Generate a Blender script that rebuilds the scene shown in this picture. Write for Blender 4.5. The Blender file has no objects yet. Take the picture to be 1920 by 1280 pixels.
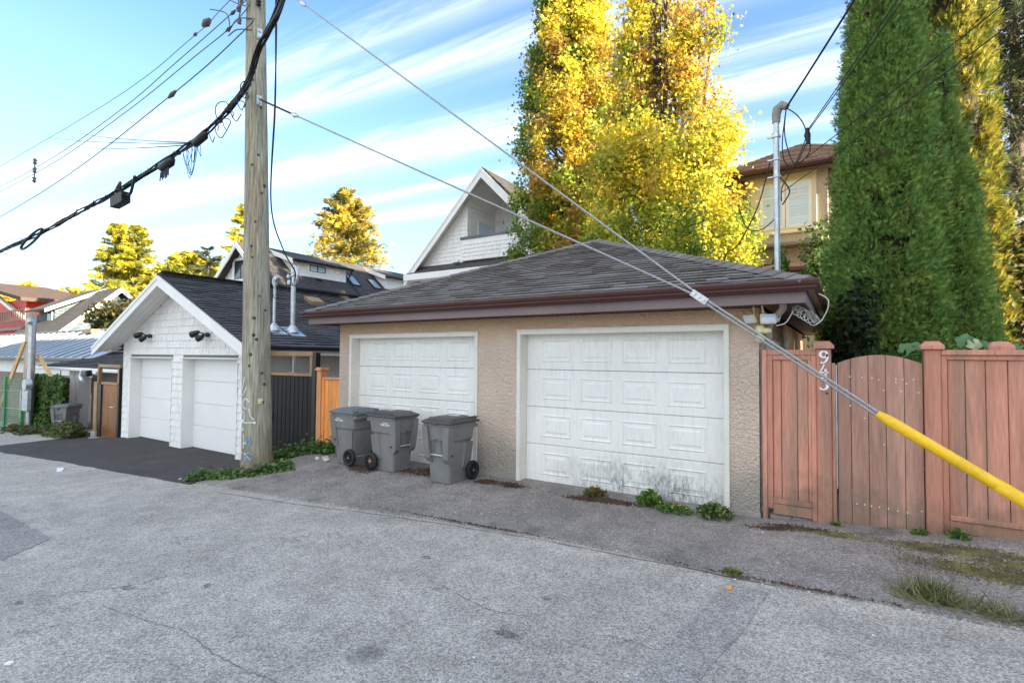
import bpy, bmesh, math, random
import numpy as np
from mathutils import Vector, Matrix
random.seed(7)
rng = np.random.default_rng(11)
S = bpy.context.scene
COL = S.collection
R = math.radians

# ------------------------------------------------------------------ camera, sky, sun, exposure
# world axes: x runs along the garage fronts (to the right), y goes away from the lane, z up
CAMM = [(0.8416376, 0.5399813, 0.0081484), (-0.0100991, 0.0308232, -0.9994738), (-0.5399483, 0.8411124, 0.0313953)]
cam = bpy.data.cameras.new("camera")
cam.lens = 18.193; cam.sensor_width = 36; cam.clip_end = 2000; cam.clip_start = 0.05
camo = bpy.data.objects.new("camera", cam); COL.objects.link(camo)
_r, _d, _f = Vector(CAMM[0]), Vector(CAMM[1]), Vector(CAMM[2])
mw = Matrix.Identity(4)
for i in range(3):
    mw[i][0] = _r[i]; mw[i][1] = -_d[i]; mw[i][2] = -_f[i]
mw.translation = Vector((0.867, -6.874, 1.93))
camo.matrix_world = mw
S.camera = camo

SUN_EL, SUN_AZ = 18.0, 0.5          # azimuth measured from +x towards +y
S.view_settings.view_transform = 'Standard'
S.view_settings.look = 'None'
S.view_settings.gamma = 1
S.view_settings.use_curve_mapping = False
S.view_settings.exposure = 3.12

W = bpy.data.worlds.new("World"); S.world = W
W.use_nodes = True
wn, wl = W.node_tree.nodes, W.node_tree.links
wn.clear()
def N(nodes, t, **kw):
    n = nodes.new(t)
    for k, v in kw.items():
        setattr(n, k, v)
    return n
def math_node(nodes, links, op, a, b=None, clamp=False):
    m = nodes.new('ShaderNodeMath'); m.operation = op; m.use_clamp = clamp
    for i, x in enumerate((a, b)):
        if x is None: continue
        if isinstance(x, (int, float)): m.inputs[i].default_value = x
        else: links.new(x, m.inputs[i])
    return m.outputs[0]
def build_world():
    sky = N(wn, 'ShaderNodeTexSky'); sky.sky_type = 'NISHITA'
    sky.sun_disc = False
    sky.sun_elevation = R(SUN_EL); sky.sun_rotation = R(90 - SUN_AZ)
    sky.air_density = 1.0; sky.dust_density = 0.6; sky.ozone_density = 1.6
    tc = N(wn, 'ShaderNodeTexCoord')
    sep = N(wn, 'ShaderNodeSeparateXYZ'); wl.new(tc.outputs['Generated'], sep.inputs[0])
    zc = math_node(wn, wl, 'MAXIMUM', sep.outputs[2], 0.03)
    px = math_node(wn, wl, 'DIVIDE', sep.outputs[0], zc)
    py = math_node(wn, wl, 'DIVIDE', sep.outputs[1], zc)
    cmb = N(wn, 'ShaderNodeCombineXYZ'); wl.new(px, cmb.inputs[0]); wl.new(py, cmb.inputs[1])
    def streaks(rot, scl, nscale, detail, rough, dist, off):
        mp = N(wn, 'ShaderNodeMapping'); mp.inputs['Rotation'].default_value = (0, 0, R(rot))
        mp.inputs['Scale'].default_value = scl; mp.inputs['Location'].default_value = off
        wl.new(cmb.outputs[0], mp.inputs[0])
        nz = N(wn, 'ShaderNodeTexNoise'); nz.inputs['Scale'].default_value = nscale
        nz.inputs['Detail'].default_value = detail; nz.inputs['Roughness'].default_value = rough
        nz.inputs['Distortion'].default_value = dist
        wl.new(mp.outputs[0], nz.inputs['Vector'])
        return nz.outputs['Fac']
    a = streaks(-7, (0.30, 2.3, 1), 1.0, 7, 0.55, 0.5, (0.35, 0.58, 0))
    b = streaks(-9, (1.0, 9.0, 1), 1.0, 10, 0.66, 1.6, (4.1, 2.6, 0))
    def ramp(x, lo, hi):
        mr = N(wn, 'ShaderNodeMapRange'); mr.interpolation_type = 'SMOOTHSTEP'
        mr.inputs['From Min'].default_value = lo; mr.inputs['From Max'].default_value = hi
        wl.new(x, mr.inputs['Value']); return mr.outputs[0]
    M = lambda op, x, y=None, c=False: math_node(wn, wl, op, x, y, c)
    # long cirrus bands lying across the sky plane (y as a line in x), frayed by noise
    wob = M('ADD', M('MULTIPLY', M('SUBTRACT', a, 0.5), 0.34), M('MULTIPLY', M('SUBTRACT', b, 0.5), 0.12))
    pyw = M('ADD', py, wob)
    cl = None
    for (y0, s_, hw, amp) in ((2.05, .135, .14, .62), (1.46, .125, .10, .42), (1.80, .077, .07, .30), (1.19, .077, .07, .35), (2.5, .10, .08, .35), (2.95, .12, .12, .45)):
        d = M('DIVIDE', M('SUBTRACT', pyw, M('ADD', M('MULTIPLY', px, s_), y0)), hw)
        e = M('POWER', 2.718, M('MULTIPLY', M('MULTIPLY', d, d), -1.0))
        e = M('MULTIPLY', e, amp)
        cl = e if cl is None else M('MAXIMUM', cl, e)
    tex = ramp(b, 0.30, 0.70)
    cl = M('MULTIPLY', cl, M('ADD', M('MULTIPLY', tex, 0.6), 0.3))
    gen = M('MULTIPLY', M('MULTIPLY', ramp(a, 0.34, 0.62), M('ADD', M('MULTIPLY', tex, .4), .6)), ramp(py, 0.38, 0.05))  # unseen cirrus overhead and behind, thickened to add fill light
    cl = M('MAXIMUM', cl, gen)
    fade = ramp(sep.outputs[2], 0.0, 0.14)
    cl = M('MULTIPLY', M('MULTIPLY', cl, fade), 0.92)
    # thin whitish haze towards the horizon, all round
    hz = ramp(sep.outputs[2], 0.62, -0.02)
    hz = math_node(wn, wl, 'MULTIPLY', hz, 0.72)
    skyc = N(wn, 'ShaderNodeMix'); skyc.data_type = 'RGBA'; skyc.blend_type = 'MULTIPLY'
    skyc.inputs['Factor'].default_value = 1.0
    skyc.inputs['B'].default_value = SKY_TINT
    wl.new(sky.outputs[0], skyc.inputs['A'])
    m1 = N(wn, 'ShaderNodeMix'); m1.data_type = 'RGBA'
    wl.new(hz, m1.inputs['Factor']); wl.new(skyc.outputs['Result'], m1.inputs['A'])
    m1.inputs['B'].default_value = HAZE_COL
    m2 = N(wn, 'ShaderNodeMix'); m2.data_type = 'RGBA'
    wl.new(cl, m2.inputs['Factor']); wl.new(m1.outputs['Result'], m2.inputs['A'])
    m2.inputs['B'].default_value = CLOUD_COL
    bg = N(wn, 'ShaderNodeBackground'); bg.inputs['Strength'].default_value = 0.15
    wl.new(m2.outputs['Result'], bg.inputs['Color'])
    out = N(wn, 'ShaderNodeOutputWorld'); wl.new(bg.outputs[0], out.inputs[0])
SKY_TINT = (0.215, 0.275, 0.335, 1)
HAZE_COL = (0.74, 1.04, 1.20, 1)
CLOUD_COL = (2.05, 2.0, 1.86, 1)
build_world()

sl = bpy.data.lights.new("sun", 'SUN'); sl.energy = 2.9; sl.angle = R(0.5); sl.color = (1.0, 0.84, 0.60)
so = bpy.data.objects.new("sun", sl); COL.objects.link(so)
_sd = Vector((math.cos(R(SUN_EL)) * math.cos(R(SUN_AZ)), math.cos(R(SUN_EL)) * math.sin(R(SUN_AZ)), math.sin(R(SUN_EL))))
so.rotation_euler = _sd.to_track_quat('Z', 'Y').to_euler()
so.location = (20, 0, 30)

# ------------------------------------------------------------------ materials
MATS = {}
def rgb(c): return (c[0], c[1], c[2], 1.0)
def mk(name, c, rough=0.75, metal=0.0, spec=0.4, var=0.12, vs=1.5, fine=0.10, fs=40.0, stretch=(1, 1, 1),
       bump=0.0, bs=60.0, bstretch=None, rnd=0.0, c2=None, c2scale=1.0, c2lo=0.5, c2hi=0.65, attr=False, bdist=0.01):
    m = bpy.data.materials.new(name); m.use_nodes = True
    n, l = m.node_tree.nodes, m.node_tree.links
    p = n['Principled BSDF']
    p.inputs['Roughness'].default_value = rough; p.inputs['Metallic'].default_value = metal
    p.inputs['Specular IOR Level'].default_value = spec
    geo = N(n, 'ShaderNodeNewGeometry')
    def pos(st):
        v = N(n, 'ShaderNodeVectorMath'); v.operation = 'MULTIPLY'
        v.inputs[1].default_value = st; l.new(geo.outputs['Position'], v.inputs[0]); return v.outputs[0]
    ps = pos(stretch)
    def noise(sc, det=4, vec=None, ro=0.55):
        z = N(n, 'ShaderNodeTexNoise'); z.inputs['Scale'].default_value = sc; z.inputs['Detail'].default_value = det
        z.inputs['Roughness'].default_value = ro; l.new(vec if vec is not None else ps, z.inputs['Vector']); return z.outputs['Fac']
    def mrange(x, a, b, lo=0.0, hi=1.0, smooth=False):
        q = N(n, 'ShaderNodeMapRange')
        if smooth: q.interpolation_type = 'SMOOTHSTEP'
        q.inputs['From Min'].default_value = lo; q.inputs['From Max'].default_value = hi
        q.inputs['To Min'].default_value = a; q.inputs['To Max'].default_value = b
        l.new(x, q.inputs['Value']); return q.outputs[0]
    if attr:
        at = N(n, 'ShaderNodeAttribute'); at.attribute_name = 'col'
        base = at.outputs['Color']
    else:
        rg = N(n, 'ShaderNodeRGB'); rg.outputs[0].default_value = rgb(c); base = rg.outputs[0]
    if c2 is not None:
        mx = N(n, 'ShaderNodeMix'); mx.data_type = 'RGBA'
        l.new(mrange(noise(c2scale, 6), 0, 1, c2lo, c2hi, True), mx.inputs['Factor'])
        l.new(base, mx.inputs['A']); mx.inputs['B'].default_value = rgb(c2); base = mx.outputs['Result']
    fac = None
    terms = []
    if var: terms.append(mrange(noise(vs, 5), 1 - var * 1.8, 1 + var * 1.8, 0.25, 0.75))
    if fine: terms.append(mrange(noise(fs, 3), 1 - fine * 1.8, 1 + fine * 1.8, 0.25, 0.75))
    if rnd:
        oi = N(n, 'ShaderNodeObjectInfo'); terms.append(mrange(oi.outputs['Random'], 1 - rnd, 1 + rnd))
    for t in terms:
        fac = t if fac is None else math_node(n, l, 'MULTIPLY', fac, t)
    if fac is not None:
        vm = N(n, 'ShaderNodeVectorMath'); vm.operation = 'SCALE'
        l.new(base, vm.inputs[0]); l.new(fac, vm.inputs['Scale']); base = vm.outputs[0]
    l.new(base, p.inputs['Base Color'])
    if bump:
        bv = pos(bstretch) if bstretch else ps
        b = N(n, 'ShaderNodeBump'); b.inputs['Strength'].default_value = bump; b.inputs['Distance'].default_value = bdist
        l.new(noise(bs, 4, bv), b.inputs['Height']); l.new(b.outputs[0], p.inputs['Normal'])
    m['_base'] = 0
    MATS[name] = m
    return m

def stucco(name, c, c2, band=None):
    m = mk(name, c, rough=0.9, var=0.08, vs=0.9, fine=0.06, fs=30, c2=c2, c2scale=0.5, c2lo=0.45, c2hi=0.62)
    n, l = m.node_tree.nodes, m.node_tree.links; p = n['Principled BSDF']
    geo = N(n, 'ShaderNodeNewGeometry')
    if band:                                                # warmer tan mixed in towards the top, grey algae near the ground
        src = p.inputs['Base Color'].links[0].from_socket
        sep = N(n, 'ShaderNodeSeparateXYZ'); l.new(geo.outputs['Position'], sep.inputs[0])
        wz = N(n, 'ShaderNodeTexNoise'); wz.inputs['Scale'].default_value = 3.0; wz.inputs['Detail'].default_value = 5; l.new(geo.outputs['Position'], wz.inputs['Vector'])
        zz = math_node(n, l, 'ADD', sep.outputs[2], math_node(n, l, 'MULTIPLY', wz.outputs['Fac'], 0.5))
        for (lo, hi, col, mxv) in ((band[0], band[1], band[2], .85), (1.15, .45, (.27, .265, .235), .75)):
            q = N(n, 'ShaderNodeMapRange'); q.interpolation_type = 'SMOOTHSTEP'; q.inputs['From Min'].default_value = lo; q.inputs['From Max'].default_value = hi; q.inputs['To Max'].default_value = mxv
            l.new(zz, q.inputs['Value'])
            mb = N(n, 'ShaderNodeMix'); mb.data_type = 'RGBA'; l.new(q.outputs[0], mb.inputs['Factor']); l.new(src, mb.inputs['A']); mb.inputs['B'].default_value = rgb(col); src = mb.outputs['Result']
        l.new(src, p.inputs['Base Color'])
    nz = N(n, 'ShaderNodeTexNoise'); nz.inputs['Scale'].default_value = 18; nz.inputs['Detail'].default_value = 3
    l.new(geo.outputs['Position'], nz.inputs['Vector'])
    mixv = N(n, 'ShaderNodeMix'); mixv.data_type = 'RGBA'; mixv.blend_type = 'ADD'; mixv.inputs['Factor'].default_value = 0.05
    l.new(geo.outputs['Position'], mixv.inputs['A']); l.new(nz.outputs['Color'], mixv.inputs['B'])
    vo = N(n, 'ShaderNodeTexVoronoi'); vo.inputs['Scale'].default_value = 30; vo.feature = 'F1'
    l.new(mixv.outputs['Result'], vo.inputs['Vector'])
    n2 = N(n, 'ShaderNodeTexNoise'); n2.inputs['Scale'].default_value = 55; n2.inputs['Detail'].default_value = 4
    l.new(geo.outputs['Position'], n2.inputs['Vector'])
    h = math_node(n, l, 'SUBTRACT', math_node(n, l, 'MULTIPLY', n2.outputs['Fac'], 0.8), vo.outputs['Distance'])
    b = N(n, 'ShaderNodeBump'); b.inputs['Strength'].default_value = 0.75; b.inputs['Distance'].default_value = 0.030
    l.new(h, b.inputs['Height']); l.new(b.outputs[0], p.inputs['Normal'])
    return m

def asphalt(name, c, spec_c, amount, crack=True, patches=0.18, dirt=None, vs=0.35):
    m = bpy.data.materials.new(name); m.use_nodes = True
    n, l = m.node_tree.nodes, m.node_tree.links; p = n['Principled BSDF']
    p.inputs['Roughness'].default_value = 0.88; p.inputs['Specular IOR Level'].default_value = 0.25
    geo = N(n, 'ShaderNodeNewGeometry'); P = geo.outputs['Position']
    def noise(sc, det=4, ro=0.55, dist=0.0):
        z = N(n, 'ShaderNodeTexNoise'); z.inputs['Scale'].default_value = sc; z.inputs['Detail'].default_value = det
        z.inputs['Roughness'].default_value = ro; z.inputs['Distortion'].default_value = dist
        l.new(P, z.inputs['Vector']); return z.outputs['Fac']
    def mrange(x, a, b, lo, hi, smooth=True):
        q = N(n, 'ShaderNodeMapRange')
        if smooth: q.interpolation_type = 'SMOOTHSTEP'
        q.inputs['From Min'].default_value = lo; q.inputs['From Max'].default_value = hi
        q.inputs['To Min'].default_value = a; q.inputs['To Max'].default_value = b
        l.new(x, q.inputs['Value']); return q.outputs[0]
    v1 = N(n, 'ShaderNodeTexVoronoi'); v1.inputs['Scale'].default_value = 80; l.new(P, v1.inputs['Vector'])
    sp = N(n, 'ShaderNodeSeparateColor'); l.new(v1.outputs['Color'], sp.inputs[0])
    v2 = N(n, 'ShaderNodeTexVoronoi'); v2.inputs['Scale'].default_value = 130; l.new(P, v2.inputs['Vector'])
    sp2 = N(n, 'ShaderNodeSeparateColor'); l.new(v2.outputs['Color'], sp2.inputs[0])
    g1 = mrange(sp.outputs[0], 0.60, 1.10, 0.0, 0.75); g2 = mrange(sp2.outputs[1], 0.74, 1.24, 0.0, 1.0)
    big = mrange(noise(vs, 6, 0.6), 1 - patches, 1 + patches, 0.3, 0.7)
    mid = mrange(noise(3.1, 5, 0.65), 0.86, 1.12, 0.3, 0.7)
    f = math_node(n, l, 'MULTIPLY', math_node(n, l, 'MULTIPLY', g1, g2), math_node(n, l, 'MULTIPLY', big, mid))
    spk = mrange(sp.outputs[1], 0.0, amount, 0.72, 0.95)
    rg = N(n, 'ShaderNodeRGB'); rg.outputs[0].default_value = rgb(c)
    mx = N(n, 'ShaderNodeMix'); mx.data_type = 'RGBA'
    l.new(spk, mx.inputs['Factor']); l.new(rg.outputs[0], mx.inputs['A']); mx.inputs['B'].default_value = rgb(spec_c)
    vm = N(n, 'ShaderNodeVectorMath'); vm.operation = 'SCALE'; l.new(mx.outputs['Result'], vm.inputs[0]); l.new(f, vm.inputs['Scale'])
    base = vm.outputs[0]
    if dirt is not None:
        dm = N(n, 'ShaderNodeMix'); dm.data_type = 'RGBA'
        l.new(mrange(noise(1.3, 8, 0.7), 0, 0.75, 0.55, 0.72), dm.inputs['Factor']); l.new(base, dm.inputs['A'])
        dm.inputs['B'].default_value = rgb(dirt); base = dm.outputs['Result']
    if crack:
        # a few long hairline cracks
        nz = N(n, 'ShaderNodeTexNoise'); nz.inputs['Scale'].default_value = 0.33; nz.inputs['Detail'].default_value = 9
        nz.inputs['Roughness'].default_value = 0.62; l.new(P, nz.inputs['Vector'])
        dd = math_node(n, l, 'ABSOLUTE', math_node(n, l, 'SUBTRACT', nz.outputs['Fac'], 0.5))
        line = mrange(dd, 0.8, 0.0, 0.0, 0.0024)
        gate = mrange(noise(0.6, 2), 0.0, 0.8, 0.47, 0.6)
        cm = N(n, 'ShaderNodeMix'); cm.data_type = 'RGBA'
        l.new(math_node(n, l, 'MULTIPLY', line, gate), cm.inputs['Factor']); l.new(base, cm.inputs['A'])
        cm.inputs['B'].default_value = (0.03, 0.03, 0.03, 1); base = cm.outputs['Result']
        # dark oil spots
        v3 = N(n, 'ShaderNodeTexVoronoi'); v3.inputs['Scale'].default_value = 0.55; v3.inputs['Randomness'].default_value = 1
        ad = N(n, 'ShaderNodeVectorMath'); ad.operation = 'ADD'; l.new(P, ad.inputs[0])
        z2 = N(n, 'ShaderNodeTexNoise'); z2.inputs['Scale'].default_value = 9; z2.inputs['Detail'].default_value = 5; l.new(P, z2.inputs['Vector'])
        sc = N(n, 'ShaderNodeVectorMath'); sc.operation = 'SCALE'; sc.inputs['Scale'].default_value = 0.16
        l.new(z2.outputs['Color'], sc.inputs[0]); l.new(sc.outputs[0], ad.inputs[1]); l.new(ad.outputs[0], v3.inputs['Vector'])
        spot = mrange(v3.outputs['Distance'], 0.6, 0.0, 0.02, 0.10)
        om = N(n, 'ShaderNodeMix'); om.data_type = 'RGBA'; l.new(spot, om.inputs['Factor']); l.new(base, om.inputs['A'])
        om.inputs['B'].default_value = (0.07, 0.07, 0.068, 1); base = om.outputs['Result']
    l.new(base, p.inputs['Base Color'])
    b = N(n, 'ShaderNodeBump'); b.inputs['Strength'].default_value = 0.55; b.inputs['Distance'].default_value = 0.006
    l.new(v1.outputs['Distance'], b.inputs['Height']); l.new(b.outputs[0], p.inputs['Normal'])
    MATS[name] = m
    return m

def leaf_mat(name, transl=0.35, rough=0.5):
    m = bpy.data.materials.new(name); m.use_nodes = True
    n, l = m.node_tree.nodes, m.node_tree.links
    p = n['Principled BSDF']; p.inputs['Roughness'].default_value = rough; p.inputs['Specular IOR Level'].default_value = 0.3
    at = N(n, 'ShaderNodeAttribute'); at.attribute_name = 'col'
    l.new(at.outputs['Color'], p.inputs['Base Color'])
    tr = N(n, 'ShaderNodeBsdfTranslucent'); l.new(at.outputs['Color'], tr.inputs['Color'])
    mx = N(n, 'ShaderNodeMixShader'); mx.inputs[0].default_value = transl
    l.new(p.outputs[0], mx.inputs[1]); l.new(tr.outputs[0], mx.inputs[2])
    l.new(mx.outputs[0], n['Material Output'].inputs[0])
    MATS[name] = m
    return m

def mold(m, zhi, zlo, col, amt, sc=2.6):
    """damp staining that creeps up from the ground in uneven tongues"""
    n, l = m.node_tree.nodes, m.node_tree.links; p = n['Principled BSDF']
    src = p.inputs['Base Color'].links[0].from_socket
    geo = N(n, 'ShaderNodeNewGeometry'); sep = N(n, 'ShaderNodeSeparateXYZ'); l.new(geo.outputs['Position'], sep.inputs[0])
    z = N(n, 'ShaderNodeTexNoise'); z.inputs['Scale'].default_value = sc; z.inputs['Detail'].default_value = 7; z.inputs['Roughness'].default_value = .65; l.new(geo.outputs['Position'], z.inputs['Vector'])
    zz = math_node(n, l, 'ADD', sep.outputs[2], math_node(n, l, 'MULTIPLY', math_node(n, l, 'SUBTRACT', z.outputs['Fac'], .5), 1.5))
    q = N(n, 'ShaderNodeMapRange'); q.interpolation_type = 'SMOOTHSTEP'; q.inputs['From Min'].default_value = zhi; q.inputs['From Max'].default_value = zlo; q.inputs['To Max'].default_value = amt
    l.new(zz, q.inputs['Value'])
    mx = N(n, 'ShaderNodeMix'); mx.data_type = 'RGBA'; l.new(q.outputs[0], mx.inputs['Factor']); l.new(src, mx.inputs['A']); mx.inputs['B'].default_value = rgb(col)
    l.new(mx.outputs['Result'], p.inputs['Base Color']); return m

def glass_mat(name, c=(0.03, 0.04, 0.05), rough=0.05):
    return mk(name, c, rough=rough, spec=0.9, var=0, fine=0)

def garage_door_mat():
    m = mk('aged white door paint', (0.88, 0.85, 0.81), rough=0.5, var=0.03, vs=1.2, fine=0.02, fs=30)
    n, l = m.node_tree.nodes, m.node_tree.links; p = n['Principled BSDF']
    src = p.inputs['Base Color'].links[0].from_socket
    geo = N(n, 'ShaderNodeNewGeometry'); sep = N(n, 'ShaderNodeSeparateXYZ'); l.new(geo.outputs['Position'], sep.inputs[0])
    def noise(sc, det, st, ro=0.65):
        v = N(n, 'ShaderNodeVectorMath'); v.operation = 'MULTIPLY'; v.inputs[1].default_value = st
        l.new(geo.outputs['Position'], v.inputs[0])
        z = N(n, 'ShaderNodeTexNoise'); z.inputs['Scale'].default_value = sc; z.inputs['Detail'].default_value = det
        z.inputs['Roughness'].default_value = ro; l.new(v.outputs[0], z.inputs['Vector']); return z.outputs['Fac']
    def mr(x, a, b, lo, hi):
        q = N(n, 'ShaderNodeMapRange'); q.interpolation_type = 'SMOOTHSTEP'
        q.inputs['From Min'].default_value = lo; q.inputs['From Max'].default_value = hi
        q.inputs['To Min'].default_value = a; q.inputs['To Max'].default_value = b
        l.new(x, q.inputs['Value']); return q.outputs[0]
    # mildew growing up from the bottom edge of the right-hand door
    low = mr(sep.outputs[2], 1.0, 0.0, 0.10, 0.72)
    xm = mr(sep.outputs[0], 0.0, 1.0, -3.3, -1.7)
    xr = mr(sep.outputs[0], 1.0, 0.6, -0.7, -0.4)
    big = mr(noise(2.0, 6, (1, 1, .8)), 0, 1, 0.32, 0.62)
    mott = mr(noise(17, 10, (1.6, 1, 0.5), 0.82), 0, 1, 0.34, 0.68)
    f = math_node(n, l, 'MULTIPLY', math_node(n, l, 'MULTIPLY', low, big), math_node(n, l, 'MULTIPLY', mott, math_node(n, l, 'MULTIPLY', xm, xr)))
    f = math_node(n, l, 'MULTIPLY', f, 1.45, True)
    # general grime streaks
    gr = mr(noise(5, 8, (3, 1, 0.5)), 0, 0.34, 0.45, 0.78)
    mx = N(n, 'ShaderNodeMix'); mx.data_type = 'RGBA'; l.new(gr, mx.inputs['Factor']); l.new(src, mx.inputs['A'])
    mx.inputs['B'].default_value = (0.55, 0.55, 0.53, 1)
    m2 = N(n, 'ShaderNodeMix'); m2.data_type = 'RGBA'; l.new(f, m2.inputs['Factor']); l.new(mx.outputs['Result'], m2.inputs['A'])
    m2.inputs['B'].default_value = (0.19, 0.20, 0.19, 1)
    l.new(m2.outputs['Result'], p.inputs['Base Color'])
    return m

def pole_mat():
    m = mk('weathered pole wood', (0.34, 0.315, 0.235), rough=0.9, var=0.16, vs=2.0, fine=0.30, fs=10, stretch=(3.2, 3.2, 0.22),
           bump=0.7, bs=9, bstretch=(5, 5, 0.2), bdist=0.012, c2=(0.33, 0.25, 0.17), c2scale=1.4, c2lo=0.54, c2hi=0.68)
    n, l = m.node_tree.nodes, m.node_tree.links; p = n['Principled BSDF']
    src = p.inputs['Base Color'].links[0].from_socket
    geo = N(n, 'ShaderNodeNewGeometry'); sep = N(n, 'ShaderNodeSeparateXYZ'); l.new(geo.outputs['Position'], sep.inputs[0])
    q = N(n, 'ShaderNodeMapRange'); q.interpolation_type = 'SMOOTHSTEP'
    q.inputs['From Min'].default_value = 0.9; q.inputs['From Max'].default_value = -0.1
    l.new(sep.outputs[2], q.inputs['Value'])
    z = N(n, 'ShaderNodeTexNoise'); z.inputs['Scale'].default_value = 5; z.inputs['Detail'].default_value = 6
    l.new(geo.outputs['Position'], z.inputs['Vector'])
    k = math_node(n, l, 'MULTIPLY', math_node(n, l, 'MULTIPLY', q.outputs[0], z.outputs['Fac']), 1.3, True)
    mx = N(n, 'ShaderNodeMix'); mx.data_type = 'RGBA'; l.new(k, mx.inputs['Factor']); l.new(src, mx.inputs['A'])
    mx.inputs['B'].default_value = (0.17, 0.13, 0.085, 1)
    l.new(mx.outputs['Result'], p.inputs['Base Color'])
    return m

M_lane = asphalt('old grey asphalt', (0.435, 0.402, 0.355), (0.60, 0.565, 0.515), 0.50, patches=0.13)
M_pad = asphalt('worn driveway asphalt', (0.265, 0.240, 0.22), (0.48, 0.455, 0.43), 0.40, crack=False, patches=0.22, dirt=(0.10, 0.088, 0.078), vs=0.6)
M_newpad = asphalt('fresh black asphalt', (0.072, 0.067, 0.066), (0.13, 0.12, 0.12), 0.2, crack=False, patches=0.14)
M_patch = asphalt('asphalt repair', (0.30, 0.28, 0.262), (0.48, 0.455, 0.43), 0.4, crack=False, patches=0.1)
M_patch2 = asphalt('asphalt trench repair', (0.365, 0.34, 0.315), (0.54, 0.51, 0.48), 0.4, crack=False, patches=0.1)
M_ground = mk('bare soil', (0.20, 0.175, 0.135), rough=0.95, var=0.25, vs=0.4, fine=0.2, fs=20)
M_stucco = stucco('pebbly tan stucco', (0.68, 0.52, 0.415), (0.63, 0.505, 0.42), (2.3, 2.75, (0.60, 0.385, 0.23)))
M_stucco2 = stucco('house beige stucco', (0.56, 0.47, 0.37), (0.53, 0.44, 0.345))
M_concrete = mk('grey concrete', (0.33, 0.30, 0.27), rough=0.9, var=0.12, fine=0.1, bump=0.3, bs=70)
M_stone = mk('white stones', (0.6, 0.58, 0.55), rough=0.9, var=0.2, vs=10)
M_door = garage_door_mat()
M_trimold = mk('aged cream trim paint', (0.76, 0.72, 0.65), rough=0.6, var=0.06, fine=0.04)
M_white = mk('white house paint', (0.87, 0.845, 0.815), rough=0.55, var=0.03, fine=0.02)
M_whitedoor = mk('smooth white door paint', (0.89, 0.865, 0.84), rough=0.4, var=0.015, fine=0.01, fs=20)
M_shake = mk('white painted shakes', (0.86, 0.83, 0.80), rough=0.7, var=0.03, fine=0.05, fs=35, stretch=(3, 3, 0.4), rnd=0.035, bump=0.25, bs=30, bstretch=(4, 4, 0.3))
M_jnt = mk('dark sheathing', (0.20, 0.20, 0.20), rough=0.9, var=0.05)  # dark backing that shows in the gaps between shakes
M_gutter = mk('brown gutter metal', (0.075, 0.024, 0.020), rough=0.38, spec=0.5, var=0.08, vs=3, fine=0.05)
M_fascia = mk('taupe fascia paint', (0.225, 0.165, 0.165), rough=0.55, var=0.08, fine=0.04, fs=20)
M_soffit = mk('brown soffit boards', (0.10, 0.055, 0.04), rough=0.7, var=0.1)
M_shingle = mk('charcoal brown shingles', (0.215, 0.195, 0.182), rough=0.93, spec=0.15, var=0.08, vs=1.2, fine=0.22, fs=90, rnd=0.17, bump=0.4, bs=160)
M_shingle_w = mk('slate charcoal shingles', (0.088, 0.084, 0.088), rough=0.93, spec=0.15, var=0.14, vs=1.2, fine=0.22, fs=90, rnd=0.30, bump=0.4, bs=160)
M_shingle_s = mk('charcoal shingles', (0.082, 0.077, 0.076), rough=0.93, spec=0.15, var=0.16, vs=2.4, fine=0.25, fs=22, stretch=(1, 1, 2.5), bump=0.3, bs=120)
M_shingle_b = mk('brown shingles', (0.10, 0.068, 0.055), rough=0.93, spec=0.15, var=0.2, vs=3, fine=0.28, fs=16, stretch=(1, 1, 2.5), bump=0.3, bs=120)
M_galv = mk('galvanised steel', (0.58, 0.60, 0.62), rough=0.42, metal=0.75, var=0.12, vs=9, fine=0.1, fs=50)
M_black = mk('black metal', (0.012, 0.012, 0.013), rough=0.35, spec=0.5, var=0.05, fine=0)
M_gate = mk('black gate slat', (0.014, 0.011, 0.010), rough=0.45, spec=0.22, var=0.1, vs=2, fine=0.1, fs=10, stretch=(4, 4, 0.4), rnd=0.2)
M_bronze = mk('bronze timber rail', (0.33, 0.20, 0.09), rough=0.4, var=0.15, vs=3)
M_cedar = mk('orange cedar boards', (0.88, 0.34, 0.085), rough=0.6, var=0.12, vs=1.6, fine=0.14, fs=8, stretch=(5, 5, 0.35), rnd=0.14, c2=(0.80, 0.58, 0.34), c2scale=1.6, c2lo=0.60, c2hi=0.70, bump=0.25, bs=16)
M_cedarpost = mk('cedar post', (0.68, 0.29, 0.12), rough=0.6, var=0.12, fine=0.12, fs=8, stretch=(5, 5, 0.4))
M_timber = mk('new timber', (0.62, 0.40, 0.16), rough=0.7, var=0.12, fine=0.12, fs=9, stretch=(2, 2, 2))
M_timbergrey = mk('grey timber', (0.45, 0.35, 0.27), rough=0.8, var=0.12, fine=0.14, fs=9, stretch=(3, 3, 0.4))
def fence_mat(name, c, c2, lo):
    return mold(mk(name, c, rough=0.68, var=0.10, vs=1.2, fine=0.11, fs=9, stretch=(5, 5, 0.4), rnd=0.11, c2=c2, c2scale=0.9, c2lo=lo, c2hi=lo + 0.16, bump=0.25, bs=14, bstretch=(6, 6, 0.5)), .62, .12, (.13, .115, .075), .62)
M_fence = fence_mat('pink brown fence stain', (0.60, 0.265, 0.180), (0.44, 0.23, 0.165), 0.50)
M_fencegate = fence_mat('faded gate stain', (0.43, 0.23, 0.168), (0.31, 0.19, 0.15), 0.48)
M_pole = pole_mat()
M_knot = mk('dark knot', (0.085, 0.07, 0.05), rough=0.9, var=0.2, vs=20)
M_bin = mk('grey bin plastic', (0.195, 0.188, 0.182), rough=0.48, spec=0.45, var=0.10, vs=3.5, fine=0.05, fs=30)
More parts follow.
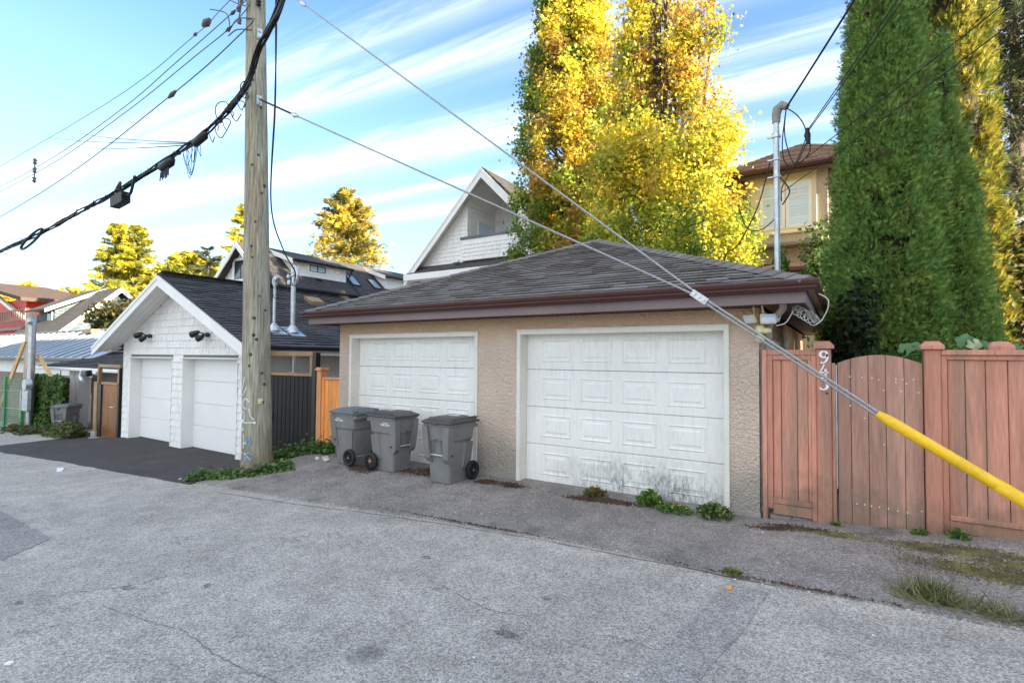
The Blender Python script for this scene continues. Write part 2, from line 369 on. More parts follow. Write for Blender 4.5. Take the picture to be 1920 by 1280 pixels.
M_binlid = mk('dark bin lid plastic', (0.055, 0.052, 0.052), rough=0.4, spec=0.5, var=0.12, vs=5, fine=0.05)
M_binlid2 = mk('blue grey bin lid plastic', (0.125, 0.14, 0.15), rough=0.45, spec=0.45, var=0.1, vs=5)
M_rubber = mk('black wheel rubber', (0.016, 0.016, 0.017), rough=0.6, var=0.15, vs=12)
M_hubrust = mk('rusty hub', (0.42, 0.15, 0.06), rough=0.7, var=0.25, vs=30)
M_hub = mk('dark hub', (0.07, 0.05, 0.045), rough=0.6, var=0.2, vs=30)
M_steel = mk('zinc steel', (0.62, 0.62, 0.62), rough=0.35, metal=0.8, var=0.1, vs=20)
M_label = mk('white sticker', (0.82, 0.82, 0.82), rough=0.5, var=0.03, fine=0)
M_ink = mk('black ink', (0.02, 0.02, 0.02), rough=0.6, var=0, fine=0)
M_yellow = mk('yellow plastic', (0.95, 0.56, 0.012), rough=0.4, spec=0.5, var=0.07, vs=5, fine=0.06, fs=25, c2=(0.60, 0.42, 0.05), c2scale=5, c2lo=.56, c2hi=.74)
M_wire = mk('black cable jacket', (0.018, 0.017, 0.018), rough=0.55, var=0.1, vs=8)
M_wiregrey = mk('galvanised strand', (0.36, 0.36, 0.36), rough=0.45, metal=0.5, var=0.15, vs=60)
M_wirebrown = mk('weathered conductor', (0.16, 0.12, 0.12), rough=0.6, var=0.1, vs=8)
M_cream = mk('cream plastic', (0.70, 0.62, 0.36), rough=0.5, var=0.05)
M_cream2 = mk('cream window trim', (0.72, 0.60, 0.42), rough=0.6, var=0.04)
M_glass = glass_mat('dark window glass')
M_blind = mk('window blinds', (0.62, 0.72, 0.84), rough=0.18, spec=0.7, var=0.02, vs=2, fine=0.12, fs=24, stretch=(0.02, 0.02, 1))
M_skylight = glass_mat('skylight glass', (0.28, 0.38, 0.45), 0.04)
M_metalroof = mk('grey metal roofing', (0.27, 0.30, 0.34), rough=0.4, metal=0.25, var=0.07, vs=0.8, fine=0.03, rnd=0.08)
M_dark = mk('dark interior', (0.012, 0.011, 0.010), rough=0.9, var=0, fine=0)
M_darkwood = mk('dark brown boards', (0.055, 0.032, 0.026), rough=0.8, var=0.2, rnd=0.2)
M_siding = mk('brown grey siding', (0.26, 0.20, 0.17), rough=0.75, var=0.08)
M_red = mk('red house paint', (0.55, 0.055, 0.035), rough=0.6, var=0.08)
M_redtrim = mk('dark red trim', (0.33, 0.025, 0.03), rough=0.6, var=0.08)
M_blueshingle = mk('blue grey wall shingles', (0.10, 0.135, 0.16), rough=0.85, var=0.15, vs=2, fine=0.25, fs=4, stretch=(1, 1, 2.2))
M_greenmetal = mk('green fence paint', (0.03, 0.22, 0.07), rough=0.5, var=0.1)
M_greenmesh = mk('pale green wire', (0.22, 0.38, 0.24), rough=0.5, var=0.1)
M_bark = mk('tree bark', (0.10, 0.075, 0.055), rough=0.95, var=0.2, vs=6, fine=0.25, fs=30, stretch=(2, 2, 0.5))
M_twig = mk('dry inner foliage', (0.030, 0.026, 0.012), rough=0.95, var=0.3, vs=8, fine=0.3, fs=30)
M_leaf = leaf_mat('leaves', 0.42)
M_needle = leaf_mat('evergreen sprays', 0.35, 0.6)
M_grass = leaf_mat('grass and weeds', 0.3, 0.6)
M_debris = mk('brown needle litter', (0.085, 0.052, 0.035), rough=0.95, var=0.3, vs=7, fine=0.35, fs=70, bump=0.8, bs=90)
M_graffiti = mk('white spray paint', (0.62, 0.66, 0.68), rough=0.7, var=0.2, vs=14)
M_graffiti2 = mk('blue spray paint', (0.17, 0.29, 0.40), rough=0.7, var=0.25, vs=14)
M_orange = mk('orange plastic', (0.75, 0.33, 0.05), rough=0.6)
M_brownbrick = mk('shade block brick', (0.20, 0.11, 0.08), rough=0.85, var=0.12)

# ------------------------------------------------------------------ mesh helpers
OFF = {}
class MB:
    def __init__(s): s.v = []; s.f = []; s.sm = []
    def add(s, vs, fs, smooth=False):
        o = len(s.v); s.v.extend([tuple(map(float, q)) for q in vs])
        s.f.extend([tuple(i + o for i in q) for q in fs]); s.sm.extend([smooth] * len(fs)); return s
    def box(s, x0, x1, y0, y1, z0, z1):
        x0, x1 = min(x0, x1), max(x0, x1); y0, y1 = min(y0, y1), max(y0, y1); z0, z1 = min(z0, z1), max(z0, z1)
        return s.add([(x0, y0, z0), (x1, y0, z0), (x1, y1, z0), (x0, y1, z0), (x0, y0, z1), (x1, y0, z1), (x1, y1, z1), (x0, y1, z1)],
              [(0, 3, 2, 1), (4, 5, 6, 7), (0, 1, 5, 4), (1, 2, 6, 5), (2, 3, 7, 6), (3, 0, 4, 7)])
    def cbox(s, x0, x1, y0, y1, z0, z1, c=0.006):
        x0, x1 = min(x0, x1), max(x0, x1); y0, y1 = min(y0, y1), max(y0, y1); z0, z1 = min(z0, z1), max(z0, z1)
        c = min(c, (x1 - x0) * .45, (y1 - y0) * .45, (z1 - z0) * .45)
        bm = bmesh.new()
        vs = []
        for (X, xi) in ((x0, 1), (x1, -1)):
            for (Y, yi) in ((y0, 1), (y1, -1)):
                for (Z, zi) in ((z0, 1), (z1, -1)):
                    vs += [(X, Y + yi * c, Z + zi * c), (X + xi * c, Y, Z + zi * c), (X + xi * c, Y + yi * c, Z)]
        bv = [bm.verts.new(q) for q in vs]
        g = bmesh.ops.convex_hull(bm, input=bv)
        bm.verts.index_update()
        r = s.add([v.co for v in bm.verts], [[v.index for v in f.verts] for f in bm.faces])
        bm.free(); return r
    def prism(s, poly, vec):
        n = len(poly); P = [Vector(p) for p in poly]; V = Vector(vec)
        nrm = Vector((0, 0, 0))
        for i in range(n): nrm += P[i].cross(P[(i + 1) % n])
        if nrm.dot(V) > 0: P.reverse()
        vs = P + [p + V for p in P]
        fs = [tuple(range(n)), tuple(range(2 * n - 1, n - 1, -1))]
        fs += [(i, i + n, (i + 1) % n + n, (i + 1) % n) for i in range(n)]
        return s.add(vs, fs)
    def quad(s, a, b, c, d): return s.add([a, b, c, d], [(0, 1, 2, 3)])
    def tube(s, pts, r, n=8, cap=True, smooth=True):
        pts = [Vector(p) for p in pts]; m = len(pts)
        rs = r if isinstance(r, (list, tuple)) else [r] * m
        vs = []; up = None
        for i, p in enumerate(pts):
            t = (pts[min(i + 1, m - 1)] - pts[max(i - 1, 0)])
            if t.length < 1e-9: t = Vector((0, 0, 1))
            t.normalize()
            if up is None:
                up = t.orthogonal().normalized()
            up = (up - t * up.dot(t))
            if up.length < 1e-6: up = t.orthogonal()
            up.normalize(); sd = t.cross(up)
            for k in range(n):
                a = 2 * math.pi * k / n
                vs.append(p + (up * math.cos(a) + sd * math.sin(a)) * rs[i])
        fs = [(i * n + k, i * n + (k + 1) % n, (i + 1) * n + (k + 1) % n, (i + 1) * n + k) for i in range(m - 1) for k in range(n)]
        s.add(vs, fs, smooth)
        if cap:
            s.add(vs[:n], [tuple(range(n - 1, -1, -1))]); s.add(vs[-n:], [tuple(range(n))])
        return s
    def cyl(s, a, b, r, n=12, r2=None): return s.tube([a, b], [r, r if r2 is None else r2], n)
    def lathe(s, prof, c=(0, 0, 0), n=16, smooth=True, axis='z'):
        vs = []
        for (r, h) in prof:
            for k in range(n):
                a = 2 * math.pi * k / n; x, y = r * math.cos(a), r * math.sin(a)
                q = (x, y, h) if axis == 'z' else ((x, h, y) if axis == 'y' else (h, x, y))
                vs.append((c[0] + q[0], c[1] + q[1], c[2] + q[2]))
        fs = [(i * n + k, i * n + (k + 1) % n, (i + 1) * n + (k + 1) % n, (i + 1) * n + k) for i in range(len(prof) - 1) for k in range(n)]
        return s.add(vs, fs, smooth)
    def build(s, name, mat, parent=None, local=False, kind=None):
        me = bpy.data.meshes.new(name)
        off = Vector((0, 0, 0)) if (local or parent is None) else OFF.get(parent.name, Vector((0, 0, 0)))
        v = [(a - off.x, b - off.y, c - off.z) for a, b, c in s.v]
        me.from_pydata(v, [], s.f)
        me.polygons.foreach_set('use_smooth', s.sm)
        me.materials.append(mat); me.update()
        return link(name, me, parent, off, kind)
def link(name, me, parent=None, off=None, kind=None):
    o = bpy.data.objects.new(name, me); COL.objects.link(o)
    if parent is not None:
        o.parent = parent; OFF[o.name] = Vector(off) if off is not None else Vector((0, 0, 0))
    if kind: o['kind'] = kind
    return o
def tag(o, label, cat, group=None, kind=None):
    o['label'] = label; o['category'] = cat
    if group: o['group'] = group
    if kind: o['kind'] = kind
    return o
def thing(name, label, cat, loc=(0, 0, 0), group=None, rz=0.0):
    o = bpy.data.objects.new(name, None); COL.objects.link(o)
    o.empty_display_size = 0.2; o.location = loc; o.rotation_euler = (0, 0, rz)
    OFF[o.name] = Vector(loc)
    return tag(o, label, cat, group)
def ctree(o, parent=None):
    c = o.copy(); COL.objects.link(c); c.parent = parent
    for ch in list(o.children): ctree(ch, c)
    return c
EACH = {'post', 'stile', 'corner_board', 'door_joint', 'latch', 'brace', 'corner_post', 'foundation', 'trim', 'top_rail'}
def B(name, mat, parent, *bx, c=None, kind=None):
    if name in EACH and len(bx) > 1:
        for b in bx: o = B(name, mat, parent, b, c=c, kind=kind)
        return o
    m = MB()
    for b in bx:
        if c: m.cbox(*b, c=c)
        else: m.box(*b)
    return m.build(name, mat, parent, kind=kind)
def text(name, body, mat, parent, M4, size, extrude=0.002, off=0.0):
    cu = bpy.data.curves.new(name, 'FONT'); cu.body = body; cu.size = size; cu.extrude = extrude; cu.offset = off
    cu.align_x = 'CENTER'; cu.align_y = 'CENTER'; cu.materials.append(mat)
    cu.resolution_u = 3
    tmp = bpy.data.objects.new(name, cu); COL.objects.link(tmp)
    me = bpy.data.meshes.new_from_object(tmp); bpy.data.objects.remove(tmp)
    if not me.materials: me.materials.append(mat)
    o = bpy.data.objects.new(name, me); COL.objects.link(o); o.parent = parent
    o.matrix_local = M4
    return o
def face_mat(pos, right, up):
    r = Vector(right).normalized(); u = Vector(up).normalized(); n = r.cross(u)
    m = Matrix.Identity(4)
    for i in range(3): m[i][0] = r[i]; m[i][1] = u[i]; m[i][2] = n[i]
    m.translation = Vector(pos); return m

def leaf_mesh(name, ctr, xa, ya, size, tmpl, faces, cols, mat, parent=None, kind=None):
    """many small leaves as one mesh: every leaf is the template laid out on its own two axes"""
    n = len(ctr); T = np.asarray(tmpl, float); k = len(T)
    na = np.cross(xa, ya)
    sz = np.asarray(size)[:, None, None]
    V = ctr[:, None, :] + sz * (T[None, :, 0:1] * xa[:, None, :] + T[None, :, 1:2] * ya[:, None, :] + T[None, :, 2:3] * na[:, None, :])
    off = np.array(OFF[parent.name]) if parent is not None and parent.name in OFF else np.zeros(3)
    V = (V - off).reshape(-1, 3)
    me = bpy.data.meshes.new(name); me.vertices.add(n * k); me.vertices.foreach_set('co', V.ravel())
    fl = np.concatenate([np.asarray(f) for f in faces]); lens = np.array([len(f) for f in faces]); nl = len(fl)
    loops = (fl[None, :] + (np.arange(n) * k)[:, None]).ravel()
    me.loops.add(len(loops)); me.loops.foreach_set('vertex_index', loops.astype(np.int32))
    st = np.concatenate([[0], np.cumsum(lens)[:-1]])
    starts = (st[None, :] + (np.arange(n) * nl)[:, None]).ravel()
    me.polygons.add(len(starts)); me.polygons.foreach_set('loop_start', starts.astype(np.int32))
    a = me.color_attributes.new('col', 'FLOAT_COLOR', 'POINT')
    C4 = np.ones((n, k, 4)); C4[:, :, :3] = np.asarray(cols)[:, None, :]
    a.data.foreach_set('color', C4.ravel())
    me.materials.append(mat); me.update(); me.validate()
    return link(name, me, parent, off if parent is not None else None, kind)
def rand_unit(n):
    v = rng.normal(size=(n, 3)); return v / np.linalg.norm(v, axis=1)[:, None]
def axes_from(nrm, spin=None):
    n = len(nrm); r = rand_unit(n)
    x = np.cross(nrm, r); x /= np.linalg.norm(x, axis=1)[:, None] + 1e-9
    y = np.cross(nrm, x); return x, y
STAR = [(0, -.5, 0), (.16, -.14, .02), (.5, -.1, -.06), (.22, .1, .02), (.3, .5, -.06), (0, .26, .03), (-.3, .5, -.06), (-.22, .1, .02), (-.5, -.1, -.06), (-.16, -.14, .02)]
STARF = [(0, 1, 3, 5, 7, 9), (1, 2, 3), (3, 4, 5), (5, 6, 7), (7, 8, 9)]
LEAF = [(0, -.5, 0), (.3, -.05, .07), (0, .5, -.03), (-.3, -.05, .07)]
LEAFF = [(0, 1, 2), (0, 2, 3)]
# a flat feathery evergreen spray: 5 narrow fingers
SPRAY = [(0, -.5, 0), (.06, -.05, .03), (0, .5, -.06), (-.06, -.05, .03), (.04, -.22, 0), (.19, .10, .01), (.24, .40, -.05), (.10, .10, .02), (-.04, -.22, 0), (-.19, .10, .01), (-.24, .40, -.05), (-.10, .10, .02)]
SPRAYF = [(0, 1, 2, 3), (4, 5, 6, 7), (8, 11, 10, 9)]

def interp(x, xs, ys): return float(np.interp(x, xs, ys))
ZF_X = [-200, -60, -29.4, -25.7, -19.4, -17.7, -17.4, -10.8, -10, -8.6, -7.9, 0, .7, 2.3, 3, 8, 60]
ZF_Z = [-7, -2.5, -1.19, -.95, -.74, -.60, -.555, -.53, -.42, -.16, 0, .02, .09, .2, .23, .4, 2.4]
ZL_X = [-200, -60, -30, -19.6, -12.3, -8, -4.2, -2, 0, 3, 8, 60]
ZL_Z = [-7, -2.6, -1.25, -.78, -.48, -.26, -.075, 0, .02, .11, .3, 2.3]
def lane_edge(x): return interp(x, [-60, -6, -4, -2, 60], [-2.2, -2.2, -2.1, -1.92, -1.88])
def gz(x, y):
    ye = lane_edge(x); zl = interp(x, ZL_X, ZL_Z)
    if y <= ye: return zl - 0.012 * min(1, max(0, (ye - y)))
    zf = interp(x, ZF_X, ZF_Z)
    t = min(1.0, max(0.0, (y - ye) / (-0.12 - ye)))
    if -8.2 < x < 1: t2 = min(1.0, t * 1.35)
    else: t2 = t
    return zl + (zf - zl) * (t2 * .7 + .3 * t2 * t2 * (3 - 2 * t2))

# ------------------------------------------------------------------ the ground
def jit(x, k=1.0): return k * (math.sin(x * 7.3) * .4 + math.sin(x * 17.1 + 1) * .35 + math.sin(x * 41.7 + 2) * .25)
def sheet(name, mat, xs, y0, y1, ts, dz, skirt=0.0):
    m = MB(); vs = []; nt = len(ts)
    for x in xs:
        a, b = y0(x), y1(x)
        for t in ts:
            y = a + (b - a) * t
            vs.append((x, y, gz(x, y) + dz))
    fs = [(i * nt + j, (i + 1) * nt + j, (i + 1) * nt + j + 1, i * nt + j + 1) for i in range(len(xs) - 1) for j in range(nt - 1)]
    m.add(vs, fs, True)
    if skirt:
        n = len(xs)
        lo = [(v[0], v[1] - .012, v[2] - skirt) for v in vs[::nt]]
        m.add([vs[i * nt] for i in range(n)] + lo, [(i, i + n, i + n + 1, i + 1) for i in range(n - 1)])
    return m.build(name, mat, kind='structure')
def span(a, b, st): 
    n = max(1, int(round(abs(b - a) / st))); return [a + (b - a) * i / n for i in range(n + 1)]
gx = [-400, -200, -120, -80] + span(-60, 20, 1.0) + [30, 60, 120, 400]
gy = [-400, -120, -40, -20, -12, -9.5, -6, -3.2, -2.2, -1.9, -1.5, -1, -.5, -.12, 0, 2, 10, 40, 120, 400]
m = MB(); vs = [(x, y, gz(x, y) - 0.06) for x in gx for y in gy]; k = len(gy)
m.add(vs, [(i * k + j, (i + 1) * k + j, (i + 1) * k + j + 1, i * k + j + 1) for i in range(len(gx) - 1) for j in range(k - 1)])
m.build('ground', M_ground, kind='structure')
sheet('lane', M_lane, span(-120, -62, 4) + span(-60, 8, .4) + span(9, 36, 1), lambda x: -9.5, lambda x: lane_edge(x) + .10,
      [0, .15, .3, .45, .6, .75, .83, .87, .9, .93, .96, .98, 1], 0)
TS = [0, .06, .15, .25, .35, .45, .55, .65, .75, .85, .93, 1]
pe = lambda x: lane_edge(x) + .016 * jit(x)
sheet('driveway', M_pad, span(-8.62, 10, .14), pe, lambda x: 0.32, TS, .022, .03)
sheet('driveway', M_newpad, span(-20.3, -8.625, .3), lambda x: lane_edge(x) - .1 + .03 * jit(x * .4) - .25 * max(0, (-x - 14) / 6), lambda x: 0.3, TS, .010, .012)
sheet('driveway', M_lane, span(-60, -20.305, .8), lambda x: lane_edge(x) + .02, lambda x: 0.9, TS, .008)
def ground_patch(name, mat, a, b, c, d, dz, nx=14, ny=10, wob=0.02):
    vs = []
    for i in range(nx + 1):
        for j in range(ny + 1):
            u, v = i / nx, j / ny
            x = (a[0] * (1 - u) + b[0] * u) * (1 - v) + (d[0] * (1 - u) + c[0] * u) * v
            y = (a[1] * (1 - u) + b[1] * u) * (1 - v) + (d[1] * (1 - u) + c[1] * u) * v
            if i in (0, nx) or j in (0, ny): x += wob * jit(y * 3 + i); y += wob * jit(x * 3 + j)
            vs.append((x, y, gz(x, y) + dz))
    mm = MB(); mm.add(vs, [(i * (ny + 1) + j, (i + 1) * (ny + 1) + j, (i + 1) * (ny + 1) + j + 1, i * (ny + 1) + j + 1) for i in range(nx) for j in range(ny)], True)
    return mm.build(name, mat, kind='structure')
ground_patch('asphalt_patch', M_patch, (-9.9, -4.47), (-6.95, -4.62), (-6.45, -5.15), (-10.5, -6.6), .005)
ground_patch('asphalt_patch', M_patch2, (.34, -2.12), (.0, -2.10), (-.25, -3.95), (.02, -4.4), .005)

# ------------------------------------------------------------------ shingled slopes
def slope_tabs(P0, u, v, rows, expo, wid, lim, th=.010, jitw=.25, seed=1, clip=True):
    """tabs of a shingled slope: P0 eave corner, u along the eave, v up the slope, lim(d) -> (u0,u1) at d up the slope"""
    rr = random.Random(seed); P0 = Vector(P0); u = Vector(u).normalized(); v = Vector(v).normalized(); n = u.cross(v).normalized()
    out = []
    for r in range(rows):
        a, b = lim(r * expo); a2, b2 = lim((r + 1) * expo)
        x = a - (r % 2) * wid * .5 - rr.random() * wid * .3
        while x < b:
            w = wid * (1 + (rr.random() - .5) * jitw)
            x0, x1 = x + .003, x + w - .003; x += w
            lo = (max(x0, a), min(x1, b)); hi = (max(x0, a2), min(x1, b2))
            if lo[1] - lo[0] < .015: continue
            if hi[1] - hi[0] < .003: hi = ((lo[0] + lo[1]) / 2 - .002, (lo[0] + lo[1]) / 2 + .002) if True else hi
            if hi[0] > hi[1]: continue
            d0 = r * expo + (rr.random() - .5) * .012; d1 = (r + 1) * expo + .012
            t = th * (0.55 + .8 * rr.random())
            q = [P0 + u * lo[0] + v * d0 + n * t, P0 + u * lo[1] + v * d0 + n * t, P0 + u * hi[1] + v * d1 + n * .001, P0 + u * hi[0] + v * d1 + n * .001]
            w_ = [P0 + u * lo[0] + v * (d0 + .004) + n * (t * .42), P0 + u * lo[1] + v * (d0 + .004) + n * (t * .42)]
            out.append((q, w_, lo == (x0, x1) and hi == (x0, x1), (lo[1] - lo[0])))
    return out
def tab_geo(q, w_):
    return q + w_, [(0, 1, 2, 3), (4, 5, 1, 0), (5, 2, 1), (4, 0, 3)]
def shingle_part(tabs, roof, mat, keep=None, name='shingle'):
    """keep: a key; the largest 300 become parts of their own, the rest one mesh"""
    rest = MB(); solo = []
    if keep:
        order = sorted(range(len(tabs)), key=lambda i: -keep(tabs[i])); solo = set(order[:299])
    else: solo = set()
    for i, (q, w_, full, wd) in enumerate(tabs):
        vs, fs = tab_geo(q, w_)
        if i in solo:
            MB().add(vs, fs).build(name, mat, roof)
        else: rest.add(vs, fs)
    if rest.v: rest.build('shingles', mat, roof, kind='stuff')
CAMP = Vector((0.867, -6.874, 1.93))
def seen_size(t):
    q = t[0]; c = (q[0] + q[2]) / 2; d = c - CAMP
    n = (q[1] - q[0]).cross(q[3] - q[0]).normalized()
    vis = 1.0
    if c.x < -8.3 and c.y < 4: vis = .5
    return t[3] * abs(n.dot(d)) / d.length ** 3 * vis
def ring(prof, x0, x1, y0, y1):
    """sweep an (outward, z) profile round a rectangle with mitred corners"""
    m = MB(); vs = []
    for (o, z) in prof:
        vs += [(x0 - o, y0 - o, z), (x1 + o, y0 - o, z), (x1 + o, y1 + o, z), (x0 - o, y1 + o, z)]
    n = len(prof)
    fs = [(i * 4 + k, i * 4 + (k + 1) % 4, ((i + 1) % n) * 4 + (k + 1) % 4, ((i + 1) % n) * 4 + k) for i in range(n) for k in range(4)]
    return m.add(vs, fs)

# ------------------------------------------------------------------ the two-door stucco garage
G = thing('stucco_garage', 'low tan stucco garage with two panelled white doors under a charcoal hip roof', 'garage', (-3.8, 0, 0))
wm = MB()
for (a, b, z0, z1) in ((-7.65, -7.31, .10, 2.56), (-4.24, -3.41, .10, 2.56), (-.37, 0, .10, 2.56)):
    wm.box(a, b, 0, .24, z0, z1)
wm.box(-7.31, -4.24, 0, .24, 2.32, 2.56); wm.box(-3.41, -.37, 0, .24, 2.33, 2.56)
wm.box(-.24, 0, .24, 7.7, .1, 2.56); wm.box(-7.65, -7.41, .24, 7.7, .1, 2.56); wm.box(-7.41, -.24, 7.46, 7.7, .1, 2.56)
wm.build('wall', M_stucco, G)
B('foundation', M_concrete, G, (-7.66, -7.35, -.012, .26, -.5, .10), (-4.20, -3.45, -.012, .26, -.5, .10), (-.33, .012, -.012, .26, -.5, .10),
  (-.25, .012, .26, 7.7, -.5, .1), (-7.66, -7.4, .26, 7.7, -.5, .1), c=.008)
B('floor_slab', M_concrete, G, (-7.349, -4.201, -.02, 7.4, -.45, .006), (-3.449, -.331, -.02, 7.4, -.45, .010))
def grey_door(x0, x1, ztop):
    d = MB()
    tw = .065
    d.cbox(x0 - tw, x0, -.022, .23, -.005, ztop + tw, .005); d.cbox(x1, x1 + tw, -.022, .23, -.005, ztop + tw, .005)
    d.cbox(x0 + .001, x1 - .001, -.022, .20, ztop, ztop + tw, .005)
    d.cbox(x0 - tw - .012, x1 + tw + .012, -.03, -.003, ztop + tw + .001, ztop + tw + .016, .003)
    d.build('door_frame', M_trimold, G)
    y = .185; H = ztop + .05; dh = H / 4
    root = B('garage_door', M_rubber, G, (x0 + .005, x1 - .005, y + .01, y + .045, .0, .022))
    wdt = x1 - x0
    for k in range(4):
        z0 = .02 + k * (ztop + .02) / 4; z1 = .02 + (k + 1) * (ztop + .02) / 4 - .006
        s = MB(); s.cbox(x0 + .002, x1 - .002, y, y + .04, z0, z1, .006)
        mg = .19; pw = (wdt - 2 * mg) / 4; ph = (z1 - z0)
        for j in range(4):
            a = x0 + mg + j * pw + .09; b = x0 + mg + (j + 1) * pw - .06
            c0 = z0 + ph * .20; c1 = z1 - ph * .20
            # pressed panel: raised outer lip, groove, raised field
            for (i0, o0, h0, h1) in ((0, .016, .0, .011), (.016, .034, .011, -.001)):
                P = lambda e, h: [(a + e, y - h, c0 + e), (b - e, y - h, c0 + e), (b - e, y - h, c1 - e), (a + e, y - h, c1 - e)]
                q = P(i0, h0) + P(o0, h1); s.add(q, [(t, (t + 1) % 4, 4 + (t + 1) % 4, 4 + t) for t in range(4)])
            e1, e2 = .034 + .03, .034 + .05
            P = lambda e, h: [(a + e, y - h, c0 + e), (b - e, y - h, c0 + e), (b - e, y - h, c1 - e), (a + e, y - h, c1 - e)]
            q = P(e1, .0005) + P(e2, .009); s.add(q, [(t, (t + 1) % 4, 4 + (t + 1) % 4, 4 + t) for t in range(4)] + [(4, 5, 6, 7)])
        s.build('door_section', M_door, root)
grey_door(-7.28, -4.27, 2.28)
grey_door(-3.38, -.40, 2.29)
B('latch', M_redtrim, G, (-.413, -.403, .168, .185, 1.52, 1.78), (-.413, -.403, .168, .185, .35, .60))
ex0, ex1, ey0, ey1 = -8.15, .55, -.42, 8.28
ZE, SL = 2.78, .411
ap = (-3.8, 3.93, ZE + SL * 4.35); ap2 = (-3.8, 3.93 + .0, ap[2])
rf = MB()
cs = [(ex0, ey0, ZE), (ex1, ey0, ZE), (ex1, ey1, ZE), (ex0, ey1, ZE)]
lo = [(x, y, z - .05) for x, y, z in cs]
rf.add(cs + lo + [ap], [(0, 1, 8), (1, 2, 8), (2, 3, 8), (3, 0, 8), (0, 4, 5, 1), (1, 5, 6, 2), (2, 6, 7, 3), (3, 7, 4, 0)])
roof = rf.build('roof', M_shingle_s, G)
ring([(0, 2.56), (0, 2.70), (.02, 2.70), (.02, 2.56)], -8.10, .50, -.37, 8.23).build('fascia', M_fascia, G)
ring([(0, 2.565), (.0, 2.585), (.37 + .07, 2.585), (.37 + .07, 2.565)], -7.66, .06, .07, 7.79).build('soffit', M_soffit, G)
ring([(.0, 2.685), (.075, 2.685), (.082, 2.70), (.098, 2.715), (.10, 2.735), (.118, 2.755), (.126, 2.785), (.126, 2.808), (.112, 2.808), (.108, 2.79), (.01, 2.77), (.0, 2.80)],
     -8.13, .525, -.392, 8.255).build('gutter', M_gutter, G)
sl4 = math.hypot(4.35, SL * 4.35); expo = .150; rows = int(sl4 / expo)
vd = Vector((0, 4.35, SL * 4.35))
tabs = slope_tabs((ex0, ey0 - .03, ZE + .004), (1, 0, 0), vd, rows, expo, .31, lambda d: (d / sl4 * 4.35, 8.70 - d / sl4 * 4.35), th=.024, seed=3)
shingle_part(tabs, roof, M_shingle, seen_size)
tr = slope_tabs((ex1 + .03, ey0, ZE + .004), (0, 1, 0), Vector((-4.35, 0, SL * 4.35)), rows, expo, .31, lambda d: (d / sl4 * 4.35, 8.70 - d / sl4 * 4.35), th=.013, seed=4)
tl = slope_tabs((ex0 - .03, ey1, ZE + .004), (0, -1, 0), Vector((4.35, 0, SL * 4.35)), rows, expo, .31, lambda d: (d / sl4 * 4.35, 8.70 - d / sl4 * 4.35), th=.013, seed=5)
shingle_part(tr, roof, M_shingle); shingle_part(tl, roof, M_shingle)
def hip_caps(a, b, roof, mat, n, w=.15, th=.016):
    a, b = Vector(a), Vector(b); d = (b - a) / n; t = d.normalized()
    sd = t.cross(Vector((0, 0, 1))).normalized(); up = sd.cross(t)
    for i in range(n):
        p, q = a + d * i, a + d * (i + 1.12)
        drop = -.30 * w
        vs = [p + up * (th + .02), p + sd * w + up * (th + drop), p - sd * w + up * (th + drop), q + up * .02, q + sd * w + up * drop, q - sd * w + up * drop,
              p + up * .004, p + sd * w + up * (drop - .004), p - sd * w + up * (drop - .004)]
        MB().add(vs, [(0, 3, 4, 1), (0, 2, 5, 3), (6, 0, 1, 7), (8, 2, 0, 6)]).build('ridge_cap', mat, roof)
hip_caps((ex1 + .02, ey0 - .02, ZE + .03), (ap[0], ap[1], ap[2] + .03), roof, M_shingle, 30)
hip_caps((ex0 - .02, ey0 - .02, ZE + .03), (ap[0], ap[1], ap[2] + .03), roof, M_shingle, 30)
hip_caps((ex1 + .02, ey1, ZE + .012), (ap[0], ap[1], ap[2] + .012), roof, M_shingle, 12)
# downspout at the right front corner, side door frame
dsp = MB(); dsp.tube([(.30, -.36, 2.70), (.28, -.2, 2.52), (.14, .05, 2.40), (.09, .10, 2.3), (.09, .10, .15)], .042, 8)
dsp.cyl((.09, .10, 2.02), (.09, .10, 2.06), .055, 8); dsp.build('downspout', M_concrete, G)
B('side_door_frame', M_trimold, G, (.0, .04, 1.0, 1.12, .05, 2.2), (.0, .04, 1.95, 2.07, .05, 2.2), (.0, .04, 1.12, 1.95, 2.08, 2.2), c=.005)
B('side_door', M_white, G, (.0, .015, 1.12, 1.95, .05, 2.08))

# ------------------------------------------------------------------ white shingled garage down the lane
WG = thing('white_garage', 'white shingled gable garage with two plain white doors beyond the utility pole', 'garage', (-14.1, 0, -.55))
x0, x1, xr = -17.54, -10.66, -14.1
zr, slp = 4.02, .452
D1 = (-17.06, -14.52); D2 = (-13.93, -11.30); ZD = 1.84; zb = -.75
def gab_z(x): return zr - .13 - slp * abs(x - xr)
wm = MB()
for (a, b) in ((x0, D1[0]), (D1[1], D2[0]), (D2[1], x1)): wm.box(a, b, .012, .25, zb, ZD)
wm.prism([(x0, .012, ZD), (x1, .012, ZD), (x1, .012, gab_z(x1)), (xr, .012, gab_z(xr)), (x0, .012, gab_z(x0))], (0, .238, 0))
wm.box(x1 - .2, x1 - .012, .25, 8.5, zb, gab_z(x1)); wm.box(x0, x0 + .2, .25, 8.5, zb, gab_z(x0)); wm.box(x0 + .2, x1 - .2, 8.3, 8.5, zb, gab_z(x0))
wall = wm.build('wall', M_jnt, WG)
rr = random.Random(5); big = []
row = 0; z = zb
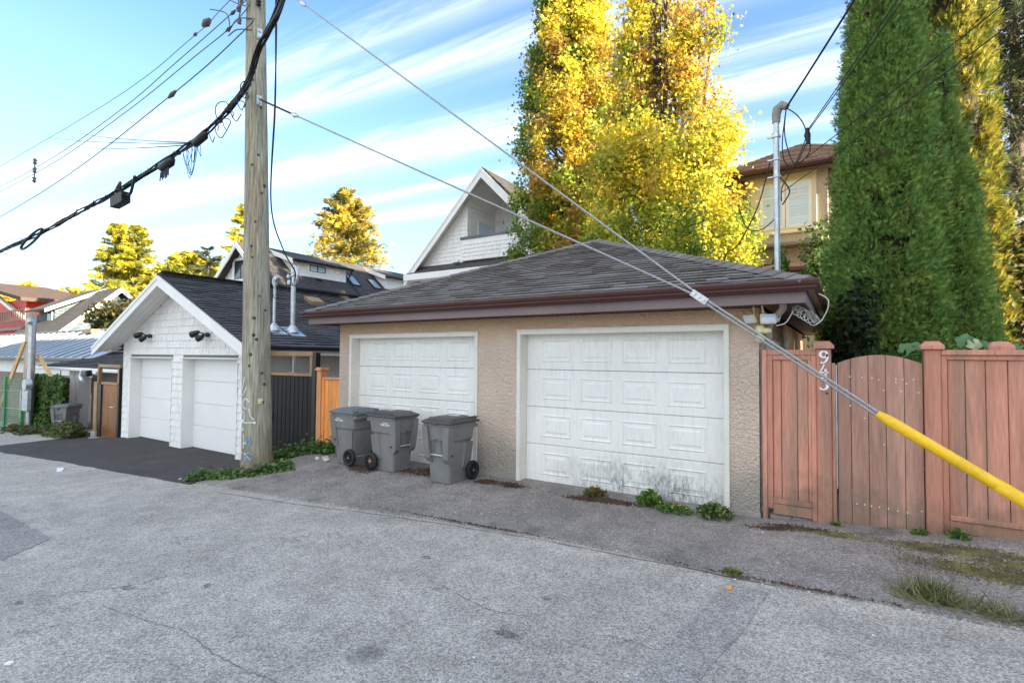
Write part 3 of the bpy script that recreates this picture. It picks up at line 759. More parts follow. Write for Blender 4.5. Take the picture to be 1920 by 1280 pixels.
while z < 3.95:
    zt = z + .192; x = x0 + .002
    while x < x1 - .01:
        w = rr.choice((.13, .17, .20, .24)); a, b = x, min(x + w, x1); x += w
        hit = False
        for (da, db) in (D1, D2):
            if z < ZD - .02 and a < db - .002 and b > da + .002:
                if a < da - .03: b = da - .002
                elif b > db + .03: a = db + .002
                else: hit = True
        if hit or b - a < .03: continue
        mid = (a + b) / 2
        top = min(zt, gab_z(a) + .02, gab_z(b) + .02)
        if top - z < .03: continue
        big.append((a + .0045, b - .0045, z, max(min(zt + .01, gab_z(a) + .0), z + .02), max(min(zt + .01, gab_z(b) + .0), z + .02), +.022 + rr.random() * .012))
    z = zt; row += 1
def shake_geo(a, b, z, za, zb_, t):
    return [(a, .012 - t, z), (b, .012 - t, z), (b, .010, zb_), (a, .010, za), (a, .012, z), (b, .012, z)], [(0, 1, 2, 3), (4, 5, 1, 0), (4, 0, 3), (1, 5, 2)]
order = sorted(range(len(big)), key=lambda i: -(big[i][1] - big[i][0]) * (big[i][3] - big[i][2]) * (1 if big[i][2] > -.45 else .2) * (1 if big[i][0] < -10.9 else .3))
solo = set(order[:299]); rest = MB()
for i, q in enumerate(big):
    vs, fs = shake_geo(*q)
    if i in solo: MB().add(vs, fs).build('shake', M_shake, wall)
    else: rest.add(vs, fs)
z = zb
while z < 2.12:                                         # the long right-hand wall
    y = .25
    while y < 6.2:
        w = rr.choice((.17, .2, .24)); t = .012 + rr.random() * .006
        rest.add([(x1 - .012 + t, y + .003, z), (x1 - .012 + t, y + w - .003, z), (x1 - .01, y + w - .003, z + .2), (x1 - .01, y + .003, z + .2), (x1 - .012, y + .003, z), (x1 - .012, y + w - .003, z)],
                 [(0, 1, 2, 3), (4, 5, 1, 0), (4, 0, 3), (1, 5, 2)])
        y += w
    z += .192
rest.build('shakes', M_shake, wall, kind='stuff')
B('corner_board', M_white, WG, (x0 - .02, x0 + .0, -.012, .10, zb, 2.3), (x1 - .01, x1 + .018, -.012, .10, zb, 2.25))
for (da, db) in (D1, D2):
    B('door_frame', M_white, WG, (da, da + .012, -.018, .30, -.58, ZD), (db - .012, db, -.018, .30, -.58, ZD), (da + .012, db - .012, -.018, .30, ZD - .012, ZD))
    B('drip_cap', M_white, WG, (da - .06, db + .06, -.05, -.004, ZD + .0, ZD + .03), c=.004)
    dr = B('garage_door', M_rubber, WG, (da + .02, db - .02, .285, .31, -.56, -.53))
    for k in range(4):
        h = (ZD + .53) / 4; za = -.53 + k * h
        B('door_section', M_whitedoor, dr, (da + .014, db - .014, .28, .32, za + .003, za + h - .003), c=.006)
    B('door_sill', M_concrete, WG, (da + .0, db - .0, -.03, .3, -.7, -.565))
ye = -.57; exl, exr = -18.15, -9.95; yb = 8.9
rm = MB()
for (xe, sg) in ((exl, -1), (exr, 1)):
    ze = zr - slp * abs(xe - xr)
    rm.prism([(xr, ye, zr), (xe, ye, ze), (xe, ye, ze - .05), (xr, ye, zr - .05)], (0, yb - ye, 0))
wroof = rm.build('roof', M_shingle_s, WG)
slr = math.hypot(exr - xr, slp * (exr - xr))
tb = slope_tabs((exr + .03, ye, zr - slp * (exr - xr) - .005), (0, 1, 0), Vector((-(exr - xr), 0, slp * (exr - xr))), int(slr / .155) + 1, .155, .33, lambda d: (0, yb - ye), th=.026, seed=8)
tb += slope_tabs((exl - .03, yb, zr - slp * (xr - exl) - .005), (0, -1, 0), Vector((xr - exl, 0, slp * (xr - exl))), int(slr / .155) + 1, .155, .33, lambda d: (0, yb - ye), th=.018, seed=9)
shingle_part(tb, wroof, M_shingle_w)
hip_caps((xr, ye, zr + .02), (xr, yb, zr + .02), wroof, M_shingle_w, 34, .15)
bb = MB()
for (xe, sg) in ((exl, -1), (exr, 1)):
    ze = zr - slp * abs(xe - xr)
    xo = xe + sg * .02
    bb.prism([(xr, ye, zr - .035), (xo, ye, ze - .045), (xo, ye, ze - .30), (xr, ye, zr - .30)], (0, -.04, 0))
    bb.prism([(xr, ye - .04, zr - .035), (xo, ye - .04, ze - .045), (xo, ye - .04, ze - .125), (xr, ye - .04, zr - .125)], (0, -.018, 0))
bb.build('bargeboard', M_white, WG)
for (xe, sg) in ((exl, -1), (exr, 1)):
    ze = zr - slp * abs(xe - xr)
    for k in range(4):                                   # soffit planks
        ya = ye + .002 + k * .143
        MB().prism([(xr, ya, zr - .155), (xe, ya, ze - .155), (xe, ya, ze - .175), (xr, ya, zr - .175)], (0, .137, 0)).build('soffit_plank', M_white, WG)
    MB().prism([(xe, 0, ze - .15), (xe - sg * .55, 0, ze - .15), (xe - sg * .55, 0, ze - .17), (xe, 0, ze - .17)], (0, yb - .3, 0)).build('soffit', M_white, WG)
ze = zr - slp * (exr - xr)
B('gutter', M_black, WG, (exr + .0, exr + .11, ye, yb, ze - .085, ze + .012), c=.02)
B('fascia', M_white, WG, (exr - .03, exr - .002, ye + .0, yb, ze - .20, ze - .052))
MB().tube([(exr + .05, 3.0, ze - .08), (exr - .2, 3.0, ze - .3), (x1 + .05, 3.0, ze - .45), (x1 + .05, 3.0, -.4)], .035, 8).build('downspout', M_white, WG)
def roof_z(x): return zr - slp * abs(x - xr)
vn = MB(); vx, vy = -13.2, 3.2; vz = roof_z(vx)
vn.prism([(vx - .15, vy, vz + .09), (vx + .18, vy, roof_z(vx + .18) + .015), (vx + .18, vy, roof_z(vx + .18) + .11), (vx - .15, vy, vz + .20)], (0, .5, 0))
vn.build('roof_vent', M_bronze, WG)

# lamps and camera on its front
def wall_lamp(x, z, lab):
    t = thing('wall_lamp', lab, 'lamp', (x, 0, z), 'black flood lamps on the white garage')
    B('mounting_box', M_white, t, (x + .10, x + .20, -.03, 0, z - .14, z + .17), c=.005)
    b = MB(); b.lathe([(0, 0), (.055, .0), (.06, .05), (.03, .09), (0, .09)], (x + .15, -.12, z - .0), 10, axis='y'); b.build('lamp_base', M_black, t)
    for (dx, dz, sx) in ((-.20, .05, .13), (.02, -.06, .07)):
        h = MB(); p = Vector((x + .13, -.10, z)); q = Vector((x + .05 + dx, -.20, z + dz))
        h.tube([p, (p + q) / 2 + Vector((0, -.03, .03)), q], .018, 6)
        h.tube([q + Vector((.07, .02, .03)), q, q + Vector((-sx, -.06, -.05))], [.035, .07, .085], 10)
        hd = h.build('lamp_head', M_black, t)
        MB().cyl(q + Vector((-sx, -.06, -.05)), q + Vector((-sx - .006, -.063, -.053)), .07, 10).build('lens', M_label, hd)
wall_lamp(-15.85, 2.46, 'black twin flood lamp over the farther door of the white garage')
wall_lamp(-12.72, 2.44, 'black twin flood lamp over the white garage door nearest the pole')
cm = MB(); cm.lathe([(0, 0), (.055, 0), (.06, .03), (.045, .07), (.02, .09), (0, .095)], (-17.95, -.22, roof_z(-17.95) - .27), 10)
tag(cm.build('dome_camera', M_white), 'tiny white dome camera under the white garage eave', 'camera')

# electrical masts through the white roof
def mast(name, x, y, top, r, lab, head):
    zb_ = roof_z(x)
    t = thing(name, lab, 'mast', (x, y, zb_), 'service masts on the white garage roof')
    f = MB(); a = slp
    f.prism([(x - .22, y - .2, roof_z(x - .22) + .022), (x + .3, y - .2, roof_z(x + .3) + .022), (x + .3, y - .2, roof_z(x + .3) + .034), (x - .22, y - .2, roof_z(x - .22) + .034)], (0, .4, 0))
    f.lathe([(.16, -.04), (.13, .05), (r + .03, .10), (r + .01, .14)], (x, y, zb_ + .03), 12); f.build('flashing', M_galv, t)
    MB().cyl((x, y, zb_), (x, y, top), r, 10).build('conduit', M_galv, t)
    h = MB()
    if head == 'cap': h.tube([(x, y, top - .06), (x, y, top + .05), (x + .05, y, top + .11), (x + .13, y, top + .06)], [r + .02, r + .03, r + .035, r + .03], 10)
    else: h.tube([(x, y, top - .05), (x - .03, y, top + .06), (x + .03, y, top + .13), (x + .10, y, top + .10), (x + .16, y, top - .1), (x + .13, y, top - .3), (x + .02, y, top - .36)], [r + .015, .045, .042, .042, .042, .042, .03], 10)
    h.build('weatherhead', M_galv, t)
    c = MB()
    for k in range(3):
        cx, cz, rad = x + (-.12 if k == 0 else .14 if k == 1 else -.08), top - .25 - .1 * (k == 2), .13 + .05 * (k == 1)
        c.tube([(cx + rad * math.cos(a_), y - .06, cz + rad * .8 * math.sin(a_)) for a_ in [i * 2 * math.pi / 14 for i in range(13)]], .007, 5)
    c.build('cable_loop', M_wire, t)
    if head != 'cap':
        B('insulator', M_galv, t, (x - .13, x - .03, y - .1, y + .0, top - .35, top - .22), (x - .16, x - .08, y - .1, y, top - .18, top - .08), c=.02)
mast('service_mast', -10.87, .62, 3.72, .038, 'thin steel mast with hooded cap on the white garage roof', 'cap')
mast('service_mast', -10.80, 1.08, 4.06, .060, 'thicker steel mast with looped conduit on the white garage roof', 'loop')

# ------------------------------------------------------------------ gates and fences
t = thing('black_gate', 'black slatted metal gate with open bronze top, between pole and orange fence', 'gate', (-9.2, 0, -.4))
xa, xb = -10.12, -8.46
B('post', M_black, t, (xb - .02, xb + .10, -.03, .09, -.5, 2.0), c=.006)
B('post', M_black, t, (xa - .10, xa + .0, -.03, .09, -.5, 2.0), c=.006)
B('top_rail', M_bronze, t, (xa - .1, xb + .02, -.045, .06, 1.925, 2.02), c=.008)
B('middle_rail', M_bronze, t, (xa, xb - .02, -.035, .05, 1.50, 1.565), c=.008)
B('stile', M_bronze, t, (xb - .095, xb - .022, -.034, .05, 1.566, 1.924), c=.006)
n = 11; w = (xb - .03 - xa) / n
for k in range(n):
    B('slat', M_gate, t, (xa + k * w + .004, xa + (k + 1) * w - .006, -.012, .02, -.36, 1.499), c=.008)
B('bottom_rail', M_black, t, (xa, xb - .02, -.014, .03, -.42, -.362))
l = MB(); l.cbox(-10.02, -9.93, -.06, -.013, .50, .66, .01); l.cyl((-9.96, -.055, .6), (-9.82, -.055, .6), .014, 6)
l.build('latch', M_galv, t)
MB().box(-9.93, -9.87, .5, .55, -.5, 2.0).box(-9.98, -9.8, .46, .6, 1.4, 1.56).build('inner_pipe', M_galv, t)

t = thing('cedar_fence', 'short bright orange cedar fence between black gate and stucco garage', 'fence', (-8.0, .03, 0))
p = B('post', M_cedarpost, t, (-8.34, -8.20, -.02, .12, -.3, 1.64), c=.006)
MB().prism([(-8.37, -.05, 1.641), (-8.17, -.05, 1.641), (-8.20, -.02, 1.70), (-8.34, -.02, 1.70)], (0, .2, 0)).build('post_cap', M_cedarpost, t)
B('top_rail', M_cedarpost, t, (-8.199, -7.66, .0, .12, 1.455, 1.50), c=.005)
B('trim', M_cedar, t, (-8.199, -8.13, .004, .05, -.05, 1.454), c=.005)
n = 4; w = (8.13 - 7.66) / n
for k in range(n):
    B('board', M_cedar, t, (-8.13 + k * w + .003, -8.13 + (k + 1) * w - .003, .03, .055, -.1, 1.454), c=.005)

def cap(m, x0, x1, y0, y1, z):
    o = .03; i = .012
    m.cbox(x0 - o, x1 + o, y0 - o, y1 + o, z, z + .04, .004)
    m.add([(x0 - o + .004, y0 - o + .004, z + .0405), (x1 + o - .004, y0 - o + .004, z + .0405), (x1 + o - .004, y1 + o - .004, z + .0405), (x0 - o + .004, y1 + o - .004, z + .0405),
           (x0 + i, y0 + i, z + .085), (x1 - i, y0 + i, z + .085), (x1 - i, y1 - i, z + .085), (x0 + i, y1 - i, z + .085)],
          [(0, 1, 5, 4), (1, 2, 6, 5), (2, 3, 7, 6), (3, 0, 4, 7), (4, 5, 6, 7)])
def fpost(x0, x1, y0, y1, zt, lab, zb=-.1):
    t = thing('fence_post', lab, 'post', ((x0 + x1) / 2, y0, 0.05), 'capped posts of the pink brown fence')
    B('post', M_fence, t, (x0, x1, y0, y1, zb, zt), c=.008)
    m = MB(); cap(m, x0, x1, y0, y1, zt + .001); m.build('post_cap', M_fence, t)
    return t
P1 = fpost(.60, .742, -.045, .095, 2.06, 'pink brown capped fence post bearing the house number 943')
# numerals: thick and thin strokes cut from flat metal
def digit(pts_list, cx, cz, s):
    m = MB()
    for pts, ws in pts_list:
        L, Rr = [], []
        for i, (a, b) in enumerate(pts):
            c_, d_ = pts[max(0, i - 1)], pts[min(len(pts) - 1, i + 1)]
            tx, tz = d_[0] - c_[0], d_[1] - c_[1]; q = math.hypot(tx, tz) or 1
            w = ws[i] if isinstance(ws, list) else ws
            L.append((a - tz / q * w, b + tx / q * w)); Rr.append((a + tz / q * w, b - tx / q * w))
        for i in range(len(pts) - 1):
            quad = [L[i], L[i + 1], Rr[i + 1], Rr[i]]
            m.prism([(cx + a * s, -.0455, cz + b * s) for a, b in quad], (0, -.012, 0))
    return m
def arc(cx, cz, rx, rz, a0, a1, n=12): return [(cx + rx * math.cos(R(a0 + (a1 - a0) * i / n)), cz + rz * math.sin(R(a0 + (a1 - a0) * i / n))) for i in range(n + 1)]
def tw(n, lo, hi): return [lo + (hi - lo) * abs(math.sin(math.pi * i / (n))) for i in range(n + 1)]
nine = [(arc(0, .22, .24, .24, 0, 360, 16), [.05 + .05 * abs(math.cos(2 * math.pi * i / 16)) for i in range(17)]), ([(.25, .25), (.26, .0), (.2, -.25), (.05, -.42), (-.12, -.46), (-.22, -.40)], [.085, .09, .08, .05, .05, .09])]
four = [([(.02, .5), (-.08, .2), (-.3, -.14)], [.05, .05, .04]), ([(-.32, -.16), (.34, -.16)], .05), ([(.12, .12), (.12, -.3)], .075), ([(.02, -.46), (.22, -.46)], .05), ([(.12, -.3), (.12, -.5)], .075)]
three = [([(-.24, .46), (.24, .46)], .055), ([(.24, .46), (-.02, .14)], [.05, .045]), (arc(-.04, -.16, .28, .30, 80, -150, 12), [.05, .06, .08, .1, .1, .1, .09, .07, .05, .05, .05, .07, .09])]
M_num = mk('pale metal numerals', (0.78, 0.79, 0.84), rough=0.45, metal=0.2, var=0.04, fine=0)
for d, z in ((nine, 1.965), (four, 1.815), (three, 1.665)):
    digit(d, .672, z, .142).build('numeral', M_num, P1)
MB().cyl((.70, -.046, 1.56), (.70, -.056, 1.56), .012, 8).build('screw', M_black, P1)
P2 = fpost(1.565, 1.70, -.045, .095, 2.05, 'pink brown capped fence post on the right of the arched gate')
P3 = fpost(2.12, 2.26, .12, .26, 2.045, 'pink brown fence post peeping over the wide fence panel')

t = thing('board_fence', 'narrow pink brown fence panel between stucco garage and number post', 'fence', (.33, 0, 0))
B('stile', M_fence, t, (.035, .085, -.025, .07, -.02, 2.05), (.086, .145, -.012, .06, .18, 1.985), c=.005)
B('stile', M_fence, t, (.545, .598, -.012, .07, .10, 1.985), c=.005)
B('top_rail', M_fence, t, (.086, .599, -.02, .07, 1.987, 2.05), c=.006)
B('trim', M_fence, t, (.146, .544, -.006, .05, 1.93, 1.985), (.515, .544, -.006, .05, .31, 1.929), c=.004)
for a, b in ((.146, .236), (.236, .402), (.402, .515)):
    B('board', M_fence, t, (a + .0035, b - .0035, .018, .045, .24, 1.93), c=.005)
B('bottom_rail', M_fence, t, (.146, .544, -.022, .05, .245, .305), c=.006)
B('bottom_board', M_fence, t, (.146, .544, -.008, .04, .12, .243), c=.005)
# concrete footing blocks showing under it
for a, b in ((.10, .33), (.335, .545)):
    tag(B('concrete_block', M_concrete, None, (a, b, .03, .2, -.1, .10), c=.012), 'dark concrete block under the narrow fence panel, %s one' % ('garage side' if a < .2 else 'post side'), 'block', 'blocks under the fence')

t = thing('garden_gate', 'faded pink brown board gate with an arched top', 'gate', (1.17, 0, .1))
B('jamb', M_fence, t, (.744, .782, -.02, .08, .06, 1.90), c=.004)
B('hinge', M_galv, t, (.783, .797, -.006, .05, .5, 1.88), c=.003)
ed = [.80, .925, 1.085, 1.24, 1.40, 1.556]
zt = lambda x: 1.895 + .098 * (1 - ((x - 1.18) / .385) ** 2)
for a, b in zip(ed[:-1], ed[1:]):
    a += .003; b -= .003
    P = [(a, .012, .115 + .02 * (a - .8)), (b, .012, .115 + .02 * (b - .8))] + [(b + (a - b) * i / 5, .012, zt(b + (a - b) * i / 5)) for i in range(6)]
    m = MB(); m.prism(P, (0, .035, 0)); m.build('board', M_fencegate, t)
B('brace', M_fence, t, (.81, 1.55, .048, .08, .4, .5), (.81, 1.55, .048, .08, 1.6, 1.7))
m = MB(); m2 = random.Random(9)
for x, z in ((.92, 1.75), (1.03, 1.745), (1.12, 1.74), (1.18, 1.725), (1.33, 1.735), (1.39, 1.73), (1.48, 1.735), (.89, 1.6), (1.22, 1.61), (1.375, 1.61), (1.33, 1.70), (1.42, 1.69), (1.52, 1.60), (.92, 1.43), (1.05, 1.30), (.97, .36), (1.04, .36), (1.10, .355), (1.17, .355), (1.25, .35), (1.33, .34), (1.41, .335), (1.53, .37), (1.22, 1.03)):
    m.cbox(x - .006, x + .006, .006, .0115, z - .006, z + .006, .002)
m.build('staple', M_label, t)
t = thing('board_fence', 'wide pink brown fence panel on the right behind the yellow guard', 'fence', (2.9, 0, .2))
B('stile', M_fence, t, (1.702, 1.752, -.012, .07, .12, 1.99), c=.005)
B('top_rail', M_fence, t, (1.702, 4.6, -.035, .09, 1.992, 2.045), c=.006)
B('trim', M_fence, t, (1.753, 4.6, -.008, .05, 1.945, 1.99), c=.004)
x = 1.754; k = 0
while x < 4.5:
    w = (.14, .155, .165)[k % 3]; k += 1
    B('board', M_fence, t, (x + .003, x + w - .003, .016 + .004 * (k % 2), .046, .32, 1.944), c=.005); x += w
B('bottom_rail', M_fence, t, (1.753, 4.6, -.03, .05, .325, .375), c=.006)
B('bottom_board', M_fence, t, (1.753, 4.6, -.01, .04, .20, .323), c=.005)

# ------------------------------------------------------------------ wheeled bins (local frame: front faces -y, wheels at the back)
def rrect(w, d, r, z, cy=0.0, n=3):
    pts = []
    for (sx, sy, a0) in ((1, 1, 0), (-1, 1, 90), (-1, -1, 180), (1, -1, 270)):
        for i in range(n + 1):
            a = R(a0 + 90 * i / n); pts.append((sx * (w / 2 - r) + r * math.cos(a), cy + sy * (d / 2 - r) + r * math.sin(a), z))
    return pts
def loft(m, rings, cap0=True, cap1=True, smooth=False):
    n = len(rings[0]); vs = [p for r in rings for p in r]
    m.add(vs, [(i * n + k, i * n + (k + 1) % n, (i + 1) * n + (k + 1) % n, (i + 1) * n + k) for i in range(len(rings) - 1) for k in range(n)], smooth)
    if cap0: m.add(rings[0], [tuple(range(n - 1, -1, -1))])
    if cap1: m.add(rings[-1], [tuple(range(n))])
def wbin(lab, x, y, rz, lidmat, hubmat, city=True, stickers=True, code='', group='grey wheeled bins in front of the left door', loc=None):
    z = gz(x, y) + .025
    t = thing('wheeled_bin', lab, 'bin', (x, y, z), group, R(rz))
    OFF[t.name] = Vector((0, 0, 0))
    b = MB()
    loft(b, [rrect(.40, .46, .04, .0, .0), rrect(.455, .535, .045, .60, .0), rrect(.455, .54, .045, .605), rrect(.50, .575, .05, .64), rrect(.535, .62, .05, .855), rrect(.565, .65, .05, .86), rrect(.565, .65, .05, .888)])
    # front cheeks either side of the recessed middle, and side ribs
    for sx in (-1, 1):
        def sec(zz, f=1):
            w = .40 + (.535 - .40) * zz / .86; d = .46 + (.62 - .46) * zz / .86
            return w / 2, d / 2
        rings = []
        for zz, pr in ((.30, .0), (.37, .045), (.60, .045), (.85, .030)):
            hw, hd = sec(zz); xo, xi = sx * (hw + .004), sx * (hw - .105)
            yo = -hd - pr
            rings.append([(xo, -hd + .10, zz), (xi, -hd + .10, zz), (xi, yo, zz), (xo, yo, zz)] if sx > 0 else [(xi, -hd + .10, zz), (xo, -hd + .10, zz), (xo, yo, zz), (xi, yo, zz)])
        loft(b, rings)
        rr_ = []
        for zz in (.20, .59):                              # raised rear side panel
            hw, hd = sec(zz); rr_.append([(sx * (hw - .02), hd - .22, zz), (sx * (hw + .012), hd - .20, zz), (sx * (hw + .012), hd - .02, zz), (sx * (hw - .02), hd - .02, zz)][::(-1 if sx < 0 else 1)])
        loft(b, rr_)
    hw, hd = .24, .28
    arch = [(-.075, -hd - .012 + .045, .40)] + [(.075 * math.cos(a), -hd - .022, .60 + .075 * math.sin(a)) for a in [math.pi - i * math.pi / 8 for i in range(9)]] + [(.075, -hd - .012 + .045, .40)]
    b.tube(arch, .008, 5)
    # handle bar at the back under the lid
    b.cbox(-.27, .27, .27, .37, .80, .87, .02)
    body = b.build('body', M_bin, t, local=True)
    MB().cyl((-.135, -.285, .42), (.135, -.285, .42), .013, 8).build('grab_bar', M_steel, t, local=True)
    p = MB(); p.cyl((-.255, -.22, .42), (.255, -.22, .42), .014, 8); p.build('bar_end', M_black, t, local=True)
    l = MB()
    loft(l, [rrect(.60, .69, .05, .892, -.005), rrect(.61, .70, .05, .905, -.005), rrect(.60, .69, .05, .925, -.005), rrect(.50, .56, .05, .955, .01), rrect(.34, .40, .05, .985, .04), rrect(.28, .30, .04, .990, .06)], smooth=False)
    l.cbox(-.25, -.20, -.22, .38, .93, .972, .012); l.cbox(.20, .25, -.22, .38, .93, .972, .012)
    l.cbox(-.05, .05, -.375, -.35, .88, .905, .008)
    lid = l.build('lid', lidmat, t, local=True)
    MB().cyl((-.27, .385, .90), (.27, .385, .90), .020, 10).build('handle', lidmat, t, local=True)
    MB().cyl((-.31, .23, .145), (.31, .23, .145), .012, 8).build('axle', M_steel, t, local=True)
    for sx in (-1, 1):
        w = MB(); xo = sx * .275
        pr = [(.095, -.026), (.140, -.026), (.147, -.012), (.147, .012), (.140, .026), (.095, .026)]
        w.lathe([(r_, h) for r_, h in pr] + [pr[0]], (xo, .23, .147), 24, axis='x')
        wh = w.build('wheel', M_rubber, t, local=True)
        h = MB(); h.cyl((xo - sx * .0, .23, .147), (xo + sx * .022, .23, .147), .028, 10); h.build('hub', hubmat, wh, local=True)
        sp = MB()
        for k in range(8):
            a = k * math.pi / 4; ca, sa = math.cos(a), math.sin(a)
            sp.prism([(xo + sx * .006, .23 + ca * .02 - sa * .013, .147 + sa * .02 + ca * .013), (xo + sx * .006, .23 + ca * .02 + sa * .013, .147 + sa * .02 - ca * .013),
                      (xo + sx * .004, .23 + ca * .10 + sa * .008, .147 + sa * .10 - ca * .008), (xo + sx * .004, .23 + ca * .10 - sa * .008, .147 + sa * .10 + ca * .008)], (sx * .012, 0, 0))
        sp.build('spokes', M_rubber if hubmat is not M_hubrust else M_hub, wh, local=True)
        dk = MB(); dk.cyl((xo - sx * .004, .23, .147), (xo + sx * .002, .23, .147), .097, 16); dk.build('wheel_disc', M_black, wh, local=True)
    if city:
        for sx in (-1, 1):
            hw, sl_ = .2635, math.atan2(.0675, .86)
            r_ = (0, sx, 0); u_ = Vector((sx * .08, 0, 1))
            for body_, zz, s_ in (('CITY OF', .800, .030), ('VANCOUVER', .768, .040)):
                text('lettering', body_, M_label, t, face_mat((sx * (hw - (.8 - zz) * .15 + .004), -.10, zz), r_, u_), s_, .001, .0012)
    if stickers:
        s = MB(); s.prism([(-.05, -.288, .70), (.125, -.288, .70), (.125, -.291, .745), (-.05, -.291, .745)], (0, -.003, 0)); st = s.build('sticker', M_label, t, local=True)
        text('serial_number', code, M_ink, st, face_mat((.037, -.2945, .722), (1, 0, 0), (0, -.06, 1)), .040, .0005, .001)
        s = MB()
        s.add([(-.17, -.255, .9585), (.10, -.255, .9585), (.10, -.20, .9735), (-.17, -.20, .9735)], [(0, 1, 2, 3)])
        s.build('lid_sticker', M_label, t, local=True)
        s = MB(); s.add([(-.06, .02, .992), (.14, .02, .992), (.14, .12, .993), (-.06, .12, .993)], [(0, 1, 2, 3)]); s.build('lid_sticker', M_label, t, local=True)
    return t
wbin('grey wheeled bin with pale lid, its back and axle turned to the other bins', -6.60, -.50, -92, M_binlid2, M_hub, True, False)
wbin('grey wheeled bin with rusty hub standing between the two other bins', -5.62, -.50, 88, M_binlid, M_hubrust, True, True, '260178')
wbin('grey wheeled bin with dark lid facing the lane, closest to the wide door', -4.31, -.58, -1, M_binlid, M_hub, False, True, '0 3 1 2 6')
wbin('grey wheeled bin beside the ivy wall and weeds, beyond the white garage', -22.2, .05, 35, M_binlid2, M_hub, False, False, group='grey wheeled bins down the lane')

# ------------------------------------------------------------------ the utility pole
PT = Vector((-8.56, -1.45, 11.4)); PB = Vector((-8.03, -1.45, -.5))
def pole_at(z): return PB + (PT - PB) * ((z + .5) / 11.9)
def pole_r(z): return .262 - .0105 * (z + .5)
t = thing('utility_pole', 'tall weathered wooden utility pole with graffiti, rooted in ivy', 'pole', (-8.03, -1.45, -.15))
zs = [-.5, -.15, 0, .15, .4, .8, 1.4, 2.2, 3.2, 4.5, 6, 7.5, 9, 11.4]
prm = MB(); nn = 28; vs = []
for z in zs:
    c = pole_at(z); r0 = pole_r(z) + (.02 if z < .05 else 0)
    for k in range(nn):
        a = 2 * math.pi * k / nn
        r = r0 * (1 + .012 * math.sin(3 * a + z) + .006 * math.sin(7 * a + 2 * z))
        if k == 19: r *= .93                                # long drying check
        vs.append((c.x + r * math.cos(a), c.y + r * math.sin(a), z))
prm.add(vs, [(i * nn + k, i * nn + (k + 1) % nn, (i + 1) * nn + (k + 1) % nn, (i + 1) * nn + k) for i in range(len(zs) - 1) for k in range(nn)], True)
prm.build('shaft', M_pole, t)
def on_pole(z, deg, out=0.0):
    c = pole_at(z); a = R(deg); r = pole_r(z) + out
    return Vector((c.x + r * math.cos(a), c.y + r * math.sin(a), z))
VIEW = -31.0                                               # direction from the pole to the lane side the photo shows
k_ = MB(); rk = random.Random(4)
for (z, d) in ((4.9, 25), (4.35, -5), (3.9, -22), (3.7, -18), (3.0, 12), (2.75, 38), (2.3, -12), (2.22, 0), (1.95, -25), (1.75, -30), (1.62, 20), (5.6, 10), (5.4, -20), (6.5, 25), (7.0, -18), (5.05, 42), (1.42, 30), (2.6, -10), (1.1, 22)):
    p = on_pole(z, VIEW + d, .003); o = (p - pole_at(z)).normalized(); r = rk.uniform(.022, .036)
    k_.tube([p - o * .01, p + o * .004, p + o * .006], [r, r * .9, .001], 8)
k_.build('knot', M_knot, t, kind='stuff')
g = MB()
def strip(m, pts, w, off=.005):
    q = [on_pole(z, VIEW + d, off) for d, z in pts]
    for i in range(len(q) - 1):
        dz = (q[i + 1] - q[i]); o = (q[i] - pole_at(q[i].z)).normalized(); s_ = dz.cross(o)
        if s_.length < 1e-6: continue
        s_ = s_.normalized() * w
        m.quad(q[i] - s_, q[i] + s_, q[i + 1] + s_, q[i + 1] - s_)
def curve(cx, cz, rx, rz, a0, a1, n=12): return arc(cx, cz, rx, rz, a0, a1, n)
for pts, w in (([(-52, 1.55), (-60, 1.42), (-66, 1.33)], .012), ([(-40, 1.38), (-56, 1.28), (-66, 1.22)], .010), (curve(-46, 1.08, 16, .09, 20, 300), .014), ([(-30, 1.0), (-24, .86), (-10, .80)], .010),
               (curve(-62, .86, 11, .10, 90, 420), .012), (curve(-62, .70, 10, .09, 60, 330), .013), ([(-62, .76), (-44, .745), (-34, .75), (-12, .755)], .014), ([(-55, .55), (-56, .42), (-57, .30)], .011),
               ([(-70, .36), (-50, .40), (-30, .36)], .012), ([(-70, .22), (-48, .21), (-26, .10)], .018), (curve(-54, .03, 14, .13, 0, -200), .018), ([(-44, .16), (-52, 0), (-60, -.06)], .012)):
    strip(g, pts, w)
g.build('graffiti', M_graffiti, t)
g = MB()
for pts, w in ((curve(-32, .42, 9, .05, 0, 360), .020), ([(-22, .42), (-26, .36)], .016), (curve(-30, .16, 12, .07, 20, 330), .020), ([(-60, .18), (-44, .08), (-40, .02)], .016), ([(-10, -.1), (10, -.2), (14, -.26)], .02)):
    strip(g, pts, w, .007)
g.build('graffiti', M_graffiti2, t)
pl = MB(); q0 = [on_pole(z, VIEW + d, .006) for d, z in ((3, 1.08), (22, 1.08), (22, 1.17), (3, 1.17))]; pl.prism(q0, (q0[0] - pole_at(1.08)).normalized() * .004)
pl.build('tag_plate', M_yellow if False else M_cream, t)
pl = MB(); q0 = [on_pole(z, VIEW + d, .006) for d, z in ((-12, .73), (-4, .73), (-4, .77), (-12, .77))]; pl.prism(q0, (q0[0] - pole_at(.75)).normalized() * .003); pl.build('tag_plate', M_label, t)
def bracket(z, d, name='guy_bracket'):
    m = MB(); p = on_pole(z, VIEW + d, .0); o = (p - pole_at(z)).normalized(); s_ = o.cross(Vector((0, 0, 1)))
    for dz in (-.05, .05):
        m.tube([p + Vector((0, 0, dz)) - o * .02, p + Vector((0, 0, dz)) + o * .05], .024, 8)
    a = [p + s_ * sx * .045 + Vector((0, 0, dz)) for sx, dz in ((-1, -.09), (1, -.09), (1, .09), (-1, .09))]
    m.prism(a, o * .03); m.build(name, M_galv, t); return p + o * .07
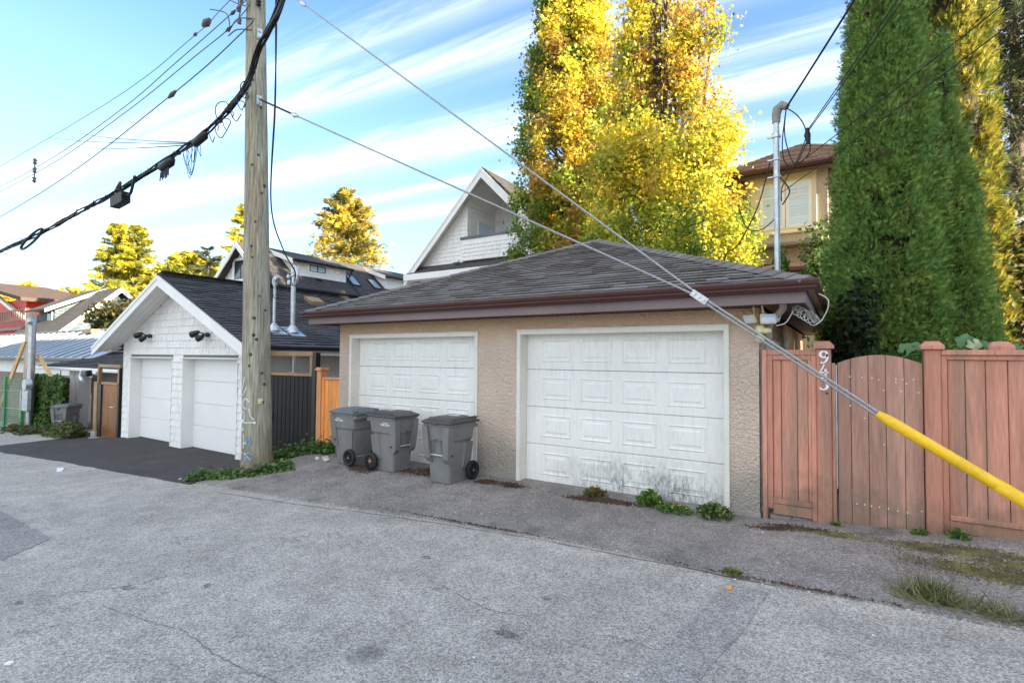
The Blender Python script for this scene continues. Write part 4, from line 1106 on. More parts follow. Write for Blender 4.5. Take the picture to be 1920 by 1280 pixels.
GB = bracket(6.62, 14)
bracket(7.9, 18)
m = MB()
for k in range(4): m.lathe([(.02, 8.42 + k * .06), (.05, 8.44 + k * .06), (.02, 8.47 + k * .06)], (on_pole(8.5, VIEW + 12, .05).x, on_pole(8.5, VIEW + 12, .05).y, 0), 8)
m.build('insulator', M_black, t)

# ------------------------------------------------------------------ overhead cables
def sagline(a, b, sag, n=14):
    a, b = Vector(a), Vector(b)
    return [a + (b - a) * (i / n) - Vector((0, 0, sag * 4 * (i / n) * (1 - i / n))) for i in range(n + 1)]
def smooth_path(pts, n=6):
    P = [Vector(p) for p in pts]; out = []
    for i in range(len(P) - 1):
        p0, p1, p2, p3 = P[max(0, i - 1)], P[i], P[i + 1], P[min(len(P) - 1, i + 2)]
        for k in range(n):
            s_ = k / n; out.append(.5 * ((2 * p1) + (p2 - p0) * s_ + (2 * p0 - 5 * p1 + 4 * p2 - p3) * s_ * s_ + (3 * p1 - p0 - 3 * p2 + p3) * s_ ** 3))
    return out + [P[-1]]
main = [(-48, -1.3, 5.35), (-34, -1.5, 5.05), (-22.4, -1.75, 5.27), (-18.68, -1.75, 5.42), (-15.74, -1.75, 5.61), (-13.59, -1.75, 5.77), (-10.8, -1.75, 6.06), (-9.38, -1.75, 6.31), (-8.19, -1.75, 6.76), (-7.15, -2.12, 7.0), (-5.95, -2.5, 7.12), (-3.5, -3.6, 7.35), (0, -5.2, 7.6)]
mp = smooth_path(main, 7)
t = thing('cable_bundle', 'thick sagging bundle of black telephone cables strapped across the pole', 'cable', (-8.19, -1.75, 6.76))
rb = random.Random(12)
def offset_path(path, k, rad, tw_=1.2):
    out = []
    for i, p in enumerate(path):
        ph = k * 2.1 + i * tw_ * .13
        out.append(p + Vector((0, math.cos(ph) * rad, math.sin(ph) * rad + .012 * math.sin(i * 1.7 + k * 2))))
    return out
for k, (r, rad) in enumerate(((.026, .016), (.021, .038), (.018, .042), (.014, .046), (.011, .05))):
    MB().tube(offset_path(mp, k, rad), r, 6).build('cable', M_wire, t)
def path_at(x):
    b = min(range(len(mp)), key=lambda i: abs(mp[i].x - x)); 
    for i in range(len(mp) - 1):
        if min(mp[i].x, mp[i + 1].x) <= x <= max(mp[i].x, mp[i + 1].x):
            s_ = (x - mp[i].x) / ((mp[i + 1].x - mp[i].x) or 1); return mp[i] + (mp[i + 1] - mp[i]) * s_
    return mp[b]
st = MB()
for k in range(42):
    x = rb.uniform(-22.5, -7.4); p = path_at(x)
    st.tube([p + Vector((-.015, 0, 0)), p + Vector((.015, 0, 0))], .052, 8)
    if rb.random() < .6:
        a = rb.uniform(0, 6.28); st.tube([p + Vector((0, 0, .05)), p + Vector((.03 * math.cos(a), .02, .05 + .09 * abs(math.sin(a))))], .006, 4)
st.build('strap', M_wire, t)
lp = MB()
for (x, rad, dz, sq) in ((-8.9, .20, .0, 1), (-8.7, .17, -.28, 1.1), (-8.35, .22, -.34, .8), (-9.15, .15, -.24, 1.2), (-8.15, .16, -.30, .9), (-8.85, .25, -.33, .7), (-8.0, .15, -.18, 1)):
    p = path_at(x) + Vector((0, -.06, dz)); 
    lp.tube([p + Vector((rad * math.cos(a), .03 * math.sin(2 * a), rad * sq * math.sin(a))) for a in [i * 2 * math.pi / 18 for i in range(17)]], .0085, 5)
for k in range(7):                                          # thin loose drop wires near the terminal
    p = path_at(-9.9 - .05 * k); q = p + Vector((rb.uniform(-.1, .35), -.05, -rb.uniform(.35, .75)))
    lp.tube(smooth_path([p, p + Vector((.22, -.04, -.12)), q, q + Vector((-.16, 0, .22)), p + Vector((-.25, 0, -.02))], 5), .006, 4)
lp.build('cable_loop', M_wire, t, kind='stuff')
# splice cases hanging on the strand
p1, p2 = path_at(-9.95), path_at(-9.45); d = Vector((0, -.03, -.10))
MB().tube([p1 + d * .6, p1 + d + (p2 - p1) * .15, p1 + d + (p2 - p1) * .85, p2 + d * .6], [.025, .075, .075, .025], 10).build('splice_case', M_wire, t)
p1, p2 = path_at(-11.35), path_at(-10.75); d = Vector((0, -.03, -.13))
sc = MB(); sc.tube([p1 + d * .6, p1 + d + (p2 - p1) * .2, p1 + d + (p2 - p1) * .8, p2 + d * .8], [.025, .09, .09, .04], 10)
for k in range(9):
    a = p1 + d + (p2 - p1) * (.2 + .07 * k); sc.tube([a + Vector((0, -.02, -.1)), a + Vector((rb.uniform(-.02, .08), -.03, -.22 - .08 * rb.random()))], .013, 5)
sc.build('terminal_case', M_wire, t)
pa = path_at(-13.3); u = (path_at(-12.6) - path_at(-14.0)).normalized(); n_ = Vector((0, 1, 0)); w_ = u.cross(n_)
def ob(m, c, ux, uy, uz, a, b, h):
    m.add([c + ux * sx * a + uy * sy * b + uz * sz * h for sx in (-1, 1) for sy in (-1, 1) for sz in (-1, 1)], [(0, 1, 3, 2), (4, 6, 7, 5), (0, 4, 5, 1), (2, 3, 7, 6), (0, 2, 6, 4), (1, 5, 7, 3)])
cbx = MB(); c = pa + Vector((.1, -.05, -.30)); ob(cbx, c, u, n_, w_, .30, .09, .12)
for k in range(6): ob(cbx, c + u * (.31 + .012) + w_ * (-.10 + .04 * k), u, n_, w_, .02, .085, .010)
abx = cbx.build('amplifier_box', M_wire, t)
MB().tube([pa + u * -.3, pa + u * -.3 + Vector((0, 0, -.2)), c - u * .3], .012, 5).build('hanger', M_galv, t)
MB().tube(smooth_path([c + u * .38, c + u * .62 + Vector((0, -.02, .02)), c + u * .78 + Vector((0, -.02, .32)), pa + u * .72, pa + u * .5], 6), .03, 8).build('cable_loop', M_wire, t)
MB().tube(smooth_path([c + u * .2 + w_ * -.0 + Vector((0, -.1, .14)), c + u * .15 + Vector((0, -.06, .36)), pa + u * -.4, pa + u * -.8], 6), .026, 8).build('cable_loop', M_wire, t)
# storage loop at the far left
p = path_at(-19.2)
MB().tube([p + Vector((.9 * math.cos(a), -.05, .17 * math.cos(a) + .13 * math.sin(a) - .1)) for a in [i * 2 * math.pi / 24 for i in range(25)]], .035, 6).build('cable_loop', M_wire, t)

# power conductors running down the lane
def conductor(lab, pts, r, extra=None):
    t = thing('power_line', lab, 'wire', pts[0], 'power conductors above the lane')
    MB().tube(smooth_path(pts, 6), r, 5).build('conductor', M_wirebrown, t)
    if extra:
        for (a, b, rr_) in extra:
            MB().tube([a, (Vector(a) + Vector(b)) / 2, b], [rr_ * .5, rr_, rr_ * .5], 8).build('splice', M_wirebrown, t)
    return t
XT = -8.45
conductor('topmost thin power wire left of the pole, with a square spacer near the crossarm', [(-7.6, -1.75, 8.85), (-9.07, -1.75, 8.54), (-10.2, -1.75, 8.34), (-14.7, -1.75, 8.07), (-30, -1.75, 8.3)], .007, [((-9.75, -1.75, 8.44), (-9.5, -1.75, 8.48), .075), ((-10.1, -1.75, 8.36), (-10.0, -1.75, 8.38), .035)])
conductor('second power wire from the top, left of the pole', [(-8.1, -1.75, 8.45), (-8.51, -1.75, 8.35), (-10.82, -1.75, 8.03), (-13.62, -1.75, 7.69), (-19.26, -1.75, 7.44), (-30, -1.75, 7.6)], .009, [((-8.75, -1.75, 8.31), (-8.6, -1.75, 8.33), .035)])
conductor('third power wire from the top, kinked beside the pole', [(-8.1, -1.75, 8.27), (-8.34, -1.75, 8.18), (-8.9, -1.75, 8.04), (-10.01, -1.75, 7.92), (-13.4, -1.75, 7.56), (-18.88, -1.75, 7.28), (-30, -1.75, 7.4)], .009, [((-8.9, -1.75, 8.04), (-8.75, -1.75, 8.08), .03)])
conductor('lowest power wire left of the pole, with a strain insulator halfway', [(-8.0, -1.75, 7.98), (-8.26, -1.75, 7.85), (-10.96, -1.75, 7.39), (-18.63, -1.75, 6.61), (-34, -1.75, 6.1)], .011, [((-11.1, -1.75, 7.36), (-10.8, -1.75, 7.42), .05)])
j = MB()
for pts in ([(-9.2, -1.7, 8.9), (-8.7, -1.7, 8.55), (-8.35, -1.7, 8.36)], [(-9.6, -1.7, 8.75), (-9.0, -1.7, 8.45), (-8.85, -1.7, 8.1)], [(-8.75, -1.7, 8.85), (-8.5, -1.7, 8.45), (-8.6, -1.7, 8.12)], [(-8.3, -1.6, 8.16), (-8.6, -1.7, 8.2), (-8.9, -1.7, 8.05)], [(-8.3, -1.6, 7.95), (-8.6, -1.7, 8.0), (-8.9, -1.7, 7.98)], [(-8.9, -1.7, 8.9), (-8.62, -1.7, 8.6), (-8.55, -1.7, 8.36)]):
    j.tube(smooth_path(pts, 6), .011, 5)
for (x, z) in ((-8.53, 8.36), (-8.5, 8.12), (-8.45, 8.5)):
    j.lathe([(.0, z - .07), (.04, z - .05), (.02, z - .02), (.045, z + .01), (.02, z + .05), (0, z + .07)], (x, -1.72, 0), 8)
tag(j.build('jumper_wires', M_wirebrown), 'tangle of looping jumper wires at the pole top', 'wire')
sp = MB()
for dz in (-.28, 0, .26): sp.lathe([(0, dz - .1), (.06, dz - .05), (.03, dz), (.06, dz + .05), (0, dz + .1)], (-19.35, -1.75, 7.38), 8)
sp.cyl((-19.35, -1.75, 7.0), (-19.35, -1.75, 7.75), .02, 6)
tag(sp.build('line_spacer', M_wirebrown), 'small reddish spacer hanging between two far power wires', 'spacer')
for i, (lab, b, dz) in enumerate((('upper drop wire crossing from cable bundle to the left', (-53, 8, 20.5), .0), ('middle drop wire crossing from cable bundle to the left', (-59.6, 8, 21.5), -.02), ('lower drop wire crossing from cable bundle to the left', (-52.3, 8, 19.0), -.05))):
    a = path_at(-10.2) + Vector((0, 0, .06 + dz))
    tag(MB().tube(sagline(a, b, .25), .012, 4).build('drop_wire', M_wire), lab, 'wire', 'thin drop wires left of the pole')
tag(MB().tube(sagline(path_at(-18.9), (-67, 8, 13.3), .3), .012, 4).build('drop_wire', M_wire), 'short drop wire leaving the bundle at the far left edge', 'wire')
# service drop from the pole to the thicker mast
dr = MB()
for k in range(2):
    dr.tube(smooth_path([(-8.30 + .02 * k, -1.15, 9.4), (-8.42 + .03 * k, -1.05, 8.4), (-8.42 - .02 * k, -1.02, 6.8), (-8.55, -.98, 4.9), (-9.0, -.4, 4.15), (-9.9, .5, 3.9), (-10.72, 1.05, 3.82)], 8), .014, 5)
tag(dr.build('service_drop', M_wire), 'twisted black service wire hanging down beside the pole to the white roof', 'wire')

# ------------------------------------------------------------------ guy wires, clamp and yellow guard
C0 = Vector((-.37, -1.45, 2.565)); C1 = Vector((1.10, -1.40, 1.475)); A0 = Vector((3.35, -1.33, -.02))
t = thing('guy_wire', 'lower guy wire from pole bracket to the clamp above the wide door', 'wire', C0)
MB().tube([GB, GB + (C0 - GB) * .13], .018, 6).build('preformed_grip', M_wire, t)
MB().tube([GB + (C0 - GB) * .12, C0], .013, 6).build('strand', M_wiregrey, t)
q = GB + (C0 - GB) * .135
MB().tube([q - (C0 - GB).normalized() * .10, q, q + (C0 - GB).normalized() * .10], [.02, .045, .02], 8).build('strain_insulator', M_galv, t)
dn = (C1 - C0).normalized()
MB().tube([C0 + Vector((0, 0, -.024)), C1 + Vector((0, 0, -.02)), C1 + dn * .5], .012, 6).build('strand', M_wiregrey, t)
UT = Vector((-8.2, -1.52, 9.05))
t2 = thing('guy_wire', 'upper guy wire slanting down from above the frame to the clamp', 'wire', C0)
MB().tube([UT, C0 + Vector((0, 0, .02))], .013, 6).build('strand', M_wiregrey, t2)
MB().tube([C0 + Vector((0, 0, .02)), C1 + Vector((0, 0, .02)), C1 + dn * .5 + Vector((0, 0, .02))], .012, 6).build('strand', M_wiregrey, t2)
q = UT + (C0 - UT) * .165
MB().tube([q - (C0 - UT).normalized() * .10, q, q + (C0 - UT).normalized() * .10], [.02, .045, .02], 8).build('strain_insulator', M_galv, t2)
cl = MB(); w_ = Vector((0, 1, 0)).cross(dn)
ob(cl, C0 + dn * .01, dn, Vector((0, 1, 0)), w_, .09, .018, .035)
c_ = cl.build('clamp', M_galv, t)
bo = MB()
for k in (-1, 0, 1): bo.cyl(C0 + dn * (.01 + .055 * k) + Vector((0, -.018, 0)), C0 + dn * (.01 + .055 * k) + Vector((0, -.04, 0)), .014, 6)
bo.build('bolt', M_steel, c_, kind='stuff')
t = thing('guy_guard', 'yellow plastic guard sleeve sloping over the lower guy wires', 'guard', A0)
gA, gB = C1 + dn * .0, A0
dg = (gB - gA); mid = gA + dg * .36
MB().tube([gA + dg.normalized() * -.0, gA + dg.normalized() * .10, mid], [.030, .047, .047], 12).build('sleeve', M_yellow, t)
MB().tube([mid - dg.normalized() * .06, mid - dg.normalized() * .055, gB], [.040, .052, .052], 12).build('sleeve', M_yellow, t)
tag(MB().tube([A0 + Vector((-.05, 0, .05)), A0 + Vector((.25, 0, -.35))], .02, 8).build('guy_anchor', M_galv), 'steel anchor rod below the yellow guard', 'anchor')

# ------------------------------------------------------------------ mast, lamp and wiring on the stucco garage
mx_, my_ = -.08, 3.0; mz = ZE + SL * (.55 - mx_)
t = thing('service_mast', 'galvanised service mast with hooded cap above the right roof hip', 'mast', (mx_, my_, mz))
TOPZ = 6.18
MB().cyl((mx_, my_, mz - .1), (mx_, my_, TOPZ), .049, 14).build('conduit', M_galv, t)
h = MB(); h.tube([(mx_, my_, TOPZ - .16), (mx_, my_, TOPZ - .02), (mx_ + .02, my_, TOPZ + .07), (mx_ + .09, my_ - .02, TOPZ + .12), (mx_ + .18, my_ - .03, TOPZ + .06)], [.064, .072, .080, .076, .055], 12)
h.build('weatherhead', M_concrete, t)
b = MB()
for z in (TOPZ - .42, TOPZ - .82, TOPZ - 1.12): b.cyl((mx_, my_, z), (mx_, my_, z + .035),   .068, 12); b.cbox(mx_ - .14, mx_ - .06, my_ - .03, my_ + .0, z, z + .03, .005)
b.build('strap', M_galv, t, kind='stuff')
wl_ = MB(); hx = Vector((mx_ + .16, my_ - .08, TOPZ + .03))
for k, pts in enumerate(([hx, hx + Vector((-.02, -.05, -.5)), hx + Vector((.12, -.06, -1.0)), hx + Vector((.34, -.06, -.85)), hx + Vector((.32, -.05, -.5))],
                         [hx, hx + Vector((.16, -.04, -.18)), hx + Vector((.27, -.05, -.4)), hx + Vector((.30, -.05, -.62))],
                         [hx, hx + Vector((-.06, -.05, -.6)), hx + Vector((-.02, -.06, -.95)), hx + Vector((.14, -.06, -1.02)), hx + Vector((.33, -.06, -.6))],
                         [hx + Vector((.31, -.05, -.55)), hx + Vector((.16, -.06, -.95)), hx + Vector((-.06, -.06, -1.35)), hx + Vector((-.08, -.04, -1.6))])):
    wl_.tube(smooth_path(pts, 6), .010, 5)
p = hx + Vector((.31, -.05, -.56)); wl_.tube([p + Vector((0, 0, .12)), p, p + Vector((.02, 0, -.15))], [.02, .05, .025], 8)
wl_.build('service_cable', M_wire, t)
wl2 = MB()
wl2.tube(smooth_path([(mx_ - .10, my_ - .05, TOPZ - .85), (mx_ - .3, my_ - .05, TOPZ - 1.6), (mx_ - .62, my_, TOPZ - 2.2), (-1.0, 3.6, 3.95), (-1.2, 4.2, 3.7)], 6), .012, 5)
wl2.tube(smooth_path([(mx_ - .03, my_ - .07, TOPZ - 1.85), (mx_ - .25, my_ - .05, TOPZ - 2.0), (mx_ - .48, my_, TOPZ - 1.92), (mx_ - .62, my_, TOPZ - 1.5)], 6), .010, 5)
wl2.tube(smooth_path([(mx_ + .06, my_ - .08, TOPZ - 1.15), (mx_ + .2, my_ - .08, TOPZ - 1.4), (mx_ + .09, my_ - .08, TOPZ - 1.62)], 6), .012, 5)
wl2.build('loose_cable', M_wire, t)
far = Vector((4.3, -2.4, 10.0))
for i, (lab, a, b_, r) in enumerate((('thick twisted service wire entering the mast cap', hx, (4.2, -2.3, 9.9), .016), ('left one of two parallel wires above the mast', hx + Vector((.30, -.05, -.5)), (4.6, -2.3, 9.7), .008),
                                    ('right one of two parallel wires above the mast', hx + Vector((.32, -.05, -.5)), (4.85, -2.3, 9.7), .008))):
    tag(MB().tube(sagline(a, b_, .10), r, 6).build('service_wire', M_wire), lab, 'wire', 'service wires at the right mast')
tag(MB().tube(sagline((mx_ + .08, my_ - .05, TOPZ - 1.12), (7.0, -6.0, 6.9), .15), .007, 5).build('service_wire', M_wire), 'upper wire running across the big cedar', 'wire', 'service wires at the right mast')
tag(MB().tube(sagline((mx_ + .08, my_ - .05, TOPZ - 1.40), (7.0, -6.3, 6.6), .15), .007, 5).build('service_wire', M_wire), 'lower wire running across the big cedar', 'wire', 'service wires at the right mast')

t = thing('security_light', 'cream security light with tilted square heads under the garage eave corner', 'lamp', (.02, -.1, 2.3))
b = MB(); b.lathe([(0, -.0), (.055, .0), (.055, .03), (0, .035)], (.03, -.13, 2.185), 8, axis='y'); b.cbox(-.015, .075, -.17, -.09, 2.235, 2.34, .02); b.cbox(.055, .155, -.19, -.10, 2.24, 2.30, .02); b.cyl((.03, -.03, 2.28), (.03, -.1, 2.28), .04, 8)
b.build('sensor_body', M_cream, t)
def lamp_head(c, yaw, pitch, s):
    m = Matrix.Translation(Vector(c)) @ Matrix.Rotation(R(yaw), 4, 'Z') @ Matrix.Rotation(R(pitch), 4, 'X')
    bm_ = MB(); bm_.cbox(-s, s, -.02, .02, -s * .72, s * .72, .008); bm_.v = [tuple(m @ Vector(v)) for v in bm_.v]
    h = bm_.build('lamp_head', M_cream, t)
    g_ = MB(); g_.box(-s * .82, s * .82, -.024, -.021, -s * .56, s * .56); g_.v = [tuple(m @ Vector(v)) for v in g_.v]; g_.build('lens', M_blind, h)
lamp_head((-.075, -.17, 2.415), -30, 35, .075); lamp_head((.125, -.20, 2.405), 22, -20, .085); lamp_head((.20, -.06, 2.43), 75, 20, .07)
st_ = MB(); st_.cyl((-.03, -.13, 2.47), (-.03, -.2, 2.56), .01, 5); st_.cyl((.08, -.15, 2.43), (.06, -.2, 2.57), .012, 5); st_.build('stem', M_cream, t)
sl_ = MB(); rs = random.Random(3)
for k in range(26):
    p = Vector((.36, -.12, 2.52)) + Vector((rs.uniform(0, .28), rs.uniform(-.05, .05), rs.uniform(-.02, .05))); p.z -= .45 * (p.x - .36) * .9
    q = p + Vector((rs.uniform(-.03, .07), rs.uniform(-.03, .03), -rs.uniform(.03, .09))); sl_.tube([p, q], [.008, .013], 5)
t = thing('string_lights', 'tangled bundle of string lights hanging at the eave corner', 'lights', (.5, -.12, 2.5))
sl_.build('bulb', M_concrete, t, kind='stuff')
w2 = MB()
w2.tube(smooth_path([(.20, -.1, 2.33), (.30, -.12, 2.36), (.36, -.12, 2.46), (.42, -.15, 2.54)], 5), .006, 5)
w2.tube(smooth_path([(.60, -.12, 2.33), (.66, -.14, 2.38), (.72, -.2, 2.50), (.72, -.24, 2.60), (.64, -.3, 2.66)], 6), .006, 5)
for k in range(5):
    p = Vector((.42 + .04 * k, -.13, 2.50 - .03 * k)); w2.tube([p + Vector((.05 * math.cos(a), .03 * math.sin(a), .06 * math.sin(a))) for a in [i * math.pi / 6 for i in range(12)]], .004, 4)
w2.build('wire', M_label, t)

# ------------------------------------------------------------------ houses behind
def clip_shakes(poly, y, z0, z1, expo, wid, seed, face=-1, t0=.03):
    """rows of wall shakes on the plane y, kept inside the convex-ish test poly(x, z)"""
    rr_ = random.Random(seed); m = MB(); z = z0
    while z < z1:
        x = poly['x0']
        while x < poly['x1']:
            w = wid * rr_.uniform(.65, 1.3); a, b = x + .007, x + w - .007; x += w
            if not (poly['in'](a, z) and poly['in'](b, z)): continue
            za, zb_ = z + expo + .01, z + expo + .01
            if not (poly['in'](a, za) and poly['in'](b, za)): continue
            t = t0 * rr_.uniform(.8, 1.3)
            m.add([(a, y - t, z), (b, y - t, z), (b, y - .002, zb_), (a, y - .002, za), (a, y, z), (b, y, z)], [(0, 1, 2, 3), (4, 5, 1, 0), (4, 0, 3), (1, 5, 2)])
        z += expo
    return m
def course_rows(P0, u, v, length, L, expo, th, seed, wid=.35):
    return slope_tabs(P0, u, v, int(length / expo), expo, wid, lambda d: (0, L), th=th, seed=seed)

# the white gabled house with the roof balcony
H = thing('white_house', 'tall white shingled house with steep gable and recessed balcony behind the stucco garage', 'house', (-14.4, 14.5, -.5))
xr, zr, s_ = -14.44, 11.55, 1.0
def gz2(x): return zr - s_ * abs(x - xr)
xl, xrr = -19.62, -9.26
rm = MB()
for xe in (xl, xrr): rm.prism([(xr, 13.98, zr), (xe, 13.98, gz2(xe)), (xe, 13.98, gz2(xe) - .16), (xr, 13.98, zr - .16)], (0, 11.5, 0))
hr = rm.build('roof', M_shingle_s, H)
tb = course_rows((xrr + .02, 13.96, gz2(xrr) + .005), (0, 1, 0), (-1, 0, 1), 7.3, 11.5, .20, .018, 21); shingle_part(tb, hr, M_shingle_s)
bb = MB()
for xe, sg in ((xl, -1), (xrr, 1)):
    xo = xe + sg * .02
    bb.prism([(xr, 13.97, zr - .06), (xo, 13.97, gz2(xo) - .06), (xo, 13.97, gz2(xo) - .56), (xr, 13.97, zr - .56)], (0, -.05, 0))
    bb.prism([(xr, 13.915, zr - .06), (xo, 13.915, gz2(xo) - .06), (xo, 13.915, gz2(xo) - .20), (xr, 13.915, zr - .20)], (0, -.025, 0))
bb.build('bargeboard', M_white, H)
for xe, sg in ((xl, -1), (xrr, 1)):
    for k in range(3):
        ya = 13.975 + k * .17
        MB().prism([(xr, ya, zr - .17), (xe, ya, gz2(xe) - .17), (xe, ya, gz2(xe) - .19), (xr, ya, zr - .19)], (0, .165, 0)).build('soffit_plank', M_white, H)
OL, ORR = -15.68, -12.62
wm = MB()
wm.prism([(xl + .5, 14.5, 6.85), (OL, 14.5, 6.85), (OL, 14.5, gz2(OL) - .19), (xl + .5, 14.5, gz2(xl + .5) - .19)], (0, .2, 0))
wm.prism([(ORR, 14.5, 6.85), (xrr - .5, 14.5, 6.85), (xrr - .5, 14.5, gz2(xrr - .5) - .19), (ORR, 14.5, gz2(ORR) - .19)], (0, .2, 0))
wm.box(xl + .7, xrr - .7, 14.52, 25, -1.2, 6.84)
wm.box(OL + .01, ORR - .01, 17.05, 17.2, 6.85, 11.0)
wm.box(OL, ORR, 14.56, 17.05, 6.845, 6.97)
hw = wm.build('wall', M_white, H)
tst = {'x0': xl + .52, 'x1': xrr - .52, 'in': lambda x, z: (z > 6.86 and z < gz2(x) - .20 and not (OL - .0 < x < ORR + .0)) or False}
clip_shakes(tst, 14.5, 6.87, 11.2, .22, .21, 31).build('shakes', M_shake, hw, kind='stuff')
clip_shakes({'x0': xl + .72, 'x1': xrr - .72, 'in': lambda x, z: z < 6.2}, 14.52, 4.2, 6.15, .22, .21, 32).build('shakes', M_shake, hw, kind='stuff')
clip_shakes({'x0': OL, 'x1': ORR, 'in': lambda x, z: not (-14.75 < x < -13.6 and z < 9.3)}, 17.05, 7.0, 10.9, .22, .21, 33).build('shakes', M_shake, hw, kind='stuff')
bal = B('balcony_wall', M_white, H, (OL - .22, ORR + .18, 14.30, 14.48, 6.93, 8.05))
clip_shakes({'x0': OL - .22, 'x1': ORR + .18, 'in': lambda x, z: z < 8.05 and x < ORR + .18}, 14.30, 6.95, 7.95, .20, .21, 34).build('shakes', M_shake, bal, kind='stuff')
B('balcony_cap', mk('slate grey cap', (.13, .14, .17), rough=.5), H, (OL - .30, ORR + .26, 14.24, 14.54, 8.05, 8.19), c=.01)
for k in range(15):                                          # plank cladding on the left inner side of the balcony
    z = 7.0 + k * .26
    if z + .25 < gz2(OL) - .2 + .3: B('plank', M_white, H, (OL - .02, OL + .012 + .004 * (k % 2), 14.71, 17.04, z + .005, z + .255))
B('window_frame', M_white, H, (OL + .018, OL + .06, 15.35, 15.47, 7.3, 9.35), (OL + .018, OL + .06, 16.53, 16.65, 7.3, 9.35), (OL + .018, OL + .06, 15.47, 16.53, 9.22, 9.35), c=.008)
B('window_pane', M_blind, H, (OL + .018, OL + .03, 15.47, 16.53, 7.3, 9.22))
for sg in (-1, 1):                                           # plank ceiling of the balcony
    for k in range(9):
        xa, xb_ = xr + sg * (.02 + k * .2), xr + sg * (.02 + k * .2 + .19)
        if abs(xb_ - xr) > 1.9: continue
        MB().prism([(xa, 14.51, gz2(xa) - .18), (xb_, 14.51, gz2(xb_) - .18), (xb_, 14.51, gz2(xb_) - .2), (xa, 14.51, gz2(xa) - .2)], (0, 2.53, 0)).build('ceiling_plank', M_white, H)
wf = B('window_frame', M_white, H, (-14.72, -14.6, 17.0, 17.05, 8.1, 9.2), (-13.75, -13.63, 17.0, 17.05, 8.1, 9.2), (-14.6, -13.75, 17.0, 17.05, 9.08, 9.2), c=.006)
B('window_pane', M_glass, H, (-14.6, -13.75, 17.01, 17.04, 8.0, 9.08))
B('muntin', M_black, H, (-14.6, -14.55, 16.99, 17.008, 8.0, 9.08), (-14.19, -14.15, 16.99, 17.008, 8.0, 9.08), (-14.6, -13.75, 16.99, 17.008, 9.03, 9.08), (-14.6, -13.75, 16.985, 16.99, 8.62, 8.66))
MB().prism([(xl + .2, 14.49, 6.93), (xl + .2, 13.86, 6.50), (xl + .2, 13.86, 6.44), (xl + .2, 14.49, 6.86)], (xrr - xl - .4, 0, 0)).build('skirt_roof', M_shingle_s, H)
B('skirt_fascia', M_white, H, (xl + .0, xrr, 13.84, 13.93, 6.12, 6.46), (xl + .0, xrr, 13.94, 14.51, 6.12, 6.15), c=.01)
B('vent_cap', M_white, H, (-16.35, -15.95, 14.05, 14.3, 6.85, 6.98), c=.03)

# the long white house with dormers, beyond the pole
H = thing('dormer_house', 'long white house with charcoal roof, dormer windows and skylights beyond the pole', 'house', (-27, 9, -1))
xr, zr, s_ = -27.0, 8.15, .843
def g3(x): return zr - s_ * abs(x - xr)
rm = MB()
for xe in (-30, -24): rm.prism([(xr, 8.6, zr), (xe, 8.6, g3(xe)), (xe, 8.6, g3(xe) - .14), (xr, 8.6, zr - .14)], (0, 19.4, 0))
hr = rm.build('roof', M_shingle_s, H)
tb = course_rows((-23.97, 8.6, g3(-24) + .0), (0, 1, 0), (-1, 0, .843), 3.92, 19.4, .17, .014, 41); shingle_part(tb, hr, M_shingle_s)
bb = MB()
for xe, sg in ((-30, -1), (-24, 1)):
    xo = xe + sg * .02
    bb.prism([(xr, 8.59, zr - .03), (xo, 8.59, g3(xo) - .03), (xo, 8.59, g3(xo) - .33), (xr, 8.59, zr - .33)], (0, -.05, 0))
bb.build('bargeboard', M_white, H)
wm = MB(); wm.prism([(-29.5, 9.1, -2), (-24.5, 9.1, -2), (-24.5, 9.1, g3(-24.5) - .15), (xr, 9.1, zr - .15), (-29.5, 9.1, g3(-29.5) - .15)], (0, 18.5, 0))
wm.build('wall', M_white, H)
for k in range(14):
    z = 5.2 + k * .2; half = 2.45 if z < 5.9 else max(.1, (zr - .25 - z) / s_ - .1)
    B('siding_board', M_white, H, (xr - half, xr + half, 9.075 - .008 * (k % 2), 9.098, z + .004, z + .196))
B('window_frame', M_white, H, (-28.05, -27.85, 8.98, 9.07, 6.15, 7.35), (-26.6, -26.4, 8.98, 9.07, 6.15, 7.35), (-27.85, -26.6, 8.98, 9.07, 7.2, 7.35), (-28.05, -26.4, 8.96, 9.07, 6.0, 6.149), c=.01)
B('window_pane', M_glass, H, (-27.85, -26.6, 9.0, 9.07, 6.15, 7.2))
B('muntin', M_black, H, (-27.25, -27.2, 8.985, 8.999, 6.15, 7.2))
B('gutter', M_black, H, (-24.0, -23.87, 8.6, 28, g3(-24) - .10, g3(-24) + .03), c=.03)
